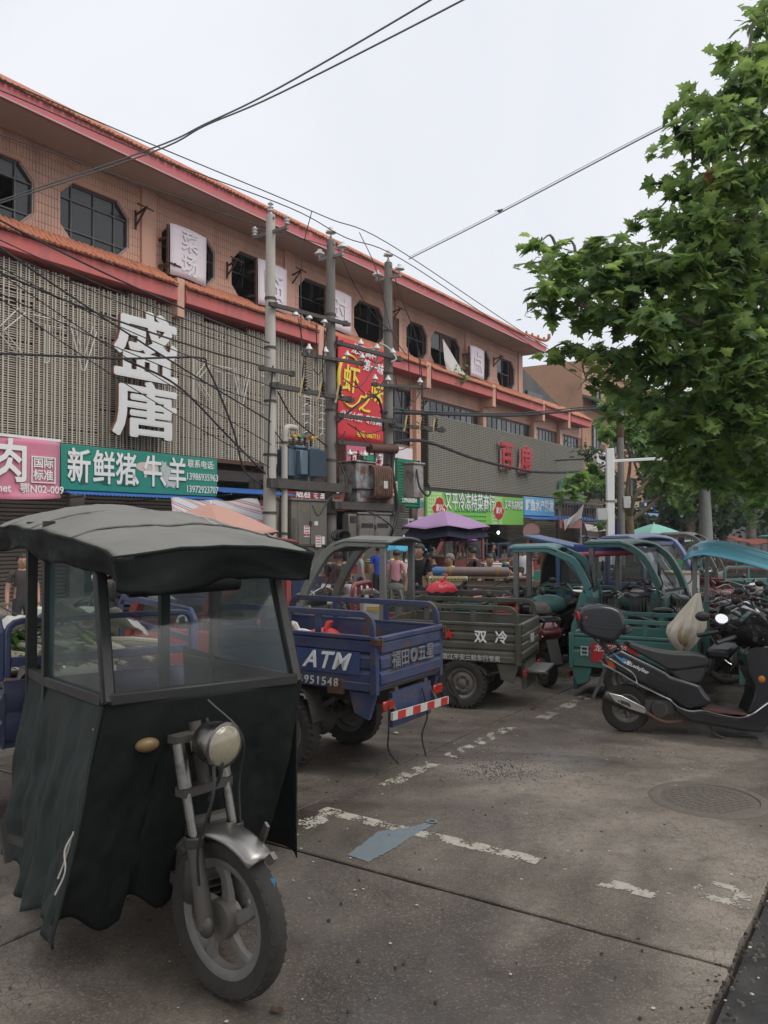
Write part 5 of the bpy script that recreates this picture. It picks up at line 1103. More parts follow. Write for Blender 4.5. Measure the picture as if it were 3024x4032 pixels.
def apron(u, v):
    y = -.43-.18*v+(.88+.03*v)*u; top = ZS-.015; bot = .25+.1*abs(u-.45)*2-(.08 if u < .3 else 0)+.03*math.sin(23*u)
    return (-.10*v*v+.012*math.sin(13*u+2*v)*v+.02*math.sin(PI*u)+(wr((u*2, v, 0), 2.4, .02, 3)+wr((u*2, v, 0), 9., .005, 8))*min(1, 4*v), y, top+(bot-top)*v)
b.sheet(apron, 80, 50); b.build('front_apron', canvas, TK, solid=.008, smooth=60)
b = MB()
def curt(u, v):
    x = -.03-1.42*u; y = -.432-.18*v*(1-u)-.09*v*u-.028*math.sin(21*u+3*v*u)*(.25+v)*min(1, u*4)-.012*math.sin(47*u+5*v)*v+wr((u*4, v*1.2, 0), 2.2, .035, 4)*(.3+v)
    top = (ZS-.02)-.07*u; bot = .16+.05*math.sin(9*u)-.06*u
    return (x-.06*v*(1-u), y, top+(bot-top)*v)
b.sheet(curt, 130, 40); b.build('side_curtain', curtain_m, TK, solid=.006, smooth=60)
b = MB(); b.sheet(lambda u, v: (-.03-1.42*u, .44+.03*math.sin(20*u)*v, ZS-.02-.8*v), 40, 8); b.build('side_curtain', curtain_m, TK, solid=.006)
# fork, wheel, lamp
steer = R(17)
WF = (.32, -.055, .305)
fw = wheel(TK, WF, .305, .085, 'mag', yaw=steer, rim=M('rim_grey', (.24, .235, .22), .5, .3, var=.3, scale=12, dust=.5, dustcol=(.13, .11, .095)))
ms = Matrix.Translation(WF) @ Matrix.Rotation(steer, 4, 'Z')
def sp(x, y, z): return ms @ Vector((x, y, z))
for s in (-1, 1):
    b = MB(); b.cyl(sp(0, s*.1, -.01), sp(-.075, s*.1, .29), .034, .031, n=14); b.ell(sp(0, s*.1, 0), (.045, .03, .045), 12, 8); lg_ = b.build('fork_slider', M('fork_grey', (.045, .045, .045), .5, .3, var=.3, dust=.3), TK)
    b = MB(); b.cyl(sp(-.075, s*.1, .29), sp(-.165, s*.1, .62), .02, n=12); b.build('fork_tube', worn_chrome, TK)
    b = MB(); b.cyl(sp(-.13, s*.1, .49), sp(-.172, s*.1, .655), .03, n=12); b.build('fork_shroud', worn_chrome, TK)
    b = MB(); b.lathe([(.033, -.02), (.04, -.015), (.04, .015), (.033, .02)], tuple(sp(-.075, s*.1, .3)), 'z', 12); b.build('fork_seal', black_plastic, TK)
b = MB(); b.box(sp(-.135, 0, .475), (.06, .24, .035), Matrix.Rotation(steer, 3, 'Z')); b.box(sp(-.185, 0, .67), (.06, .24, .03), Matrix.Rotation(steer, 3, 'Z')); b.cyl(sp(-.13, 0, .46), sp(-.2, 0, .72), .025, n=10); b.build('steering_yoke', dark_iron, TK)
b = MB(); mr = Matrix.Rotation(steer, 3, 'Z')
def fend(u, v):
    a = R(52)+R(82)*(1-u); t = 2*v-1; r_ = .345-.03*abs(t)**3
    return sp(r_*math.cos(a), .075*t*(1-.1*u), r_*math.sin(a))
b.sheet(fend, 16, 10); mg = b.build('front_mudguard', M('mudguard_chrome', (.36, .35, .33), .3, .9, var=.3, scale=9, dust=.25), TK, solid=.006)
b = MB(); b.flat([sp(.13, .06, .3), sp(.16, .06, .37)], .012, .03); b.flat([sp(.24, -.01, .27), sp(.27, -.01, .30)], .02, .03); b.build('mudguard_bracket', worn_chrome, mg)
hl = sp(-.0, -.03, .665)
b = MB(); mh = ms.to_3x3() @ Matrix.Rotation(R(4), 3, 'Y')
def lat(b, prof, n=24):
    vs = [hl+mh @ Vector((h, r*math.cos(2*PI*j/n), r*math.sin(2*PI*j/n))) for r, h in prof for j in range(n)]
    b.add(vs, [(i*n+j, i*n+(j+1) % n, (i+1)*n+(j+1) % n, (i+1)*n+j) for i in range(len(prof)-1) for j in range(n)])
lat(b, [(.001, -.13), (.04, -.125), (.07, -.09), (.083, -.04), (.086, 0), (.09, .002), (.09, .018), (.08, .022)]); h_ = b.build('headlight', worn_chrome, TK)
b = MB(); lat(b, [(.081, .018), (.07, .032), (.045, .043), (.02, .048), (.001, .049)]); b.build('lens', M('lens_amber_grey', (.30, .265, .19), .12, var=.35, scale=25, coat=1.), h_)
b = MB(); b.flat([hl+mh @ Vector((-.09, 0, -.02)), sp(-.15, 0, .62)], .12, .04); b.build('lamp_bracket', worn_chrome, TK)
b = MB(); b.ell((.02, -.27, .93), (.03, .05, .03), 12, 8); b.build('turn_signal', M('amber_lens', (.19, .12, .03), .4, var=.3, dust=.2), TK)
b = MB(); b.sweep(smooth_path([hl+Vector((-.08, -.03, -.04)), (.2, -.06, .8), (.12, -.05, .6)], 4), .006, 5); b.build('brake_cable', cable_mat, TK)
for p in ([(0, -.07, .62), (.06, -.12, .5), (.0, -.14, .3), (-.03, -.1, .05)], [(-.18, .05, .8), (-.05, .12, .66), (-.08, .13, .45), (-.02, .1, .1)], [(-.1, -.02, .75), (.03, -.05, .6), (-.04, -.06, .45)]):
    b = MB(); b.sweep(smooth_path([sp(*q) for q in p], 5), .006, 5); b.build('control_cable', cable_mat, TK)
b = MB(); b.add([tuple(sp(*q)) for q in []], []); b.lathe([(.001, -.05), (.07, -.05), (.075, -.035), (.075, .0), (.03, .01)], (0, 0, 0), 'y', 20); b.v = [tuple(sp(*q)) for q in b.v]; b.build('brake_drum', M('drum_grey', (.12, .115, .105), .6, .3, var=.3, dust=.4), TK)
for x_ in (-.42, -1.17, -1.85):
    b = MB(); b.sweep([roofp((.13-x_)/2.28, k/24)+Vector((0, 0, .007)) for k in range(25)], 1, 4, prof=[(.003, .02), (.003, -.02), (-.003, -.02), (-.003, .02)]); b.build('canopy_seam', canvas_top, TK)
b = MB(); b.sweep([roofp(k/30, .74)+Vector((0, 0, .006)) for k in range(7, 15)], .003, 4); b.build('scuff_line', M('string_pale', (.55, .5, .45), .8), TK)
b = MB(); b.b2(-.25, .12, -.13, .13, .22, .5); b.b2(-.2, .05, -.1, .1, .5, .6); b.cyl((.1, -.1, .3), (.16, -.1, .5), .06, n=10); b.build('engine', dark_iron, TK, bevel=.03)
for k in range(6): b = MB(); b.b2(-.1, .19, -.12, .12, .25+.03*k, .257+.03*k); b.build('cooling_fin', dark_iron, TK)
b = MB(); b.bar((-1.5, -.25, .45), (0, -.12, .35), .05); b.bar((-1.5, .25, .45), (0, .12, .35), .05); b.bar((-.9, 0, .6), (.1, 0, .9), .06); b.bar((-1.1, -.62, .3), (-.6, -.35, .28), .03); b.bar((-1.0, -.6, .2), (-1.1, -.62, .38), .03); b.build('frame', dark_iron, TK)
b = MB(); b.b2(-.95, -.5, -.3, .3, .72, .82); b.build('seat', black_plastic, TK, bevel=.03)
b = MB(); b.sweep(smooth_path([(-.28, -.36, 1.04), (-.2, -.3, 1.08), (.0, 0, 1.02), (-.2, .3, 1.08), (-.28, .36, 1.04)], 4), .014, 6); b.build('handlebar', chrome, TK)
b = MB(); b.prism([(-.03, -.44, .98), (-.09, -.45, 1.0), (-.15, -.452, .965), (-.08, -.45, .945)], (0, -.006, 0)); b.build('tie_patch', M('patch_tan', (.35, .27, .2), .7), TK)
for p in ([(-.03, -.54, .62), (-.05, -.57, .55), (-.04, -.57, .47), (-.07, -.6, .38)], [(-.04, -.54, .62), (-.06, -.57, .5), (-.07, -.59, .44)], [(-1.3, -.6, .85), (-1.35, -.62, .83), (-1.4, -.6, .8)]):
    b = MB(); b.sweep(smooth_path(p, 4), .004, 5); b.build('tie_string', M('string_pale', (.55, .5, .45), .8), TK)
b = MB(); b.sweep(smooth_path([(-.01, -.445, 1.1), (-.02, -.51, .75), (-.03, -.545, .55), (-.05, -.585, .35), (-.07, -.615, .2)], 5), .01, 6); b.build('curtain_hem', curtain_m, TK)
b = MB(); b.prism([sp(.2, .0, .2), sp(.24, .02, .2), sp(.25, .01, .14), sp(.22, -.02, .15)], (.003, .004, 0)); b.build('blue_tag', M('tag_blue', (.03, .2, .4), .5), TK)
# its own blue cargo bed behind the cab
bb = paint('bed_dark_blue', (.016, .03, .10), .03)
b = MB(); b.b2(-3.1, -1.52, -.55, .55, .62, .66); b.build('bed_floor', bb, TK)
for s in (-1, 1):
    b = MB(); ribbed(b, -3.1, -1.5, s*.55, .62, .92, s, 2); b.build('side_panel', bb, TK, bevel=.004)
    b = MB(); b.flat([(-3.05, s*.55, .98), (-3.05, s*.55, 1.24), (-2.98, s*.55, 1.29), (-1.62, s*.55, 1.29), (-1.55, s*.55, 1.24), (-1.55, s*.55, .98)], .03, .045); b.flat([(-3.05, s*.55, 1.12), (-1.55, s*.55, 1.12)], .028, .04); b.build('side_rail', paint('rail_blue', (.03, .055, .17), .03), TK, bevel=.005)
    wheel(TK, (-2.5, s*.5, .285), .285, .13, 'steel', out=s)
b = MB(); b.flat([(-1.53, -.52, 1.0), (-1.53, -.52, 1.24)]+[(-1.53, -.52+.07-.07*math.cos(a), 1.24+.06*math.sin(a)) for a in (.5, 1.0, 1.57)]+[(-1.53, .45+.07*math.sin(a), 1.24+.06*math.cos(a)) for a in (0, .5, 1.0)]+[(-1.53, .52, 1.24), (-1.53, .52, .98)], .03, .05); b.flat([(-1.53, -.52, 1.08), (-1.53, .52, 1.08)], .03, .05); b.build('front_rail', paint('rail_blue', (.03, .055, .17)), TK, bevel=.006)
b = MB(); ribbed_y(b, -.54, .54, -1.52, .64, .98, 1, 2); b.build('front_panel', bb, TK)
# leeks and sheet
leek_w = M('leek_white', (.52, .50, .36), .5, var=.15); leek_g = M('leek_green', (.16, .32, .05), .6, var=.3)
wmk = Matrix.Translation((*BLOC, 0)) @ Matrix.Rotation(BROT, 4, 'Z')
for k in range(34):
    q = wmk @ Vector((-1.95-.35*rng.random(), -.5+.95*(k % 17)/17+rng.uniform(-.02, .02), .97+.06*(k//17)+rng.uniform(0, .05)))
    t_ = thing('leek', 'leek with pale stalk lying in a bundle in the blue bed', 'leek', q, BROT+R(200)+rng.uniform(-.35, .35), 'leeks bundled in the blue bed')
    b = MB(); b.sweep([(-.22, 0, 0), (0, 0, .01), (.2, 0, .0)], [.018, .016, .018], 7); b.build('stalk', leek_w, t_)
    b = MB()
    for j in range(3): a = (j-1)*.25; b.flat([(.19, 0, 0), (.34, .08*a, .03*j), (.5, .3*a, .0)], .035, .004)
    b.build('leaf', leek_g, t_)
    b = MB()
    for j in range(5): b.sweep([(-.22, 0, 0), (-.28, rng.uniform(-.03, .03), rng.uniform(-.03, .03))], .0025, 4)
    b.build('roots', M('root_tan', (.2, .13, .07), .9), t_)
pls = M('plastic_sheet', (.68, .66, .60), .35, var=.12, bump=.5, bscale=12, trans=.2)
b = MB(); b.sheet(lambda u, v: (-2.3-.7*u, -.52+1.04*v, 1.08+.2*math.sin(PI*v)*(1-.5*u)+wr((u*2, v*3, 0), 2., .07, 5)+.02*math.sin(19*v+7*u)), 24, 40); sh = b.build('plastic_sheet', pls, None, solid=.003); sh.location = (*BLOC, 0); sh.rotation_euler = (0, 0, BROT); tag(sh, 'crumpled translucent plastic sheet over the load of the canvas cabbed tricycle', 'plastic sheet'); WM[sh.name] = wmk

# ================================================================ SCOOTERS
def scooter(lab, loc, rz, body, seatmat=None, accent=None, box=False, cover=True, mirror=True, chrome_trim=True, group='parked scooters', sc=.001, text_=None, lean=R(-2.5)):
    """motor scooter: x forward from the rear contact point, outlines in millimetres of the side view"""
    T = thing('motor_scooter', lab, 'scooter', (*loc, 0), rz, group, rx=lean)
    q = lambda pts, x0=390, z0=1205: [((x-x0)*.001*1.0, (z0-z)*.001) for x, z in pts]
    seatmat = seatmat or black_plastic
    def slab(name, pts, hw, mat, bev=.03, par=T, y0=None, seg=3):
        b = MB(); b.xz(q(pts), -hw if y0 is None else y0, hw); return b.build(name, mat, par, bevel=bev, seg=seg, smooth=50)
    slab('rear_body', [(180, 590), (215, 520), (330, 462), (470, 530), (600, 590), (720, 650), (760, 685), (1000, 755), (1045, 830), (1110, 905), (1030, 960), (940, 975), (830, 958), (760, 900), (700, 865), (600, 815), (480, 760), (330, 685), (215, 620)], .125, body, .035)
    slab('underseat', [(720, 640), (1062, 590), (1045, 690), (1010, 760), (860, 760)], .11, black_plastic, .03)
    slab('floor_cowl', [(760, 905), (830, 962), (930, 985), (1030, 975), (1130, 1000), (1280, 1025), (1390, 1000), (1480, 935), (1560, 870), (1640, 820), (1655, 900), (1560, 1050), (1515, 1150), (1330, 1140), (1080, 1105), (900, 1070), (800, 1000)], .135, body, .03)
    slab('floorboard', [(1010, 955), (1110, 965), (1390, 992), (1400, 1010), (1130, 992), (1020, 972)], .15, M('floor_mat', (.10, .045, .035), .8, var=.4, scale=12), .004, seg=1)
    slab('leg_shield', [(1365, 480), (1400, 420), (1480, 402), (1560, 412), (1640, 442), (1760, 530), (1790, 700), (1700, 790), (1560, 875), (1480, 935), (1400, 985), (1370, 990), (1425, 850), (1440, 740), (1390, 640)], .16, body, .045)
    slab('front_fender', [(1600, 900), (1640, 830), (1760, 780), (1880, 800), (1990, 900), (1930, 860), (1790, 830), (1690, 860)], .07, body, .015)
    slab('seat', [(385, 435), (420, 402), (520, 440), (640, 472), (800, 492), (950, 492), (1050, 508), (1085, 550), (1075, 590), (1000, 612), (800, 640), (730, 638), (650, 590), (540, 530), (420, 468)], .13, seatmat, .035)
    wheel(T, (0, 0, .21), .21, .11, 'scooter'); wheel(T, (1.385, 0, .21), .21, .1, 'scooter', yaw=R(4))
    b = MB(); e = lambda x, z, y: ((x-390)*.001, y, (1205-z)*.001)
    b.cyl(e(185, 868, -.15), e(320, 925, -.15), .045, .056, n=14); b.cyl(e(320, 925, -.15), e(525, 1005, -.15), .056, .042, n=14); ex = b.build('exhaust', black_plastic, T, bevel=.01)
    b = MB(); b.prism([e(215, 840, -.196), e(330, 862, -.208), (.13, -.205, .25), e(540, 990, -.19), e(525, 1015, -.19), e(400, 975, -.208), e(270, 915, -.208)], (0, .012, 0)); sh_ = b.build('heat_shield', chrome, ex, bevel=.008, seg=2)
    b = MB(); b.prism([e(325, 900, -.212), e(395, 925, -.212), e(410, 960, -.212), e(320, 925, -.212)], (0, .003, 0)); b.build('slot', black_plastic, ex)
    b = MB(); b.sweep(smooth_path([e(530, 1005, -.14), e(620, 1060, -.12), e(720, 1095, -.1), e(860, 1080, -.08)], 4), .018, 8); b.build('exhaust_pipe', M('pipe_rusty', (.10, .055, .04), .7, .2, var=.4), ex)
    b = MB(); b.cyl(e(660, 985, -.13), e(660, 985, .1), .072, n=18); b.b2(.15, .4, -.09, .09, .17, .3); b.build('engine', dark_iron, T, bevel=.01)
    for k in range(6): b = MB(); b.b2(.225, .315, -.134, -.131, .175+.018*k, .184+.018*k); b.build('fan_grille', black_plastic, T)
    if chrome_trim:
        for s in (-1, 1):
            b = MB(); b.sweep(smooth_path([e(x, z, s*(.132 if x < 700 else .142 if x < 1400 else .165)) for x, z in ((175, 598), (330, 680), (480, 770), (620, 836), (735, 890), (800, 945), (870, 978), (930, 987), (1030, 977), (1130, 1000), (1280, 1024), (1350, 1018), (1410, 990), (1500, 920), (1590, 855), (1659, 815), (1760, 765))], 4), .0085, 6); b.build('chrome_trim', chrome, T)
            b = MB(); b.sweep(smooth_path([e(x, z, s*.134) for x, z in ((208, 535), (300, 590), (400, 650), (450, 695), (475, 768))], 4), .007, 6); b.build('chrome_trim', chrome, T)
    for s in (-1, 1):
        b = MB(); b.prism([e(203, 560, s*.118), e(262, 578, s*.128), e(295, 640, s*.128), e(232, 622, s*.12)], (0, s*.006, 0)); b.build('tail_light', M('tail_amber', (.30, .075, .015), .2, var=.15), T)
        b = MB(); b.ell(e(1495, 693, s*.158), (.031, .012, .031), 14, 8); b.build('reflector', M('reflector_orange', (.45, .15, .01), .25), T)
        b = MB(); b.prism([e(555, 690, s*.12), e(600, 682, s*.124), e(745, 770, s*.124), e(750, 845, s*.124), (.18, s*.124, .45), e(560, 740, s*.12)], (0, s*.006, 0)); b.build('side_recess', M('recess_black', (.006, .006, .007), .5), T, bevel=.004)
        b = MB(); b.prism([e(790, 880, s*.126), e(810, 868, s*.126), (.545, s*.126, .26), e(930, 960, s*.126), e(880, 955, s*.126)], (0, s*.006, 0)); b.build('side_slot', M('recess_black', (.006, .006, .007)), T)
    if accent:
        for s in (-1, 1):
            b = MB(); b.prism([e(258, 492, s*.122), e(335, 545, s*.127), e(395, 560, s*.127), e(350, 585, s*.127), e(290, 530, s*.123)], (0, s*.004, 0)); b.build('decal', accent, T)
    if text_: text(text_, .042, white_letter, T, e(455, 615, -.1285), (R(90), R(25), 0), ext=.002, bold=.012)
    b = MB(); b.sweep(smooth_path([e(240, 520, .1), e(180, 430, .1), e(300, 420, .1), e(340, 470, .09)], 3), .012, 6); b.sweep(smooth_path([e(240, 520, -.1), e(180, 430, -.1), e(300, 420, -.1), e(340, 470, -.09)], 3), .012, 6); b.bar(e(180, 430, -.1), e(180, 430, .1), .02); b.build('rack', black_plastic, T)
    b = MB(); b.flat([e(215, 650, 0), e(160, 790, 0), e(105, 915, 0)], .14, .01); b.build('rear_flap', M('flap_grey', (.09, .085, .08), .8), T)
    b = MB(); b.cyl((1.385, 0, .21), (1.1, 0, .85), .03, n=10); b.sweep(smooth_path([e(1420, 330, -.33), e(1450, 310, -.2), e(1480, 330, 0), e(1450, 310, .2), e(1420, 330, .33)], 4), .014, 7); hb = b.build('handlebar', dark_iron, T)
    for s in (-1, 1):
        b = MB(); b.cyl(e(1390, 340, s*.38), e(1430, 320, s*.25), .02, n=8); b.build('grip', black_plastic, hb)
        b = MB(); b.sweep(smooth_path([e(1470, 318, s*.16), e(1490, 325, s*.28), e(1460, 340, s*.36)], 3), .006, 5); b.build('lever', chrome, hb)
        if mirror:
            b = MB(); b.sweep(smooth_path([e(1430, 310, s*.16), e(1300, 270, s*.24), e(1180, 215, s*.32)], 4), .009, 6); ms_ = b.build('mirror_stalk', black_plastic, hb); b = MB(); b.ell(e(1130, 195, s*.36), (.068, .03, .046), 16, 10); mm = b.build('mirror_shell', black_plastic, hb)
            b = MB(); b.cyl(e(1095, 370, s*.37), e(1270, 325, s*.28), .02, n=8); b.cyl(e(1085, 373, s*.375), e(1100, 369, s*.368), .022, n=8); b.build('bar_end', black_plastic, hb)
    if cover:
        b = MB(); 
        for c_, r_ in ((e(1480, 300, 0), (.11, .16, .13)), (e(1400, 320, -.25), (.15, .11, .095)), (e(1400, 320, .25), (.15, .11, .095))):
            k_ = len(b.v); b.ell(c_, r_, 22, 14)
            for i_ in range(k_, len(b.v)): p_ = Vector(b.v[i_]); b.v[i_] = tuple(p_+(p_-Vector(c_))*(wr(p_, 9., .3, 7))); b.build('hand_muffs', M('muff_black', (.008, .008, .008), .95, var=.4, scale=20, bump=.8, bscale=60), T)
    else:
        slab('handlebar_cover', [(1400, 360), (1420, 290), (1500, 260), (1580, 300), (1560, 380), (1480, 420)], .14, body, .03)
    b = MB(); b.prism([e(1600, 470, -.12), e(1745, 560, -.12), e(1765, 640, -.12), e(1690, 600, -.12)], (0, .24, 0)); b.build('headlight', M('lens_pale', (.5, .48, .4)), T, bevel=.02)
    b = MB(); b.sweep([e(1090, 1130, -.05), e(1130, 1190, -.1), e(1180, 1203, -.16)], .012, 6); b.build('kick_stand', dark_iron, T)
    if box:
        gl_b = M('box_gloss_black', (.014, .016, .019), .2, var=.2, coat=.6)
        prof = [(-35, 140), (0, 105), (60, 85), (150, 78), (260, 92), (330, 120), (365, 190), (380, 250), (375, 300), (340, 330), (290, 395), (230, 400), (90, 375), (20, 335), (-10, 310), (-30, 240)]
        bx = slab('top_box', prof, .2, gl_b, .035, seg=3)
        slab('box_seam', [(-34, 205), (20, 255), (260, 290), (376, 270), (377, 278), (260, 299), (18, 264), (-36, 214)], .203, M('recess_black', (.006, .006, .007)), .002, bx, seg=1)
        b = MB(); b.prism([e(-42, 145, -.19), e(62, 178, -.205), e(40, 212, -.205), e(-36, 222, -.19)], (0, .408, 0)); b.build('box_reflector', M('reflector_red', (.40, .012, .012), .2), bx, bevel=.01)
        b = MB(); b.bar(e(180, 395, -.1), e(250, 500, -.09), .02); b.bar(e(180, 395, .1), e(250, 500, .09), .02); b.bar(e(100, 370, -.1), e(230, 510, -.09), .014); b.build('box_bracket', black_plastic, bx)
        b = MB(); b.cyl(e(375, 270, -.1), e(395, 330, -.1), .05, n=12); b.cyl(e(375, 270, .1), e(395, 330, .1), .05, n=12); b.build('box_backrest', black_plastic, bx, bevel=.01)
    return T
gloss_black = M('gloss_black', (.010, .011, .013), .2, var=.25, dust=.03, coat=.7)
S1_ = scooter('black scooter with a large black top box and thin chrome trim standing on the road', (2.16, 7.42), HEAD(.98, -.16), gloss_black, accent=M('decal_blue', (.06, .25, .5), .4, var=.4, scale=30), box=True, text_='福星LuckyStar')
b = MB(); b.cyl((.736, -.384, 1.024), (.735, -.3975, 1.036), .05, n=24); b.build('mirror_glass', M('mirror_glass', (.85, .85, .87), .03, 1., var=.0), S1_)
S3_ = scooter('charcoal scooter standing among the bicycles behind the plastic bag', (4.05, 11.0), HEAD(-.35, .94), M('scooter_charcoal', (.03, .03, .036), .3, var=.5, scale=4, coat=.3, dust=.2), accent=M('decal_white', (.5, .48, .45), .5), cover=False)
S2_ = scooter('red and black scooter parked behind the tailgate with the red star tricycle', (1.87, 9.55), HEAD(-.27, .96), M('scooter_black_red', (.11, .014, .016), .3, var=.75, scale=5, coat=.4), accent=M('decal_white', (.5, .48, .45), .5), cover=False)
b = MB(); b.xz([(.98, .45), (1.0, .8), (1.1, .83), (1.3, .7), (1.35, .5), (1.2, .4)], -.165, .165); b.build('red_panel', M('scooter_red', (.42, .015, .025), .25, coat=.5), S2_, bevel=.03, seg=2)
# ================================================================ MORE VEHICLES
T4 = cargo_trike('teal open cab tricycle just left of the blue box van door', (.72, 12.0), HEAD(.93, -.37), paint('teal', (.035, .17, .145)), L=1.3, W=.9, z0=.45, z1=.78, zr=.95, R_=.25, cab='open', cabmat=paint('teal_light', (.07, .27, .27), .04, .2), roofz=1.56, railmat=paint('grey_green_rail', (.06, .065, .055), .05, .3), inner=None)
T5 = cargo_trike('teal cab tricycle with slanted windscreen facing us right of the blue box van', (2.13, 12.6), HEAD(.78, -.62), paint('teal_deep', (.02, .14, .12), .04, .2), L=1.3, W=.95, z0=.45, z1=.78, zr=.95, R_=.25, cab='open', cabmat=paint('teal_deep', (.02, .14, .12)), roofz=1.62)
T6 = cargo_trike('tricycle with a lavender blue cab roof just behind the teal cab', (3.14, 14.5), HEAD(.6, -.8), paint('lavender', (.16, .2, .36), .0, .2), L=1.3, W=.95, z0=.45, z1=.78, zr=.95, R_=.25, cab='box', cabmat=paint('lavender', (.16, .2, .36)), roofz=1.68)
T7 = cargo_trike('dark grey cabbed tricycle under the mint green umbrella', (4.7, 17.6), HEAD(.85, -.5), paint('grey_dark', (.07, .075, .07), .03, .3), L=1.3, W=.95, z0=.45, z1=.78, zr=.95, R_=.25, cab='open', cabmat=paint('grey_dark', (.07, .075, .07)), roofz=1.7)
T8 = cargo_trike('plain teal cargo tricycle at the right edge behind the bicycles', (5.9, 13.6), HEAD(.95, .3), paint('teal_bright', (.05, .22, .20), .03, .2), L=1.6, W=1.0, z0=.62, z1=.95, zr=1.15, R_=.26, cab=None)
T9 = cargo_trike('bright red railed cargo tricycle loaded with grey sacking', (4.3, 13.9), HEAD(.5, -.86), paint('red_bright', (.33, .02, .02), .03, .2), L=1.4, W=.95, z0=.5, z1=.72, zr=1.0, R_=.25, cab=None)
T10 = cargo_trike('blue cargo tricycle with pink bundles parked by the cabinets', (-2.6, 14.0), HEAD(-.97, .2), paint('blue_far', (.02, .05, .2), .04), L=1.7, W=1.05, z0=.55, z1=.9, zr=1.35, R_=.27, cab=None)
T11 = cargo_trike('maroon cabbed tricycle under the small purple umbrellas', (3.6, 24.0), HEAD(-.8, -.5), paint('rose_cab', (.30, .07, .08), .02), L=1.3, W=.95, z0=.45, z1=.78, zr=.95, R_=.25, cab='box', cabmat=paint('rose_cab', (.30, .07, .08)), roofz=1.62)
gt = 'cargo tricycles'
far_t = [(T7, 7.6, 19, .85, -.5, 'dark grey cabbed tricycle by the pale tree trunk'), (T5, 9.2, 22, .6, -.8, 'teal cabbed tricycle in the far row right of the pale tree trunk'), (T6, 11.5, 25, .6, -.8, 'lavender cabbed tricycle at the far right of the last row'),
  (T7, 9.9, 17.2, -.3, -.95, 'dark grey cabbed tricycle at the right edge of the far row'), (T9, 7.0, 17.2, .9, -.3, 'red railed tricycle far back beside the teal bed'), (T8, 6.6, 21.5, .9, .3, 'teal cargo bed far back behind the foam box'), (T5, 4.6, 19.6, .7, -.7, 'teal cabbed tricycle behind the lavender roof'), (T10, 2.2, 26, .9, .2, 'blue cargo tricycle standing before the light green sign'), (T4, 12.5, 30, .7, -.7, 'teal open cab tricycle farthest back on the right'), (T9, 9.5, 27, .7, -.7, 'red railed tricycle farthest back under the trees'), (T11, 8.0, 29, .6, -.8, 'maroon cabbed tricycle far back under the trees')]
for o, x, y, hx, hy, lab in far_t: place(o, (x, y, 0), HEAD(hx, hy), lab, gt)
# blue box van with open side
vb = paint('van_blue', (.018, .09, .26), .05, .2); VL = (2.5, 13.5)
VN = thing('box_van', 'small blue box bodied tricycle van with open dark side and a black coat hanging inside', 'van', (*VL, 0), HEAD(.93, -.37))
orange_wood = M('post_orange_brown', (.24, .12, .04), .7, var=.3)
b = MB(); b.prism([(-.1, -.62, 1.71), (1.0, -.62, 1.47), (1.0, -.62, 1.42), (-.1, -.62, 1.66)], (0, 1.25, 0)); b.build('roof', vb, VN, bevel=.01)
b = MB(); b.b2(-.06, .0, -.6, -.54, .45, 1.65); b.b2(-.06, 0, .54, .6, .45, 1.65); b.build('rear_post', orange_wood, VN)
b = MB(); b.b2(-.03, .9, .55, .6, .45, 1.42); b.build('inner_wall', M('van_inner', (.12, .115, .10), .8, var=.3), VN)
b = MB(); b.b2(-.05, .93, -.58, .58, .4, .47); b.build('floor', dark_iron, VN)
b = MB(); b.prism([(.4, -.6, .45), (.93, -.6, .45), (.93, -.6, .95), (.4, -.6, .95)], (0, .03, 0)); b.prism([(.4, -.6, .95), (.47, -.6, .95), (.47, -.6, 1.36), (.4, -.6, 1.54)], (0, .03, 0)); b.prism([(.47, -.6, 1.36), (.85, -.6, 1.33), (.84, -.6, 1.45), (.4, -.6, 1.54)], (0, .03, 0)); b.prism([(.88, -.6, .95), (.94, -.6, .95), (.87, -.6, 1.45), (.82, -.6, 1.33)], (0, .03, 0)); b.build('door_panel', vb, VN, bevel=.008)
b = MB(); b.add([(.48, -.585, .95), (.87, -.585, .95), (.82, -.585, 1.34), (.48, -.585, 1.36)], [(0, 1, 2, 3)]); b.build('door_window', glassmat('trike_glass'), VN, smooth=0)
b = MB(); b.add([(.95, -.58, 1.0), (.95, .58, 1.0), (.88, .58, 1.44), (.88, -.58, 1.44)], [(0, 1, 2, 3)]); b.build('windscreen', glassmat('trike_glass'), VN, smooth=0)
b = MB(); b.b2(.94, .98, -.58, .58, .4, 1.0); b.build('nose_panel', vb, VN, bevel=.02)
for s in (-1, 1): wheel(VN, (.3, s*.5, .25), .25, .12, 'steel', out=s)
wheel(VN, (1.1, 0, .25), .25, .09, 'mag')
ct = thing('coat', 'long black coat hanging inside the blue box van', 'coat', (VL[0]+.22, VL[1]-.3, .5), HEAD(.93, -.37))
b = MB(); b.sheet(lambda u, v: ((.16+.12*(1-v)-.1*max(0, v-.8)*3)*math.cos(2*PI*u)*(1+.1*math.sin(14*PI*u)), .1*math.sin(2*PI*u), .95*v), 30, 10); b.build('cloth', M('coat_black', (.006, .006, .007), .9), ct)
b = MB(); b.sweep(smooth_path([(0, 0, .93), (0, 0, 1.0), (.03, 0, 1.06)], 3), .006, 5); b.build('hanger', steel_grey, ct)
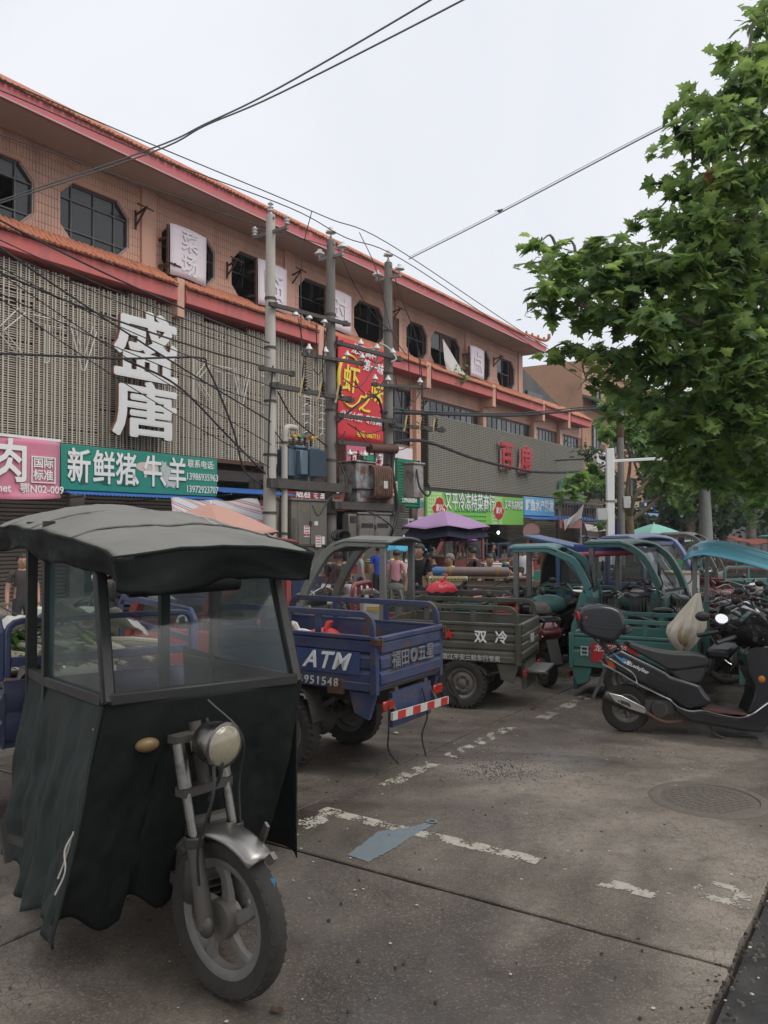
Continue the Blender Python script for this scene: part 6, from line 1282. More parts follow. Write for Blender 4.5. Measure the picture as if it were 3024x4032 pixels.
# parked car behind the white pole
CR = thing('parked_car', 'white car half hidden behind the white lamp post', 'car', (8.4, 30, 0), HEAD(-.9, -.4))
b = MB(); b.xz([(-2.1, .35), (-2.1, .85), (-1.5, .95), (-.95, 1.42), (.55, 1.45), (1.2, .95), (2.0, .82), (2.1, .35)], -.82, .82); b.build('body', M('car_white', (.6, .6, .6), .3, coat=.5), CR, bevel=.06, seg=2)
for s in (-1, 1):
    b = MB(); b.xz([(-1.3, .97), (-.9, 1.34), (.5, 1.37), (1.0, .97)], s*.825, s*.83); b.build('side_window', pane_dark, CR)
    for x in (-1.3, 1.3): wheel(CR, (x, s*.75, .31), .31, .2, 'steel', out=s)
    b = MB(); b.ell((2.08, s*.6, .68), (.05, .16, .08), 10, 6); b.build('headlight', M('lens_pale', (.5, .48, .4)), CR)
# bicycles and further scooters on the right
def bicycle(lab, loc, rz, col, lean=.1):
    T = thing('bicycle', lab, 'bicycle', (*loc, 0), rz, 'bicycles on the right', rx=lean)
    wheel(T, (0, 0, .32), .32, .035, 'wire', tread=False); wheel(T, (1.05, 0, .32), .32, .035, 'wire', tread=False, yaw=.25)
    b = MB()
    for p, q, r in (((.42, 0, .3), (.3, 0, .78), .016), ((.42, 0, .3), (.88, 0, .72), .018), ((.33, 0, .68), (.86, 0, .82), .016), ((0, .05, .32), (.42, .03, .3), .01), ((0, -.05, .32), (.42, -.03, .3), .01), ((0, .05, .32), (.32, .02, .7), .009), ((0, -.05, .32), (.32, -.02, .7), .009), ((1.05, .05, .32), (.88, .03, .72), .012), ((1.05, -.05, .32), (.88, -.03, .72), .012), ((.88, 0, .7), (.83, 0, .95), .016)): b.cyl(p, q, r, n=7)
    b.build('frame', col, T)
    b = MB(); b.sweep(smooth_path([(.68, -.28, .98), (.78, -.2, 1.03), (.83, 0, .95), (.78, .2, 1.03), (.68, .28, .98)], 4), .011, 6); b.build('handlebar', steel_grey, T)
    b = MB(); b.ell((.28, 0, .83), (.13, .085, .04), 12, 6); b.build('saddle', black_plastic, T)
    for x, a0, a1 in ((0, .2, 2.9), (1.05, .4, 2.6)):
        b = MB(); b.sweep([(x+.35*math.cos(a0+(a1-a0)*i/10), 0, .32+.35*math.sin(a0+(a1-a0)*i/10)) for i in range(11)], 1, 4, prof=[(.003, .025), (.003, -.025), (-.003, -.025), (-.003, .025)]); b.build('mudguard', steel_grey, T)
    b = MB(); b.cyl((.42, -.06, .3), (.42, .06, .3), .07, n=14); b.bar((.42, .08, .3), (.5, .08, .16), .015); b.bar((.42, -.08, .3), (.34, -.08, .44), .015); b.build('crank', dark_iron, T)
    b = MB(); b.b2(-.2, .22, -.07, .07, .68, .70); b.bar((-.1, .05, .36), (-.15, .05, .68), .01); b.bar((-.1, -.05, .36), (-.15, -.05, .68), .01); b.build('carrier', dark_iron, T)
    b = MB(); b.b2(.9, 1.15, -.15, .15, .72, .74)
    for k in range(7):
        for s in (-1, 1): b.bar((.9+.25*k/6, s*.15, .72), (.9+.25*k/6, s*.16, .95), .006)
        b.bar((1.15, -.15+.3*k/6, .72), (1.17, -.15+.3*k/6, .95), .006); b.bar((.9, -.15+.3*k/6, .72), (.89, -.15+.3*k/6, .95), .006)
    b.build('basket', dark_iron, T); return T
bk = [((4.0, 9.7), (-.75, .65), (.03, .03, .032), 'dark bicycle leaning nearest behind the black scooter handlebar'), ((4.6, 10.4), (-.6, .8), (.10, .03, .045), 'dull purple bicycle second behind the black scooter handlebar'), ((5.15, 10.2), (-.5, .87), (.03, .045, .05), 'dark teal bicycle at the right edge behind the black scooter'), ((5.3, 11.5), (-.65, .76), (.16, .16, .16), 'silver grey bicycle deep in the right hand cluster'), ((4.5, 11.8), (-.8, .6), (.05, .03, .03), 'brownish bicycle in front of the white foam box'), ((6.0, 12.0), (-.6, .8), (.02, .02, .03), 'black bicycle farthest right in front of the teal bed'), ((3.55, 9.75), (-.85, .5), (.09, .08, .075), 'worn grey bicycle just right of the plastic bag'), ((4.35, 9.2), (-.7, .7), (.06, .02, .03), 'dark plum bicycle right behind the black scooter front')]
for (x, y), (hx, hy), c, lab in bk: bicycle(lab, (x, y), HEAD(hx, hy), M('bike_'+'%d' % int(c[0]*1000)+'x%d' % int(c[2]*1000), c, .4, .2, var=.2, dust=.2), rng.uniform(.06, .2))
for o, x, y, hx, hy, lab in ((S3_, 5.0, 12.6, -.3, .95, 'charcoal scooter behind the bicycles'), (S3_, 2.75, 11.6, -.6, .8, 'charcoal scooter in front of the teal cab'), (S3_, 3.5, 12.1, .3, -.95, 'charcoal scooter beside the teal cab nose'), (S3_, .75, 11.4, .25, .97, 'charcoal scooter under the red bag behind the green bed'), (S2_, 1.9, 11.6, -.4, .9, 'red black scooter just left of the teal open cab'), (S3_, -4.3, 9.2, .7, -.75, 'charcoal scooter at the left edge under the canvas canopy'), (S2_, 6.4, 15.6, -.5, -.8, 'red black scooter far back at the right edge'), (S3_, 4.9, 9.3, -.6, .8, 'charcoal scooter half out of frame behind the black scooter front'), (S3_, 2.95, 10.6, .2, .98, 'charcoal scooter between the top box and the teal cab'), (S2_, 5.6, 10.9, -.7, .7, 'red black scooter at the right edge among the bicycles'), (S3_, .2, 13.4, .9, .4, 'charcoal scooter behind the grey open cab')):
    c = place(o, (x, y, 0), HEAD(hx, hy), lab, 'parked scooters'); c.rotation_euler = (R(-6), 0, HEAD(hx, hy))
mo = thing('sack', 'grey sacking heaped on the red railed tricycle', 'sack', (4.55, 13.2, .55), .3)
b = MB(); b.sheet(lambda u, v: (.55*(2*u-1), .4*(2*v-1), .38*max(0, (1-(2*u-1)**2)*(1-(2*v-1)**2))**.6+.03*math.sin(14*u+5*v)+.02*math.sin(23*v)), 20, 16); b.build('cloth', M('sacking_grey', (.16, .165, .17), .7, var=.3, bump=.3), mo, solid=.01)
fb_m = M('foam_white', (.66, .65, .62), .7, var=.06, dust=.1); tape = M('tape_ochre', (.4, .26, .08), .4)
FB_ = thing('foam_box', 'open white foam box with ochre tape round the rim above the bicycles', 'foam box', (4.35, 12.3, .82), .5)
b = MB(); W_, D_, H_, t_ = .24, .2, .36, .025
for x0, x1, y0, y1 in ((-W_, W_, -D_, -D_+t_), (-W_, W_, D_-t_, D_), (-W_, -W_+t_, -D_+t_, D_-t_), (W_-t_, W_, -D_+t_, D_-t_)): b.b2(x0, x1, y0, y1, 0, H_)
b.b2(-W_+t_, W_-t_, -D_+t_, D_-t_, 0, t_); b.build('box', fb_m, FB_)
b = MB()
for x0, x1, y0, y1 in ((-W_-.003, W_+.003, -D_-.003, -D_-.001), (-W_-.003, W_+.003, D_+.001, D_+.003), (-W_-.003, -W_-.001, -D_, D_), (W_+.001, W_+.003, -D_, D_)): b.b2(x0, x1, y0, y1, H_-.05, H_-.015)
b.build('tape', tape, FB_); b = MB(); b.bar((-.05, .1, .2), (.1, -.05, .44), .03, .015); b.build('lath', wood, FB_)
fs = thing('metal_stand', 'dark metal stand carrying the white foam box', 'stand', (4.35, 12.3, 0), .5)
b = MB(); b.b2(-.3, .3, -.25, .25, .78, .82); b.build('top', dark_iron, fs)
for x in (-.27, .27):
    for y in (-.22, .22): b = MB(); b.bar((x, y, 0), (x, y, .78), .04); b.build('leg', dark_iron, fs)
# gas cylinder on a wooden barrow, crate, red bag
wc_ = thing('wooden_barrow', 'brown wooden sided barrow carrying a long gas cylinder', 'barrow', (1.55, 16.2, 0), -.1)
plank = M('plank_brown', (.17, .115, .075), .8, var=.3, aniso=(.4, 5, 5), scale=4)
for k in range(3): b = MB(); b.b2(-1.1, 1.5, -.5, -.46, .42+.14*k, .55+.14*k); b.build('side_plank', plank, wc_, bevel=.005)
b = MB(); b.b2(-1.1, 1.5, -.46, .46, .4, .44); b.b2(-.9, 1.3, -.55, .0, .87, .9); b.build('platform', plank, wc_)
for x in (-.8, .2, 1.2): b = MB(); b.bar((x, -.48, .42), (x, -.48, .9), .05); b.build('upright', plank, wc_)
for s in (-1, 1): wheel(wc_, (-.9, s*.52, .3), .3, .1, 'steel', out=s); wheel(wc_, (1.2, s*.52, .3), .3, .1, 'steel', out=s)
gcy = thing('gas_cylinder', 'long grey brown gas cylinder with a blue end lying on the wooden barrow', 'gas cylinder', (1.62, 15.85, .99), -.1)
b = MB(); b.lathe([(.001, -.72), (.05, -.71), (.085, -.66), (.092, -.6), (.092, .72), (.08, .76), (.001, .77)], ax='x', n=20); b.build('body', M('cylinder_grey', (.15, .11, .10), .6, .2, var=.3, dust=.2), gcy)
b = MB(); b.lathe([(.001, -.87), (.03, -.86), (.035, -.78), (.07, -.7), (.095, -.62), (.095, -.5), (.0925, -.5)], ax='x', n=20); b.build('blue_end', M('cylinder_blue', (.04, .13, .3), .5, var=.3), gcy)
for x in (-.35, .55): b = MB(); b.lathe([(.093, x-.03), (.1, x-.03), (.1, x+.03), (.093, x+.03)], ax='x', n=20, close=True); b.b2(x-.05, x+.05, -.08, .08, -.11, -.095); b.build('strap', M('strap_tan', (.25, .14, .07), .8), gcy)
crm = M('crate_cream', (.50, .40, .20), .5, var=.12, dust=.12)
cr = thing('plastic_crate', 'tall cream plastic crate standing before the wooden barrow', 'crate', (1.0, 12.9, .53), -.08)
b = MB()
for x0, x1, y0, y1 in ((-.27, .27, -.2, -.185), (-.27, .27, .185, .2), (-.27, -.255, -.185, .185), (.255, .27, -.185, .185)): b.b2(x0, x1, y0, y1, 0, .5)
b.b2(-.255, .255, -.185, .185, 0, .02); b.build('body', crm, cr, bevel=.004)
b = MB()
for y in (-.21, .21): b.b2(-.3, .3, y-.015, y+.015, .48, .53)
for x in (-.285, .285): b.b2(x-.015, x+.015, -.195, .195, .48, .53)
b.build('rim', crm, cr, bevel=.004)
b = MB()
for k in range(11): b.b2(-.26+.052*k-.016, -.26+.052*k+.016, -.2265, -.2255, .495, .518)
b.build('rim_slots', M('slot_dark', (.12, .1, .06), .8), cr, smooth=0)
rb = thing('red_bag', 'red plastic bag tied over the black top box behind the green bed', 'bag', (.78, 11.25, .86), .25)
b = MB(); b.ell((0, 0, .08), (.2, .15, .13), 16, 10); b.build('box', black_plastic, rb); b = MB(); b.sheet(lambda u, v: (.21*math.cos(2*PI*u)*math.sin(1.5*v)*(1+.1*math.sin(9*PI*u)), .16*math.sin(2*PI*u)*math.sin(1.5*v), .09+.145*math.cos(1.5*v)+.012*math.sin(16*PI*u)), 28, 8); b.build('bag', M('bag_red', (.55, .02, .04), .3, var=.15), rb); b = MB(); b.sweep([(0, 0, .23), (.1, .03, .33)], [.03, .006], 6); b.build('knot', M('bag_red', (.55, .02, .04)), rb)
hm = thing('helmet', 'dark brown helmet resting on the tail of the red and black scooter', 'helmet', (1.93, 10.25, .78), 0)
b = MB(); b.sheet(lambda u, v: (.13*math.cos(2*PI*u)*math.sin(1.7*v), .15*math.sin(2*PI*u)*math.sin(1.7*v), .13*math.cos(1.7*v)), 20, 10); b.build('shell', M('helmet_brown', (.06, .045, .04), .4, dust=.3), hm, solid=.012); b = MB(); b.flat([(-.12, .0, .02), (-.08, 0, .1), (0, 0, .135), (.08, 0, .1), (.12, 0, .02)], .03, .006); b.build('stripe', M('strap_tan', (.25, .14, .07)), hm)
rg = thing('rag', 'grey cloth tied round the rear rail of the grey open cab', 'rag', (.13, 9.45, 1.02), 0)
b = MB(); b.ell((0, 0, .12), (.1, .07, .05), 12, 8); b.sheet(lambda u, v: (.04+.07*(u-.5)+.03*math.sin(5*v), -.06+.02*math.sin(9*u), .1-.36*v), 8, 10); b.sheet(lambda u, v: (-.05+.06*(u-.5), -.05+.02*math.sin(9*u), .1-.22*v), 8, 8); b.build('cloth', M('rag_grey', (.22, .22, .2), .9, var=.3, bump=.5, bscale=20), rg, solid=.008)
# bundles in the beds
pinkc = M('bundle_pink', (.5, .14, .18), .7, var=.4, scale=5); redc = M('bundle_red', (.5, .04, .04), .5, var=.2); whc = M('bundle_white', (.55, .53, .48), .7, var=.1)
for x, y, z, m, lab in ((-1.0, 6.9, 1.0, pinkc, 'pink cloth bundle in the blue bed nearest the red cab'), (-.72, 7.0, .98, whc, 'white bundle lying in the blue bed'), (-.5, 7.05, .98, redc, 'red bag lying in the blue bed by the front'), (-3.3, 14.1, .95, pinkc, 'pink bundle in the far blue tricycle, left one'), (-2.85, 13.9, .98, M('bundle_rose', (.55, .08, .12), .6), 'rose bundle in the far blue tricycle, right one'), (-2.25, 11.6, 1.05, redc, 'large red plastic sack left of the grey open cab')):
    t = thing('bundle', lab, 'bundle', (x, y, z-.27), rng.random()*3, 'bundles in the tricycle beds')
    b = MB(); k1 = rng.random()*6; b.sheet(lambda u, v: (.2*math.cos(2*PI*u)*math.sin(PI*v)*(1+.2*math.sin(6*PI*u+k1)), .16*math.sin(2*PI*u)*math.sin(PI*v)*(1+.15*math.sin(10*PI*u)), .12-.12*math.cos(PI*v)+.02*math.sin(8*PI*u)), 26, 10); b.build('bag', m, t); b = MB(); b.sweep([(0, 0, .235), (.03, .02, .29), (.06, 0, .31)], [.02, .03, .01], 6); b.build('knot', m, t)
jg = thing('plastic_jug', 'white plastic jug with ochre band in the red framed tricycle', 'jug', (-.12, 9.3, .78), .3)
b = MB(); b.b2(-.14, .14, -.09, .09, 0, .24); b.cyl((-.08, 0, .24), (-.08, 0, .29), .03); b.build('body', whc, jg, bevel=.03, seg=3); b = MB(); b.b2(-.12, .1, -.095, .095, .1, .18); b.build('band', M('band_ochre', (.5, .3, .06), .5), jg, bevel=.02)

# ================================================================ UMBRELLAS
def umbrella(lab, loc, rad, top, drop, col, n=8, inner=None, tilt=0., rz=0., pole=None, group='market umbrellas', folded=False):
    T = thing('market_umbrella', lab, 'umbrella', loc, rz, group, rx=tilt)
    b = MB(); b.cyl((0, 0, -loc[2]), (0, 0, top), .022, n=8); b.build('pole', pole or wood, T)
    if folded:
        b = MB(); b.sheet(lambda u, v: ((.035+.075*(1-v)**.8)*math.cos(2*PI*u)*(1+.16*math.sin(12*PI*u)), (.035+.075*(1-v)**.8)*math.sin(2*PI*u)*(1+.16*math.sin(12*PI*u)), top-drop+drop*v), 36, 8); b.build('canopy', col, T); b = MB(); b.lathe([(.09, top-drop*.6), (.1, top-drop*.57), (.09, top-drop*.54)], n=12); b.build('strap', black_plastic, T); return T
    def fn(u, v, off=0.):
        a = 2*PI*u; k = PI/n; am = ((a+k) % (2*k))-k; r = rad*v*math.cos(k)/math.cos(am)*(1 if n < 12 else 1)
        sag = -.06*rad*(1-abs(am)/k)*v*v
        return (r*math.cos(a), r*math.sin(a), top-drop*(v**1.25)+sag+off)
    b = MB(); b.sheet(lambda u, v: fn(u, v), n*6, 8); b.build('canopy', col, T, solid=.006, smooth=20)
    if inner: b = MB(); b.sheet(lambda u, v: fn(u, v*.985, -.02-.24*v**4), n*6, 8); b.build('lining', inner, T, smooth=20)
    b = MB()
    for i in range(n):
        a = 2*PI*(i+.5)/n; b.cyl((0, 0, top-.04), (rad*math.cos(a), rad*math.sin(a), top-drop-.03), .008, n=5)
        b.cyl((0, 0, top-drop-.25), (rad*.5*math.cos(a), rad*.5*math.sin(a), top-drop*.45-.03), .006, n=5)
    b.build('ribs', steel_grey, T)
    b = MB(); b.lathe([(.001, top+.06), (.02, top+.04), (.02, top-.01)], n=8); b.build('finial', white_paint, T)
    return T
def ucloth(n, c): return M(n, c, .7, var=.1, scale=2, trans=.25, dust=.08)
umbrella('salmon pink market umbrella just behind the canvas canopy', (at(829, 2060, 15).x, 15, 0), 1.3, 2.26, .5, ucloth('umb_salmon', (.60, .34, .27)), 6, M('umb_brown', (.16, .07, .05), .8), rz=R(18))
umbrella('large mauve market umbrella with dark lining in front of the light green sign', (at(1750, 2060, 21).x, 21, 0), 1.25, 2.27, .42, ucloth('umb_mauve', (.44, .27, .47)), 6, M('umb_navy', (.012, .012, .03), .9), tilt=R(-2), rz=0)
umbrella('small violet umbrella over the maroon cabbed tricycle, left one', (at(1788, 2150, 22).x, 22, 0), .4, 1.66, .16, ucloth('umb_violet', (.40, .10, .46)), 8)
umbrella('small violet umbrella over the maroon cabbed tricycle, right one', (at(1838, 2150, 22.6).x, 22.6, 0), .3, 1.66, .15, ucloth('umb_violet', (.40, .10, .46)), 8)
umbrella('sky blue umbrella behind the man in the black tee shirt', (at(1590, 2160, 18).x, 18, 0), .55, 1.62, .26, ucloth('umb_sky', (.06, .42, .62)), 8)
umbrella('pale mint green market umbrella under the plane trees', (at(2575, 2100, 30).x, 30, 0), 1.55, 2.0, .6, ucloth('umb_mint', (.28, .58, .50)), 4, rz=R(20))
umbrella('folded dark blue umbrella between the two posts', (at(2430, 2100, 20.5).x, 20.5, 0), .2, 2.0, .65, ucloth('umb_navy_blue', (.03, .04, .12)), folded=True)
umbrella('folded violet umbrella right of the mint green umbrella', (at(2682, 2100, 26).x, 26, 0), .2, 1.8, .5, ucloth('umb_violet2', (.17, .12, .36)), folded=True)
def shade(lab, p, q, w, z0, z1, mat, name='tarpaulin'):
    p, q = Vector(p), Vector(q); d = (q-p).normalized(); n = Vector((-d.y, d.x, 0))
    t = thing(name, lab, 'tarpaulin', (0, 0, 0), 0)
    b = MB(); b.sheet(lambda u, v: p+(q-p)*u+n*w*(v-.5)+Vector((0, 0, z0+(z1-z0)*v-.08*math.sin(PI*u)+.02*math.sin(17*u+6*v))), 24, 10); b.build('sheet', mat, t, solid=.01)
    b = MB()
    for c in (p+n*w*.5, q+n*w*.5, p-n*w*.5, q-n*w*.5): b.cyl((c.x, c.y, 0), (c.x, c.y, min(z0, z1)), .02, n=6)
    b.build('poles', steel_grey, t)
strm = bpy.data.materials.new('striped_tarp'); strm.use_nodes = True; _t = strm.node_tree
_c = _t.nodes.new('ShaderNodeTexCoord'); _w = _t.nodes.new('ShaderNodeTexWave'); _w.inputs['Scale'].default_value = .55; _w.bands_direction = 'DIAGONAL'; _r = _t.nodes.new('ShaderNodeValToRGB'); _r.color_ramp.interpolation = 'CONSTANT'
for i, (p_, c_) in enumerate(((0, (.6, .57, .55)), (.35, (.08, .16, .42)), (.5, (.6, .57, .55)), (.72, (.5, .12, .12)), (.88, (.6, .57, .55)))):
    el = _r.color_ramp.elements[i] if i < 2 else _r.color_ramp.elements.new(p_); el.position = p_; el.color = (*c_, 1)
_t.links.new(_c.outputs['Object'], _w.inputs[0]); _t.links.new(_w.outputs['Fac'], _r.inputs[0]); _t.links.new(_r.outputs[0], _t.nodes['Principled BSDF'].inputs['Base Color'])
shade('red blue and white striped tarpaulin left of the palest pole', (-5.2, 20.3, 0), (-3.1, 20.9, 0), 1.6, 2.02, 2.62, strm)
shade('flat lavender tarpaulin on thin poles before the mint green umbrella', (4.4, 18.2, 0), (5.6, 18.2, 0), 1.0, 1.62, 1.66, ucloth('tarp_lavender', (.12, .13, .3)))
shade('orange red tarpaulin right of the mint green umbrella', (7.2, 26.5, 0), (9.6, 26.2, 0), 1.0, 1.5, 1.56, ucloth('tarp_orange', (.42, .12, .07)))
shade('brown red boards and tarpaulin at the far right', (9.0, 21.5, 0), (10.6, 21.2, 0), 1.2, 1.5, 1.62, ucloth('tarp_brown', (.28, .08, .06)))
rl_ = thing('rolled_tarpaulin', 'pink and blue rolled tarpaulin on the roof rail of the teal cab', 'tarpaulin', (3.05, 12.0, 1.42), HEAD(.93, -.35))
b = MB(); b.cyl((-.35, 0, 0), (.62, 0, .06), .04, n=10); b.build('roll', M('tarp_pink', (.48, .10, .14), .6, var=.3), rl_); b = MB(); b.sheet(lambda u, v: (-.3+.75*u, .02+.03*math.sin(9*u), .02+.14*v), 8, 3); b.build('sheet', M('tarp_blue', (.03, .07, .25), .6), rl_, solid=.006)

# ================================================================ PEOPLE
skin = M('skin', (.38, .22, .15), .5, var=.08); hair_m = M('hair_black', (.012, .011, .011), .5, var=.3); grey_hair = M('hair_grey', (.14, .135, .13), .6, var=.3); shoe = M('shoe_dark', (.03, .03, .03), .6); eye_m = M('eye_dark', (.02, .015, .012), .3); lip = M('lip', (.30, .12, .10), .5)
def person(lab, loc, rz, h, shirt, trousers, hair=hair_m, pose='stand', arms=(0, 0), long_sleeve=False, group=None, turn=0.):
    T = thing('person', lab, 'person', loc, rz, group)
    # x forward, y left, heights as fractions of the standing height
    hipz = {'stand': .52, 'bend': .52, 'sit': .27, 'squat': .20}[pose]; pitch = {'stand': 0, 'bend': R(72), 'sit': R(8), 'squat': R(28)}[pose]
    mp_ = Matrix.Rotation(pitch, 3, 'Y')
    def up(x, y, z): v = mp_ @ Vector((x, y, z-.52)); return Vector((v.x, v.y, v.z+hipz))
    V = []; Rr = []; E = []; seg = []
    def vtx(p, r, par=None, mat=0):
        V.append(Vector(p)); Rr.append(r if hasattr(r, '__len__') else (r, r)); i = len(V)-1
        if par is not None: E.append((par, i)); seg.append((par, i, mat))
        return i
    pel = vtx(up(0, 0, .52), (.068, .085)); wa = vtx(up(0, 0, .61), (.062, .078), pel, 0); ch = vtx(up(.005, 0, .73), (.066, .095), wa, 0); nb = vtx(up(0, 0, .815), (.045, .06), ch, 0)
    nk = vtx(up(.005, 0, .85), .03, nb, 2); hd0 = vtx(up(.014, 0, .89), (.046, .042), nk, 2); hd1 = vtx(up(.012, 0, .945), (.058, .048), hd0, 2); vtx(up(.006, 0, .975), (.042, .036), hd1, 2)
    wrists = []
    for s in (-1, 1):
        a = arms[0 if s > 0 else 1]; sh = vtx(up(0, s*.105, .8), .036, nb, 0); mr_ = Matrix.Rotation(-a, 3, 'Y')
        if pose == 'bend': mr_ = Matrix.Rotation(-R(70), 3, 'Y')
        if pose in ('sit', 'squat') and a == 0: mr_ = Matrix.Rotation(-R(35), 3, 'Y')
        el = mr_ @ Vector((0, s*.035, -.165)); el2 = mr_ @ Matrix.Rotation(-R(18)-abs(a)*.5, 3, 'Y') @ Vector((0, s*.004, -.15))
        m1 = vtx(up(*(Vector((0, s*.105, .8))+el*.55)), .031, sh, 0); e_ = vtx(up(*(Vector((0, s*.105, .8))+el)), .026, m1, 0 if long_sleeve else 2); w_ = vtx(up(*(Vector((0, s*.105, .8))+el+el2)), .019, e_, 0 if long_sleeve else 2); wrists.append((V[w_].copy(), (V[w_]-V[e_]).normalized(), s))
        if pose in ('stand', 'bend'): kn, an = Vector((.01, s*.058, .285)), Vector((-.01, s*.06, .045))
        elif pose == 'sit': kn, an = Vector((.23, s*.07, .28)), Vector((.22, s*.07, .045))
        else: kn, an = Vector((.2, s*.09, .28)), Vector((.04, s*.08, .045))
        hip = vtx((up(0, s*.052, .5)), .055, pel, 1); k_ = vtx(kn, .039, hip, 1); a_ = vtx(an, .026, k_, 1); vtx(an+Vector((.03, 0, -.022)), .024, a_, 3); vtx(an+Vector((.085, s*.008, -.028)), .018, len(V)-1, 3)
    me = bpy.data.meshes.new('body'); me.from_pydata([v*h for v in V], E, []); o = bpy.data.objects.new('body', me); COL.objects.link(o)
    sk = o.modifiers.new('skin', 'SKIN'); sk.use_smooth_shade = True
    for i, r in enumerate(Rr): me.skin_vertices[0].data[i].radius = (r[0]*h, r[1]*h); me.skin_vertices[0].data[i].use_root = (i == 0)
    ss = o.modifiers.new('sub', 'SUBSURF'); ss.levels = 1; ss.render_levels = 1
    dg = bpy.context.evaluated_depsgraph_get(); m2 = bpy.data.meshes.new_from_object(o.evaluated_get(dg)); bpy.data.objects.remove(o)
    vs = [v.co.copy() for v in m2.vertices]; fs = [list(p.vertices) for p in m2.polygons]; mi = []
    A = np.array([V[a] for a, _, _ in seg]); B = np.array([V[c] for _, c, _ in seg]); D = B-A; LL = (D*D).sum(1)
    for p in m2.polygons:
        c = np.array(p.center)/h; t = np.clip(((c-A)*D).sum(1)/np.maximum(LL, 1e-9), 0, 1); q = ((A+D*t[:, None]-c)**2).sum(1); mi.append(seg[int(np.argmin(q))][2])
    bpy.data.meshes.remove(m2)
    b = MB(); b.v = [tuple(v) for v in vs]; b.f = fs; b.mi = mi
    # face, ears and hands
    hm_ = lambda x, y, z: up(x, y, z)*h
    b.cur = 2; b.ell(hm_(.066, 0, .915), (.011*h, .008*h, .012*h), 8, 6)
    for s in (-1, 1): b.ell(hm_(.008, s*.047, .918), (.011*h, .005*h, .017*h), 8, 6)
    b.cur = 4
    for s in (-1, 1): b.ell(hm_(.058, s*.018, .928), (.006*h, .008*h, .004*h), 8, 4)
    b.cur = 5; b.ell(hm_(.058, 0, .893), (.006*h, .014*h, .004*h), 8, 4)
    b.cur = 2
    for w_, d_, s in wrists:
        sd = Vector((1, 0, 0)); sd = (sd-d_*sd.dot(d_)); sd = sd.normalized() if sd.length > .1 else Vector((0, 0, 1)); nn = d_.cross(sd)
        b.sweep([(w_)*h, (w_+d_*.03)*h, (w_+d_*.055)*h], [.016*h, .022*h, .02*h], 8, prof=[(1.0*math.cos(PI*j/4), .55*math.sin(PI*j/4)) for j in range(8)])
        for k, (of, ln) in enumerate(((.016, .036), (.006, .042), (-.005, .039), (-.015, .03))):
            p0 = w_+d_*.05+sd*of; p1 = p0+d_*ln*.55+nn*.004*s; p2 = p1+d_*ln*.4+nn*.01*s; b.sweep([p0*h, p1*h, p2*h], [.0055*h, .005*h, .004*h], 6)
        p0 = w_+d_*.02+sd*.017; b.sweep([p0*h, (p0+d_*.018+sd*.014)*h, (p0+d_*.036+sd*.018)*h], [.007*h, .006*h, .0045*h], 6)
    body = b.build('body', [shirt, trousers, skin, shoe, eye_m, lip], T, smooth=60)
    hb = MB(); c = up(.002, 0, .945)*h
    def hf(u, v):
        a = 2*PI*u; t = PI*.62*v; front = math.cos(a) > .35
        t2 = t*(.62 if front else 1.0); r = (.066*h, .057*h, .062*h)
        p = Vector((r[0]*math.sin(t2)*math.cos(a), r[1]*math.sin(t2)*math.sin(a), r[2]*math.cos(t2)))*(1+.03*math.sin(9*a+7*v))
        return c+mp_ @ (p+Vector((-.004*h, 0, .004*h)))
    hb.sheet(hf, 24, 8); hb.build('hair', hair, T, smooth=60)
    return T
def cl(n, c, **k): return M('cloth_'+n, c, .85, var=.2, scale=4, **k)
def pat(x, y, Y): p = at(x, y, Y); return (p.x, Y, 0), p.z
def stand(lab, x, ytop, Y, rz, shirt, tr, **kw):
    l, z = pat(x, ytop, Y); pose = kw.get('pose', 'stand'); hh = {'stand': 1.0, 'sit': .74, 'squat': .64, 'bend': .70}[pose]
    return person(lab, l, rz, max(1.3, min(1.85, z/hh)), shirt, tr, **kw)
jeans = cl('jeans', (.03, .045, .085)); blackc = cl('black', (.008, .008, .009)); greyt = cl('dark_grey', (.04, .04, .045))
stand('man in a plain black tee shirt standing under the grey cab roof', 1652, 2143, 13.6, R(236), blackc, greyt)
stand('person in a royal blue shirt seen from behind by the stalls', 1492, 2150, 19, R(100), cl('royal', (.02, .07, .40)), greyt)
stand('woman in a pink top standing by the sky blue umbrella', 1562, 2166, 17, R(60), cl('pink', (.5, .25, .28)), greyt)
person('stooping man in a pale grey shirt bending over behind the red frame', (at(1475, 2240, 13.2).x, 13.2, 0), R(190), 1.45, cl('palegrey', (.36, .36, .40)), cl('grey', (.09, .09, .1)), pose='bend')
stand('seated woman with black hair and a pale strap beside the mauve umbrella pole', 1722, 2180, 19, R(170), blackc, greyt, pose='sit')
stand('grey haired woman in a lime green top seated behind the gas cylinder', 1785, 2183, 17.5, R(215), cl('lime', (.30, .65, .10)), greyt, pose='sit', hair=grey_hair)
stand('man in a dark brown shirt seated with his back turned by the maroon cab', 1878, 2158, 20, R(150), cl('brown', (.035, .02, .018)), greyt, pose='sit')
stand('man in a black shirt facing us behind the gas cylinder', 1926, 2183, 17.6, R(-90), blackc, greyt, pose='sit')
stand('man in a patterned dark shirt standing beside the maroon cab', 1940, 2138, 22, R(-20), cl('pattern', (.03, .03, .035)), jeans)
stand('person in black with a white undershirt sitting left of the teal open cab', 2030, 2178, 17, R(230), blackc, greyt, pose='sit', arms=(1.2, .4))
stand('bald man in a bright green vest among the far tricycles', 2668, 2165, 18, R(120), cl('vestgreen', (.02, .32, .10)), greyt, hair=skin)
stand('person in a blue and white camouflage shirt bending seen through the canvas cab windscreen', 690, 2305, 10.5, R(150), cl('camo', (.16, .24, .36), col2=(.5, .52, .5), mix=9, lo=.48, hi=.54), jeans, pose='bend')
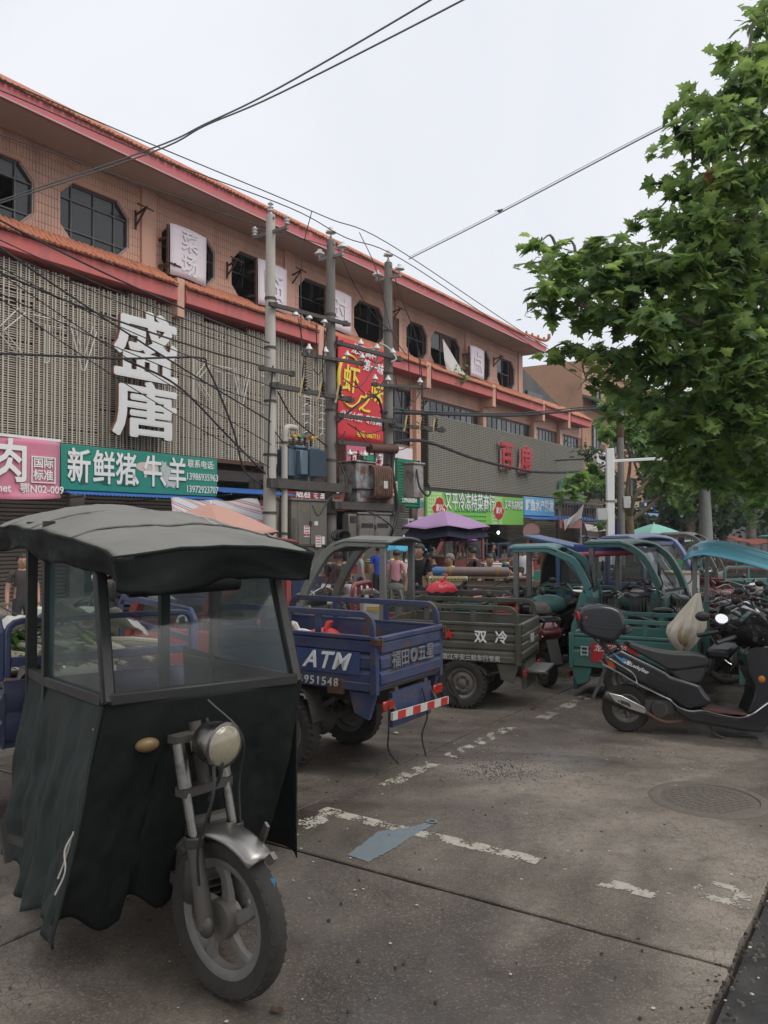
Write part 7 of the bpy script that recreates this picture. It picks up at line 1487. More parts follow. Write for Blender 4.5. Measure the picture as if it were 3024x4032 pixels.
stand('person in a white top and jeans far back under the violet umbrellas', 1820, 2150, 25, R(-80), cl('whitetop', (.5, .5, .5)), jeans)
stand('person in a maroon top sitting left of the mauve umbrella pole', 1672, 2178, 20, R(0), cl('maroon', (.16, .02, .03)), greyt, pose='sit')
stand('person in a blue shirt seen through the window of the blue box van', 2262, 2185, 16.5, R(180), cl('blue2', (.05, .09, .28)), greyt)
stand('person in a white shirt and jeans standing behind the post of the teal open cab', 2060, 2150, 19, R(-100), cl('whitetop', (.5, .5, .5)), jeans)
stand('person in a dark jacket standing at the left edge by the shutters', 90, 2180, 12, R(-60), cl('jacket', (.05, .04, .04)), greyt)

for k, (x, yt, Y, c, ps, lab) in enumerate(((1705, 2160, 23, (.3, .1, .1), 'stand', 'shopper in a rose top before the grey roller shutter'), (1850, 2165, 25, (.1, .12, .2), 'stand', 'shopper in a slate blue top under the light green sign'), (1985, 2150, 24, (.35, .33, .3), 'stand', 'shopper in a beige top behind the barrow and cylinder'), (2110, 2160, 22, (.06, .06, .07), 'stand', 'shopper in charcoal beside the blue box van post'), (2640, 2160, 21, (.4, .3, .12), 'stand', 'shopper in an ochre top right of the lavender cab'), (1420, 2165, 18, (.25, .25, .27), 'stand', 'shopper in a grey top left of the blue shirted person'), (1330, 2175, 17, (.05, .05, .06), 'sit', 'vendor in black sitting under the low weathered cabinet'), (2540, 2150, 24, (.1, .25, .2), 'stand', 'shopper in a sea green top under the mint green umbrella'))):
    stand(lab, x, yt, Y, k*1.3, cl('shopper%d' % k, c), jeans if k % 2 else greyt, pose=ps)

# ================================================================ STALLS AND SMALL THINGS NEAR THE SHOPS
def stall(lab, loc, rz, w, cloth, h=.78):
    T = thing('market_stall', lab, 'market stall', (*loc, 0), rz, 'stalls before the shops')
    b = MB(); b.b2(-w/2, w/2, -.35, .35, h-.04, h); b.build('table_top', wood, T)
    for x in (-w/2+.05, w/2-.05):
        for y in (-.3, .3): b = MB(); b.bar((x, y, 0), (x, y, h-.04), .045); b.build('leg', wood, T)
    b = MB(); b.sheet(lambda u, v: (-w/2+w*u, -.36-.01*math.sin(20*u), h-.45+.45*v), 20, 3); b.build('cloth', cloth, T)
    return T
stl = [((-1.7, 18.4), .1, 2.0, cl('stall_blue', (.03, .045, .1)), 'blue skirted stall table under the blue transformer'), ((-.2, 19.4), .3, 1.8, cl('stall_grey', (.15, .14, .13)), 'grey skirted stall table under the rusty transformer'), ((1.6, 22.5), .4, 2.2, cl('stall_green', (.03, .2, .12)), 'green skirted stall table under the mauve umbrella'), ((3.1, 20.6), .4, 1.6, cl('stall_teal', (.03, .16, .13)), 'teal skirted stall table right of the mauve umbrella'), ((-4.6, 17.0), .5, 2.2, cl('stall_brown', (.1, .06, .04)), 'brown skirted stall table under the salmon umbrella'), ((6.1, 26.0), .4, 2.4, cl('stall_red', (.16, .05, .04)), 'red skirted stall table before the khaki shutters')]
boxm = [M('carton', (.30, .2, .11), .8, var=.2), fb_m, M('crate_blue', (.03, .06, .14), .5), M('crate_red', (.22, .04, .035), .5)]
names = ['brown carton', 'white foam box', 'blue plastic crate', 'red plastic crate']
k = 0
for (x, y), rz, w, m, lab in stl:
    stall(lab, (x, y), rz, w, m)
    for j in range(3):
        t = thing('goods_box', f"{names[k % 4]} on the {lab.split(' stall')[0]} stall, {['left', 'middle', 'right'][j]} one", 'box', (x+math.cos(rz)*(w*(j-1)*.32), y+math.sin(rz)*(w*(j-1)*.32), .78), rz+rng.uniform(-.2, .2), 'boxes on the stalls')
        hh = rng.uniform(.12, .26); b = MB(); b.b2(-.22, .22, -.16, .16, 0, hh); b.build('body', boxm[k % 4], t, bevel=.01)
        b = MB(); b.b2(-.235, .235, -.175, .175, hh, hh+.03); b.build('lid', boxm[k % 4], t, bevel=.008)
        for q in range(4):
            b = MB(); b.ell((-.15+.1*q, rng.uniform(-.1, .1), hh+.05), (.06, .05, .035), 8, 6); b.build('goods', [M('meat', (.45, .18, .15), .5, var=.3), M('greens', (.08, .2, .04), .7, var=.4), M('melon', (.4, .4, .2), .6)][(k+q) % 3], t)
        k += 1
lan = thing('round_sign', 'round pale pink sign board hanging under the sky blue shop sign', 'sign', at(2092, 2092, 29), R(-20))
b = MB(); b.cyl((0, -.03, 0), (0, .03, 0), .28, n=24); b.build('disc', M('disc_pink', (.45, .27, .25), .6, var=.15), lan); b = MB(); b.lathe([(.28, -.035), (.3, -.035), (.3, .035), (.28, .035)], ax='y', n=24, close=True); b.build('rim', M('disc_rim', (.3, .12, .1), .5), lan); b = MB(); b.bar((0, 0, .28), (0, 0, .6), .02); b.build('hanger', steel_grey, lan)
lb = thing('light_bulb', 'small lit white bulb hanging in the dark shop under the light green sign', 'light bulb', at(1962, 2097, 27.5), 0)
b = MB(); b.ell((0, 0, 0), (.05, .05, .06), 12, 8); b.build('bulb', M('bulb_lit', (1, 1, .95), .5, emit=((1, .97, .9), 2.2)), lb); b = MB(); b.cyl((0, 0, .05), (0, 0, .12), .025); b.cyl((0, 0, .12), (0, 0, .5), .006, n=5); b.build('socket', black_plastic, lb)
grn = thing('shade_net', 'dark green shade net on poles in front of the open shop', 'net', (at(1990, 2130, 24).x, 24, 0), .4)
b = MB(); b.sheet(lambda u, v: (-.9+1.8*u, -.5+1.0*v, 1.72-.2*math.sin(PI*u)-.12*v+.03*math.sin(12*u)), 16, 8); b.build('net', M('net_green', (.03, .06, .05), .9, var=.3), grn, solid=.01)
for x in (-.88, .88): b = MB(); b.cyl((x, -.45, 0), (x, -.45, 1.7), .02, n=6); b.build('pole', steel_grey, grn)
# ================================================================ NEIGHBOUR BUILDINGS DOWN THE STREET
peach2 = M('render_peach', (.42, .24, .15), .9, var=.12, scale=.5, col2=(.26, .17, .12), mix=.35, lo=.5, hi=.75)
nbd = thing('neighbour_building', 'plain peach rendered building behind the far end of the market hall', 'building', B_LOC, B_ROT)
b = FB(); b.b2(24.0, 44, .2, 8, Z0-.05, 10.35); b.build('wall', peach2, nbd, smooth=0)
b = FB(); b.b2(23.9, 44.1, .05, .195, 10.3, 10.55); b.b2(23.9, 44.1, .06, .195, 3.0, 3.25); b.build('cornice', peach2, nbd, bevel=.02)
b = FB(); b.prism([(30, 1, 10.56), (33, 1, 10.56), (33, 1, 11.3), (31.5, 1, 11.9), (30, 1, 11.3)], (0, 3, 0)); b.build('stair_house', peach2, nbd)
for s in (26, 29, 32.5, 36, 39.5):
    for z in (4.2, 6.6, 8.6):
        b = FB(); b.b2(s-.62, s+.62, .1, .19, z-.62, z-.55); b.b2(s-.62, s+.62, .1, .19, z+.55, z+.62); b.b2(s-.62, s-.55, .1, .19, z-.55, z+.55); b.b2(s+.55, s+.62, .1, .19, z-.55, z+.55); b.b2(s-.03, s+.03, .12, .19, z-.55, z+.55); w_ = b.build('window', win_frame_m, nbd, smooth=0)
        for q in (-1, 1): b = FB(); b.b2(s+min(q*.04, q*.54), s+max(q*.04, q*.54), .15, .17, z-.54, z+.54); b.build('pane', pale_pane if (int(s)+q) % 3 else pane_dark, w_, smooth=0)
b = FB(); b.b2(23.3, 24.2, -.9, .15, 5.2, 5.3); b.b2(23.3, 24.2, -.9, -.85, 5.3, 6.0); b.build('balcony', M('balcony_dark', (.10, .09, .08), .8, var=.3), nbd)
b = FB(); b.prism([(24, -.6, 8.2), (30, -.6, 8.2), (30, .19, 8.5), (24, .19, 8.5)], (0, 0, .14)); b.build('canopy_slab', M('grey_render', (.115, .11, .105)), nbd)
bb2 = thing('shop_row', 'low row of shops with beige fascia and dark fronts beyond the market hall', 'building', B_LOC, B_ROT)
b = FB(); b.b2(23.2, 60, -1.2, .0, 2.85, 3.3); b.build('fascia_band', M('fascia_beige', (.38, .3, .2), .8, var=.15), bb2, smooth=0)
b = FB(); b.b2(23.2, 60, -.1, .0, Z0-.05, 2.85); b.build('shop_front', dark_beam, bb2, smooth=0)
for s, w, c, tx, lab in ((26.5, 2.4, (.03, .05, .16), '便民超市', 'navy sign board with white characters on the beige fascia, nearest one'), (30.5, 3.0, (.03, .05, .16), '副食批发', 'navy sign board with white characters on the beige fascia, second one'), (35, 3.2, (.02, .2, .1), '蔬菜水果', 'green sign board with white characters on the far beige fascia'), (40, 3.5, (.3, .03, .03), '粮油', 'red sign board with white characters at the end of the beige fascia')):
    t = fthing('shop_sign', lab, 'sign')
    b = FB(); b.b2(s-w/2, s+w/2, -1.3, -1.22, 2.8, 3.3); b.build('panel', M('sign_far_%d' % int(s), c, .5), t); ft(tx, .42, white_letter, t, s, 1.31, 3.04, bold=.015)
for s in (24.5, 28, 31.5, 35, 38.5): b = FB(); b.b2(s-.9, s+.9, -.16, -.105, Z0, 2.6); b.build('roller_shutter', shutter_khaki if int(s) % 2 else shutter_brown, bb2, smooth=0)
b = FB(); b.b2(23.2, 23.3, -1.2, .0, 3.3, 4.2); b.build('side_panel', dark_beam, bb2, smooth=0)
hs_ = fthing('projecting_sign', 'white projecting sign with a purple red character beyond the grey screen', 'sign')
b = FB(); b.b2(18.0, 20.1, -2.55, -2.4, 4.3, 5.15); b.build('box', white_paint, hs_, bevel=.01); mg_ = M('letter_magenta', (.34, .02, .12), .5)
ft('安', .8, mg_, hs_, 19.5, 2.56, 4.7, bold=.028); ft('平安', .3, mg_, hs_, 18.5, 2.56, 4.93, bold=.01); ft('旅社', .3, mg_, hs_, 18.5, 2.56, 4.5, bold=.01)
b = FB(); b.bar((19, -2.4, 4.9), (19, 0, 4.9), .06); b.build('arm', dark_iron, hs_)
for k in range(2):
    aw = fthing('awning', ['blue tin awning over the far dark shops, nearer one', 'blue tin awning over the far dark shops, farther one'][k], 'awning', 'blue tin awnings along the shops')
    b = FB(); b.sheet(lambda u, v: (26+7*k+6.6*u, -1.3-1.4*v, 2.7-.25*v+(.02 if int(round(u*60)) % 2 else 0)), 60, 1); b.build('corrugated_sheet', M('awning_pale_blue', (.12, .22, .36), .5, var=.2), aw, solid=.01, smooth=0)

dbl = thing('distant_building', 'long grey low building closing the view behind the dark trees', 'building', (34, 66, 0), R(-12))
b = MB(); b.b2(-22, 22, 0, 8, 0, 7.5); b.build('wall', M('render_grey_far', (.17, .17, .165), .9, var=.2, scale=.4), dbl, smooth=0); b = MB(); b.b2(-22.3, 22.3, -.4, 8.4, 7.5, 7.9); b.build('roof', M('roof_far', (.09, .07, .065), .9), dbl)
for x in range(-20, 21, 4):
    for z in (1.6, 5.0): b = MB(); b.b2(x-.8, x+.8, -.06, -.01, z-.7, z+.7); w_ = b.build('window', win_frame_m, dbl, smooth=0); b = MB(); b.b2(x-.7, x+.7, -.08, -.062, z-.6, z+.6); b.build('pane', pane_dark, w_, smooth=0)

# ================================================================ POSTS
lp = thing('lamp_post', 'white square steel lamp post with a long horizontal arm', 'lamp post', (at(2403, 2100, 20).x, 20, 0), 0)
b = MB(); b.b2(-.085, .085, -.085, .085, 0, 3.75); b.b2(-.14, .14, -.14, .14, 0, .04); b.build('column', white_paint, lp, bevel=.012)
b = MB(); b.bar((.05, 0, 3.45), (1.25, .1, 3.52), .07); b.build('arm', white_paint, lp, bevel=.008); b = MB(); b.b2(1.2, 1.6, .05, .17, 3.46, 3.54); b.build('lamp_head', white_paint, lp, bevel=.02)
b = MB(); b.b2(-.33, -.09, -.1, .08, 2.02, 2.3); b.build('meter_box', M('meter_white', (.5, .5, .48), .5), lp, bevel=.012)
b = MB(); b.b2(-.088, .088, -.09, .09, 2.45, 2.5); b.build('band', steel_grey, lp)
dp = thing('utility_pole', 'thin dark grey pole right of the white lamp post', 'utility pole', (at(2448, 2100, 21.5).x, 21.5, 0), 0)
b = MB(); b.cyl((0, 0, 0), (-.02, 0, 5.3), .095, .075, 14); b.build('shaft', pole_grey, dp); b = MB(); b.b2(.02, .2, -.13, -.02, 2.35, 2.65); b.build('box', M('meter_white', (.5, .5, .48)), dp, bevel=.01); b = MB(); b.cyl((-.02, 0, 4.2), (-.02, 0, 4.6), .1, n=12); b.build('rust_sleeve', rust, dp)

# ================================================================ TREES
def leafmat(name, c1, c2, var=6.):
    m = bpy.data.materials.new(name); m.use_nodes = True; t = m.node_tree; N = t.nodes; L = t.links; b = N['Principled BSDF']; o = [n for n in N if n.type == 'OUTPUT_MATERIAL'][0]
    g = N.new('ShaderNodeNewGeometry'); n = N.new('ShaderNodeTexNoise'); n.inputs['Scale'].default_value = var; n.inputs['Detail'].default_value = 3; L.new(g.outputs['Position'], n.inputs['Vector'])
    mr = N.new('ShaderNodeMapRange'); mr.inputs['From Min'].default_value = .38; mr.inputs['From Max'].default_value = .68; L.new(n.outputs['Fac'], mr.inputs['Value'])
    mx = N.new('ShaderNodeMix'); mx.data_type = 'RGBA'; mx.inputs['A'].default_value = (*c1, 1); mx.inputs['B'].default_value = (*c2, 1); L.new(mr.outputs[0], mx.inputs['Factor'])
    L.new(mx.outputs['Result'], b.inputs['Base Color']); b.inputs['Roughness'].default_value = .42; b.inputs['Specular IOR Level'].default_value = .45
    tr = N.new('ShaderNodeBsdfTranslucent'); sat = N.new('ShaderNodeHueSaturation'); sat.inputs['Hue'].default_value = .485; sat.inputs['Value'].default_value = 2.0; L.new(mx.outputs['Result'], sat.inputs['Color']); L.new(sat.outputs[0], tr.inputs['Color'])
    ms = N.new('ShaderNodeMixShader'); ms.inputs[0].default_value = .46; L.new(b.outputs[0], ms.inputs[1]); L.new(tr.outputs[0], ms.inputs[2]); L.new(ms.outputs[0], o.inputs[0]); return m
leaf_near = leafmat('plane_leaf', (.042, .092, .028), (.26, .385, .105), 4.)
leaf_mid = leafmat('plane_leaf_mid', (.075, .15, .04), (.16, .28, .08), 3.)
leaf_far = leafmat('leaf_far', (.03, .065, .03), (.06, .11, .05), 1.2)
bark = M('bark_plane', (.16, .14, .115), .9, var=.4, scale=6, bump=.5, bscale=30, col2=(.28, .26, .2), mix=3, lo=.5, hi=.65)
bark_pale = M('bark_pale', (.25, .25, .235), .9, var=.3, scale=4, bump=.4, bscale=30)
bark_peel = M('bark_peel', (.19, .135, .08), .9, var=.4, scale=8, col2=(.12, .09, .06), mix=5, lo=.45, hi=.6)
OUT = [(0, 0), (.03, .14), (-.10, .34), (.14, .28), (.30, .52), (.36, .34), (.44, .40), (.52, .20), (.68, .27), (.70, .13), (1, 0)]
OUT = OUT+[(x, -y) for x, y in OUT[-2:0:-1]]
def leaf_fn(b):
    c = [(.38, 0, .03)]+[(x, y, -.10*abs(y)-.10*x*x) for x, y in OUT]; n = len(OUT)
    b.add(c, [(0, 1+i, 1+(i+1) % n) for i in range(n)])
def leaf_far_fn(b): b.add([(0, 0, 0), (.4, .38, -.05), (1, .05, -.1), (.45, -.36, -.05)], [(0, 1, 2), (0, 2, 3)])
def leaf_at(p, size, r, tilt=.48, out=None):
    rz = r.uniform(0, 2*PI) if out is None else math.atan2(out[1], out[0])+r.gauss(0, .9)
    m = Matrix.Translation(p) @ Euler((r.gauss(0, tilt), .35+r.gauss(0, tilt), rz), 'XYZ').to_matrix().to_4x4()
    s = size*r.choice((r.uniform(.4, .8), r.uniform(.8, 1.35), r.uniform(.8, 1.35))); return m @ Matrix.Diagonal((s, s, s, 1))
def tree(lab, base, trunk, limbs, boughs, size, dens, lm, bk, fn=leaf_fn, key='maple', limit=300, tr=.16, twig=True, seed=1, squash=.75, exp=2.1):
    r = random.Random(seed); T = thing('plane_tree' if fn is leaf_fn else 'tree', lab, 'tree', base); B0 = Vector(base)
    loc = lambda p: Vector(p)-B0
    b = MB(); tp = smooth_path([loc(p) for p in trunk], 4); k = len(tp); b.sweep(tp, [tr*(1.25-.6*i/(k-1)) for i in range(k)], 12); b.build('trunk', bk, T)
    nodes = [Vector(trunk[-1])]
    for pth in limbs:
        b = MB(); q = smooth_path([loc(p) for p in pth], 5); k = len(q); b.sweep(q, [tr*.5*(1-.8*i/(k-1))+.008 for i in range(k)], 8); b.build('limb', bk, T); nodes += [Vector(p) for p in pth[1:]]
    lv = []; tw = MB()
    for (x, y, z, rad) in sorted(boughs, key=lambda q: (Vector(q[:3])-Vector(trunk[-1])).length):
        c = Vector((x, y, z)); n = max(5, int(dens*rad**exp)); nd = min(nodes, key=lambda q: (q-c).length)
        if twig: nodes.append(c)
        if twig: tw.sweep(smooth_path([loc(nd), loc(nd.lerp(c, .55)+Vector((r.uniform(-.1, .1), r.uniform(-.1, .1), .08))), loc(c)], 3), [.02, .017, .015, .012, .01, .008, .006], 5)
        m = max(2, n//9)
        for i in range(m):
            d = Vector((r.gauss(0, 1), r.gauss(0, 1), r.gauss(0, 1))).normalized()*(r.random()**.45)*rad; d.z *= squash
            tip = c+d
            if twig: tw.sweep([loc(c+d*.1), loc(c+d*.6+Vector((0, 0, .03))), loc(tip)], [.006, .004, .003], 4, caps=False)
            for j in range(n//m):
                t = r.uniform(.35, 1.1); p = c+d*t+Vector((r.gauss(0, .07), r.gauss(0, .07), r.gauss(0, .05)))*(rad/.3)**.5
                lv.append(Matrix.Translation(-B0) @ leaf_at(p, size, r, out=(d.x, d.y)))
    if tw.v: tw.build('twigs', bk, T, smooth=0, kind='stuff')
    pieces('leaf', lv, lm, T, Matrix.Translation(B0), limit=limit, fn=fn, key=key)
    return T
BG = [(3010,60,8.6,.35),(2950,210,8.5,.3),(2920,330,8.6,.3),(3000,330,8.2,.4),(2710,410,8.8,.2),(2800,410,8.8,.28),(2660,520,8.6,.2),(2750,520,8.4,.3),(2850,520,8,.4),(2980,520,8,.4),(2620,570,8.4,.13),(2730,640,8.6,.18),(2640,720,8.6,.17),(2710,760,8.4,.28),(2830,700,8,.4),(2960,720,8,.4),(2590,830,8.6,.17),(2500,880,8.8,.18),(2650,880,8.2,.33),(2790,900,8,.45),(2950,920,8,.45),(2130,950,8.6,.17),(2190,970,8.7,.18),(2090,1040,8.6,.16),(2170,1070,8.5,.26),(2270,1020,8.5,.22),(2350,980,8.5,.18),(2410,1010,8.3,.28),(2120,1150,8.4,.22),(2230,1160,8.3,.28),(2340,1120,8.3,.33),(2490,1080,8.2,.4),(2630,1060,8,.45),(2790,1080,8,.5),(2960,1100,8,.5),(2085,1225,8.6,.12),(2170,1235,8.5,.18),(2290,1240,8.3,.24),(2440,1250,8.2,.35),(2590,1250,8,.45),(2760,1280,8,.5),(2940,1300,8,.5),(2150,1385,8.8,.12),(2240,1370,8.8,.18),(2340,1400,8.6,.24),(2460,1420,8.3,.34),(2610,1430,8.1,.45),(2790,1460,8,.5),(2960,1480,8,.5),(2310,1500,8.8,.16),(2420,1540,8.6,.24),(2550,1580,8.4,.34),(2710,1620,8.2,.45),(2890,1640,8,.5),(2460,1640,9,.17),(2620,1710,8.8,.28),(2760,1780,8.4,.4),(2930,1800,8.2,.45),(2640,1830,8.8,.22),(2770,1890,8.6,.24),(2910,1910,8.4,.28),(3015,1890,8.2,.33)]
r8 = random.Random(3); boughs = []
for x, y, Y, rad in BG:
    for dY, kk in ((0, .92), (1.1, 1.0), (2.6, 1.1)):
        if (dY and rad < .2) or (dY > 2 and (rad < .38 or y < 700)): continue
        p = at(x+40*dY, y, Y+dY*rad/.4); boughs.append((p.x, p.y, p.z, rad*kk))
# the crown goes on over the photographer: unseen boughs added to shade the foreground
for i in range(60):
    x, y = r8.uniform(-6, 7.5), r8.uniform(-7, 9)
    if y > 3 and x < 5.4: y -= 8
    boughs.append((x, y, max(4.9, 2.9+.72*max(0, y))+r8.uniform(0, 1.2) if x < .6*max(y, .1)+1.5 else r8.uniform(2.9, 6.5), r8.uniform(.5, .8)))
for i in range(34):  # more unseen boughs right of the frame, added to block side light
    y = r8.uniform(5.5, 11); boughs.append((max(.53*y+.6, r8.uniform(5, 9.5)), y, r8.uniform(3.2, 9), r8.uniform(.6, .85)))
tree('large leafy plane tree reaching in from the right with bright green star shaped leaves', (6.4, 6.6, 0), [(6.4, 6.6, 0), (6.3, 6.6, 1.5), (6.35, 6.7, 2.9)],
     [[(6.35, 6.7, 2.9), (5.6, 7.3, 3.6), (4.7, 8.0, 4.1), (3.5, 8.3, 4.5), (2.5, 8.5, 4.6)], [(6.35, 6.7, 2.9), (5.6, 7.6, 3.0), (4.5, 8.3, 3.1), (3.6, 8.6, 3.3)], [(6.35, 6.7, 2.9), (6.0, 7.2, 4.3), (5.4, 7.8, 5.6), (4.6, 8.3, 6.2)], [(6.35, 6.7, 2.9), (6.4, 6.4, 4.6), (6.1, 7.2, 6.4), (5.6, 8.3, 7.2)], [(6.35, 6.7, 2.9), (5.2, 4.8, 4.9), (3.2, 2.6, 5.3), (1.0, .8, 5.6), (-1, 0, 5.6)]],
     boughs, .152, 740, leaf_near, bark, tr=.2, seed=5)
dl = thing('dead_leaves', 'hanging bunch of withered brown leaves in the plane tree crown', 'dead leaves', at(2790, 690, 8.0), 0)
r9 = random.Random(2); brownl = M('leaf_dead', (.30, .13, .05), .8, var=.3)
pieces('leaf', [Matrix.Translation((r9.gauss(0, .025), r9.gauss(0, .025), -.04*i+.1)) @ Euler((r9.gauss(0, .5), 1.3+r9.gauss(0, .3), r9.uniform(0, 6))).to_matrix().to_4x4() @ Matrix.Scale(.11, 4) for i in range(9)], brownl, dl, Matrix.Translation(dl.location), fn=leaf_fn, key='maple')
b = MB(); b.sweep([(0, 0, .25), (.01, 0, .1), (0, 0, -.2)], .006, 5); b.build('twig', bark, dl)
def bl(lst): return [(*at(x, y, Y), rad) for x, y, Y, rad in lst]
tree('pruned plane tree with a peeling yellowish trunk right of the dark pole', (at(2482, 2100, 22).x, 22, 0), [(at(2482, 2100, 22).x, 22, 0), (at(2480, 2100, 22).x, 22, 1.9), (at(2478, 2040, 22).x, 22, 2.2)],
     [[at(2478, 2050, 22), at(2540, 2010, 22), at(2600, 1950, 22), at(2660, 1900, 22)], [at(2478, 2050, 22), at(2440, 1980, 22.3), at(2420, 1900, 22.5), at(2330, 1880, 22)], [at(2478, 2050, 22), at(2500, 1960, 21.8), at(2560, 1880, 21.8), at(2600, 1800, 22)], [at(2478, 2050, 22), at(2470, 1930, 22), at(2480, 1800, 22.2), at(2440, 1700, 22.5)]],
     bl([(2230, 1930, 21, .4), (2290, 1890, 21, .45), (2350, 1900, 21.5, .4), (2400, 1870, 22, .4), (2340, 1850, 22, .3), (2370, 2060, 21, .25), (2430, 2040, 21.5, .2), (2600, 1900, 22, .6), (2680, 1860, 22, .6), (2560, 1800, 22, .6), (2640, 1760, 22.5, .7), (2460, 1690, 22.5, .6), (2420, 1620, 23, .6), (2520, 1640, 23, .7), (2600, 1620, 23, .8), (2700, 1680, 23, .8), (2380, 1700, 22, .35), (2740, 1800, 22, .7), (2520, 1740, 22, .5)]), .24, 330, leaf_mid, bark_peel, tr=.12, seed=8, limit=120)
tree('pale straight trunk plane tree standing beyond the blue canopy', (at(2775, 2100, 24).x, 24, 0), [(at(2780, 2100, 24).x, 24, 0), (at(2778, 2000, 24).x, 24, 2.0), (at(2768, 1900, 24).x, 24, 4.0)],
     [[at(2768, 1900, 24), at(2700, 1800, 24), at(2640, 1700, 24)], [at(2768, 1900, 24), at(2850, 1800, 24), at(2950, 1720, 24)], [at(2768, 1900, 24), at(2780, 1750, 24.5), at(2790, 1600, 25)]],
     bl([(2640+90*i, 1600+70*j+30*((i+j) % 2), 24+(i % 3), .8) for i in range(6) for j in range(5)]+[(2860, 1960, 25, .6), (2960, 1980, 25, .7), (2690, 1980, 26, .5)]), .26, 150, leaf_mid, bark_pale, tr=.19, seed=9, limit=100)
fx = random.Random(4)
for k, (x, Y, lab) in enumerate(((2600, 44, 'dark bushy tree behind the mint green umbrella'), (2720, 40, 'dark bushy tree left of the pale trunk in the background'), (2850, 42, 'dark bushy tree right of the pale trunk in the background'), (2960, 38, 'dark bushy tree in the background at the right edge'), (3100, 44, 'dark bushy tree just beyond the right edge in the background'))):
    c = at(x, 2085, Y); c.z = 0
    bs = [(c.x+fx.gauss(0, 1.6), c.y+fx.gauss(0, 1.5), fx.uniform(1.6, 8.5), fx.uniform(.9, 1.5)) for i in range(34)]
    tree(lab, c, [c, c+Vector((0, 0, 1.5)), c+Vector((.1, 0, 3))], [[c+Vector((.1, 0, 3)), c+Vector((1, 0, 5)), c+Vector((1.5, .5, 7))], [c+Vector((.1, 0, 3)), c+Vector((-1, 0, 4.5)), c+Vector((-1.6, .5, 6.5))]], bs, .34, 52, leaf_far, bark, fn=leaf_far_fn, key='far', limit=0, tr=.22, twig=False, seed=20+k)
wp_ = thing('wild_plant', 'small green weed growing out of the broken upper window', 'plant', at(1798, 1470, 39), 0)
pieces('leaf', [leaf_at(Vector((fx.gauss(0, .3), fx.gauss(0, .1), fx.gauss(0, .3))), .2, fx) for i in range(60)], leaf_mid, wp_, Matrix.Translation(wp_.location), fn=leaf_fn, key='maple')
b = MB(); b.sweep(smooth_path([(0, .2, -.6), (.05, 0, -.2), (-.1, 0, .3)], 4), .012, 5); b.build('stem', bark, wp_)
# ================================================================ GROUND
GR = R(-33)
gm = bpy.data.materials.new('road_concrete'); gm.use_nodes = True; t = gm.node_tree; N = t.nodes; L = t.links; B = N['Principled BSDF']
geo = N.new('ShaderNodeNewGeometry'); P0 = geo.outputs['Position']
def noise(scale, det=6, rough=.6, vec=None, dist=0.):
    n = N.new('ShaderNodeTexNoise'); n.inputs['Scale'].default_value = scale; n.inputs['Detail'].default_value = det; n.inputs['Roughness'].default_value = rough; n.inputs['Distortion'].default_value = dist; L.new(vec or P0, n.inputs['Vector']); return n.outputs['Fac']
def mrange(v, a, b_, c=0., d=1.):
    n = N.new('ShaderNodeMapRange'); n.inputs['From Min'].default_value = a; n.inputs['From Max'].default_value = b_; n.inputs['To Min'].default_value = c; n.inputs['To Max'].default_value = d; L.new(v, n.inputs['Value']); return n.outputs[0]
def mixc(f, a, b_):
    n = N.new('ShaderNodeMix'); n.data_type = 'RGBA'
    if isinstance(f, float): n.inputs['Factor'].default_value = f
    else: L.new(f, n.inputs['Factor'])
    for k, v in (('A', a), ('B', b_)):
        if isinstance(v, tuple): n.inputs[k].default_value = (*v, 1)
        else: L.new(v, n.inputs[k])
    return n.outputs['Result']
def math_(op, a, b_):
    n = N.new('ShaderNodeMath'); n.operation = op
    for i, v in enumerate((a, b_)):
        if isinstance(v, (int, float)): n.inputs[i].default_value = v
        else: L.new(v, n.inputs[i])
    return n.outputs[0]
base = mixc(mrange(noise(.9, 8, .65), .35, .65), (.115, .093, .072), (.295, .25, .2))
base = mixc(mrange(noise(.38, 6, .6, dist=.6), .44, .55), base, mixc(mrange(noise(3.5), .3, .7), (.045, .036, .028), (.115, .09, .069)))
base = mixc(mrange(noise(14, 5, .7), .52, .68, 0, .6), base, (.075, .062, .05))
base = mixc(mrange(noise(1.7, 7, .75, dist=1.), .60, .66, 0, .6), base, (.04, .034, .03))
base = mixc(mrange(noise(90, 3, .7), .55, .72, 0, .6), base, (.42, .38, .33))
base = mixc(mrange(noise(150, 2, .6), .56, .68, 0, .7), base, (.04, .035, .03))
wet = mrange(noise(.42, 4, .5, dist=.8), .49, .60)
base = mixc(math_('MULTIPLY', wet, .5), base, (.026, .023, .022))
# fine cracks
v1 = N.new('ShaderNodeTexVoronoi'); v1.feature = 'DISTANCE_TO_EDGE'; v1.inputs['Scale'].default_value = 19
ng = N.new('ShaderNodeTexNoise'); ng.inputs['Scale'].default_value = 5; L.new(P0, ng.inputs['Vector'])
va = N.new('ShaderNodeVectorMath'); va.operation = 'MULTIPLY_ADD'; va.inputs[1].default_value = (.12, .12, .12); L.new(ng.outputs['Color'], va.inputs[0]); L.new(P0, va.inputs[2]); L.new(va.outputs[0], v1.inputs['Vector'])
cr_ = mrange(v1.outputs['Distance'], .006, .04, 1, 0)
cr_ = math_('MULTIPLY', cr_, mrange(noise(1.1, 4), .47, .64))
base = mixc(math_('MULTIPLY', cr_, .36), base, (.03, .026, .022))
L.new(base, B.inputs['Base Color'])
rg_ = mrange(noise(7, 5), .3, .7, .55, .9); wetr = N.new('ShaderNodeMix'); wetr.inputs[3].default_value = .15; L.new(wet, wetr.inputs[0]); L.new(rg_, wetr.inputs[2]); L.new(wetr.outputs[0], B.inputs['Roughness'])
bp = N.new('ShaderNodeBump'); bp.inputs['Distance'].default_value = .012; bp.inputs['Strength'].default_value = .8
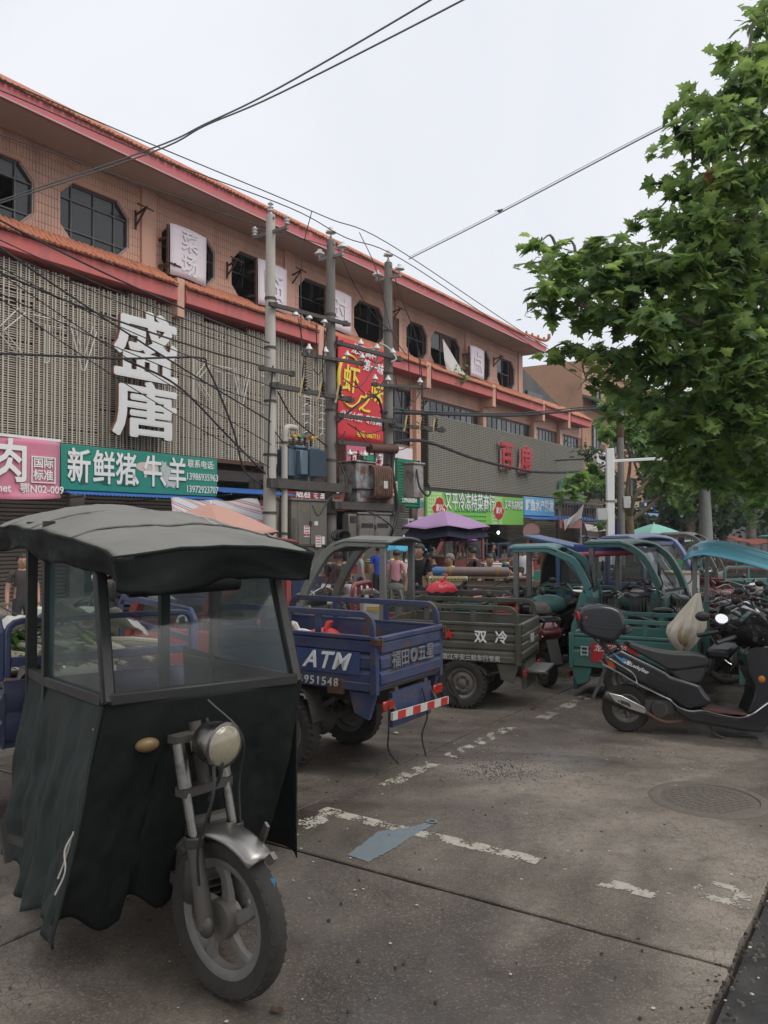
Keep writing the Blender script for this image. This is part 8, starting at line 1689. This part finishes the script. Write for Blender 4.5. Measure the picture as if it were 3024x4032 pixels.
hh = math_('SUBTRACT', math_('ADD', math_('MULTIPLY', noise(45, 5, .7), .5), math_('MULTIPLY', noise(3, 4), .6)), math_('MULTIPLY', cr_, .3)); L.new(hh, bp.inputs['Height']); L.new(mrange(wet, 0, 1, .8, .3), bp.inputs['Strength']); L.new(bp.outputs[0], B.inputs['Normal'])
soil = M('ground_dark', (.035, .031, .028), .85, var=.4, scale=.8, bump=.4, bscale=30)
b = MB(); b.add([(-400, -200, -.06), (400, -200, -.06), (400, 600, -.06), (-400, 600, -.06)], [(0, 1, 2, 3)]); g0 = struct(b.build('ground', soil, None, smooth=0)); g0['label'] = 'dark earth under and around the concrete road'
road = bpy.data.objects.new('road', None); COL.objects.link(road); road.rotation_euler = (0, 0, GR); road['kind'] = 'structure'; road['label'] = 'stained concrete market road cast in large slabs'
WR = Matrix.Rotation(GR, 4, 'Z')
xj = [-.672, -3.37, -6.1, -8.85, -11.6, -14.4, -17.2, -19.9]; yj = [-16.3, -11.3, -6.33]+[3.665+5.0*k-5 for k in range(1, 14)]
yj = sorted(set([3.665+5.0*k for k in range(-4, 14)]))
for i in range(len(xj)-1):
    for j in range(len(yj)-1):
        g = .008; x1, x0 = xj[i]-g, xj[i+1]+g; y0, y1 = yj[j]+g, yj[j+1]-g; dz = rng.uniform(-.004, .003)
        b = MB(); n = 20; e = lambda k: (0 if k in (0, n) else rng.uniform(-.004, .004)); jag = .014 if i == 0 else .004
        pts = [(x0+(x1-x0)*k/n, y0+e(k)) for k in range(n)]+[(x1+(rng.uniform(-jag, jag*.3)), y0+(y1-y0)*k/n) for k in range(n)]+[(x1-(x1-x0)*k/n, y1+e(k)) for k in range(n)]+[(x0+rng.uniform(-.004, .004), y1-(y1-y0)*k/n) for k in range(n)]
        b.prism([(x, y, -.15) for x, y in pts], (0, 0, .15+dz)); b.build('concrete_slab', gm, road, smooth=0, bevel=.006 if y0 < 14 else 0)
verge = M('asphalt_wet_dark', (.024, .022, .021), .6, var=.4, scale=2, bump=.6, bscale=50, col2=(.05, .045, .04), mix=4)
b = MB(); b.add([tuple(WR @ Vector(p)) for p in ((-.66, -20, -.03), (16, -20, -.03), (16, 60, -.03), (-.66, 60, -.03))], [(0, 1, 2, 3)]); vg = struct(b.build('verge', verge, None, smooth=0)); vg['label'] = 'dark wet asphalt strip along the broken edge of the concrete'
b = MB(); b.add([tuple(WR @ Vector(p)) for p in ((-60, -20, -.03), (-19.95, -20, -.03), (-19.95, 120, -.03), (-60, 120, -.03))], [(0, 1, 2, 3)]); struct(b.build('pavement', verge, None, smooth=0))
b = MB(); b.add([tuple(WR @ Vector(p)) for p in ((-19.9, 68.8, -.02), (16, 68.8, -.02), (16, 200, -.02), (-19.9, 200, -.02))], [(0, 1, 2, 3)]); struct(b.build('street', gm, None, smooth=0))
# worn parking bay paint
def nz(x, y, s): return .5+.5*math.sin(x*12.9*s+3*math.sin(y*7.1*s))*math.cos(y*11.3*s+2*math.sin(x*5.3*s))
paint_m = M('road_paint_worn', (.40, .372, .31), .8, var=.25, scale=30, col2=(.22, .19, .155), mix=18, lo=.5, hi=.68)
def mark(x0, x1, y0, y1, thr, wear=1.):
    b = MB(); c = .011; nx = int((x1-x0)/c); ny = int((y1-y0)/c); r = random.Random(int(x0*100)); keep = {}
    ph = [(r.uniform(3, 40), r.uniform(3, 40), r.uniform(0, 6), r.uniform(.4, 1)) for _ in range(9)]
    for i in range(nx):
        for j in range(ny):
            x, y = x0+i*c, y0+j*c; v = sum(a*math.sin(p*x+q*y+s)+a*.6*math.sin(q*x-p*y+2*s) for p, q, s, a in ph)/7+.5*(r.random()-.5)
            edge = min(i+1, nx-i, j+1, ny-j); 
            if v > thr-.26*min(1, edge/2.5)+.24: keep[i, j] = 1
    for (i, j) in keep:
        x, y = x0+i*c, y0+j*c; b.add([(x, y, .0045), (x+c, y, .0045), (x+c, y+c, .0045), (x, y+c, .0045)], [(0, 1, 2, 3)])
    if b.v: b.build('painted_line', paint_m, road, smooth=0, weld=True)
mark(-3.2, -1.75, 4.2, 4.315, -.12); mark(-1.4, -1.05, 4.12, 4.24, -.05); mark(-3.25, -3.08, 3.7, 4.33, .05); mark(-3.24, -3.1, 4.9, 5.6, .02); mark(-3.22, -3.08, 5.8, 7.0, .12); mark(-3.12, -2.97, 7.4, 9.6, .05); mark(-.98, -.6, 4.25, 4.5, .1); mark(-3.1, -2.9, 10.2, 12.5, .15)
tp_ = thing('blue_strip', 'flat strip of blue plastic tape lying on the concrete across the worn paint', 'plastic strip', (0, 0, .009), 0)
b = MB(); c0 = [gnd(1367, 3370), gnd(1490, 3277), gnd(1610, 3262), gnd(1690, 3240), gnd(1708, 3250), gnd(1640, 3285), gnd(1560, 3340), gnd(1452, 3397)]
c1 = []
for i, p in enumerate(c0):
    q = c0[(i+1) % len(c0)]
    for k in range(10): w_ = p.lerp(q, k/10); c1.append((w_.x+rng.uniform(-.006, .006), w_.y+rng.uniform(-.006, .006), -.004))
b.prism(c1, (0, 0, .001)); b.build('strip', M('tape_blue', (.12, .185, .235), .75, var=.3, scale=14, dust=.45, dustcol=(.2, .18, .15), col2=(.2, .175, .145), mix=12, lo=.56, hi=.66), tp_, smooth=0)
q = gnd(1700, 3240); b = MB(); b.lathe([(.02, 0), (.035, 0), (.035, .003), (.02, .003)], (q.x, q.y, 0), n=12, close=True); b.build('loose_end', M('tape_blue', (.12, .185, .235)), tp_)
mh = thing('manhole_cover', 'round concrete rimmed manhole cover set in the road at the right', 'manhole cover', (*gnd(2790, 3148)[:2], 0), .4)
iron = M('manhole_iron', (.12, .102, .085), .7, .2, var=.35, scale=10, dust=.4, dustcol=(.17, .145, .12), bump=.3)
b = MB(); b.lathe([(.001, .006), (.30, .006), (.31, .002)], n=40); b.build('lid', iron, mh)
b = MB(); b.lathe([(.315, .002), (.32, .010), (.37, .011), (.385, .003)], n=48); b.build('rim', M('manhole_rim', (.13, .11, .09), .9, var=.3, scale=15, bump=.4), mh)
for k in range(13):
    y = -.24+.04*k; w = math.sqrt(max(0, .285**2-y*y))
    b = MB()
    n_ = max(2, int(w*2/.06))
    for q in range(n_): b.b2(-w+2*w*q/n_+.008, -w+2*w*(q+1)/n_-.008, y-.011, y+.011, .0062, .0088)
    b.build('tread_bar', iron, mh, smooth=0)
# grit, gravel, flakes, rubble along the edge
def scatter(name, lab, pts, mat, s0, s1, flat=.5, seed=1, z=.0):
    r = random.Random(seed); b = MB()
    for x, y in pts:
        s = r.uniform(s0, s1); a = r.uniform(0, 6.28); vs = []
        for k in range(5): vs.append((x+s*math.cos(a+k*1.257)*r.uniform(.6, 1), y+s*math.sin(a+k*1.257)*r.uniform(.6, 1), z))
        top = [(x+(p[0]-x)*.6, y+(p[1]-y)*.6, z+s*flat) for p in vs]; b.add(vs+top, [(5, 6, 7, 8, 9)]+[(k, (k+1) % 5, 5+(k+1) % 5, 5+k) for k in range(5)])
    o = b.build(name, mat, None, smooth=0); o['kind'] = 'stuff'; o['label'] = lab; return o
r5 = random.Random(11)
def wl2(x, y): p = WR @ Vector((x, y, 0)); return p.x, p.y
gc = gnd(1960, 3035); gc2 = gnd(2050, 3020)
scatter('gravel', 'scatter of black grit on the road', [(gc.x+r5.gauss(0, .16), gc.y+r5.gauss(0, .13)) for i in range(800)]+[(gc2.x+r5.gauss(0, .4), gc2.y+r5.gauss(0, .26)) for i in range(500)], M('grit_black', (.02, .02, .02), .7), .002, .0085, .7)
scatter('litter', 'pale flakes and bits of paper strewn over the road', [(r5.uniform(-1, 2.6), r5.uniform(2.6, 8)) for i in range(150)], M('flake_white', (.48, .46, .42), .8, var=.3), .003, .012, .12, 2, .004)
scatter('litter', 'dark leaf bits and mud crumbs strewn over the road', [(r5.uniform(-2, 3.5), r5.uniform(2.6, 10)) for i in range(420)], M('mud_crumb', (.04, .03, .025), .9, var=.4), .003, .013, .4, 3, .002)
scatter('rubble', 'broken concrete crumbs along the edge of the slab', [wl2(-.66+abs(r5.gauss(0, .07)), r5.uniform(1.5, 7)) for i in range(220)], M('rubble_grey', (.12, .105, .09), .9, var=.4), .005, .018, .7, 4, -.03)
scatter('rubble', 'dark mud and grit along the edge of the slab', [wl2(-.7+r5.gauss(0, .05), r5.uniform(1.5, 8)) for i in range(500)], M('mud_crumb', (.04, .03, .025)), .005, .016, .6, 5, -.01)
scatter('litter', 'pale scraps lying on the dark verge', [wl2(-.6+abs(r5.gauss(0, .15)), r5.uniform(1.8, 4.5)) for i in range(30)], M('flake_white', (.48, .46, .42)), .006, .02, .3, 6, -.028)
for x, y, lab in ((2660, 3500, 'white flaking ring of old paint on the road at the right'),):
    pass
for k, (x, y, c, lab) in enumerate(((2098, 2795, (.25, .07, .03), 'small red brown scrap on the road behind the green tricycle wheel'), (2230, 2680, (.3, .33, .12), 'yellow green leaf scrap on the road under the teal tailgate'), (1560, 2890, (.4, .4, .38), 'crumpled white scrap on the road behind the bumper bar'), (1090, 3985, (.09, .05, .03), 'withered leaf on the road near the front wheel'))):
    p = gnd(x, y); t_ = thing('scrap', lab, 'litter', (p.x, p.y, .004), k)
    b = MB(); b.sheet(lambda u, v: (.05*(u-.5), .03*(v-.5), .012*abs(math.sin(5*u+4*v+k))), 5, 4); b.build('scrap', M('scrap_%d' % k, c, .8, var=.3), t_)

# ================================================================ THIN HUMID AIR
hz = bpy.data.materials.new('haze_air'); hz.use_nodes = True; t = hz.node_tree; t.nodes.clear()
pv = t.nodes.new('ShaderNodeVolumePrincipled'); pv.inputs['Color'].default_value = (.92, .94, .97, 1); pv.inputs['Density'].default_value = .0006; pv.inputs['Anisotropy'].default_value = .2
om = t.nodes.new('ShaderNodeOutputMaterial'); t.links.new(pv.outputs[0], om.inputs['Volume'])
b = MB(); b.b2(-420, 420, -220, 620, -1.1, 16); b.build('haze', hz, None, smooth=0, kind='stuff')
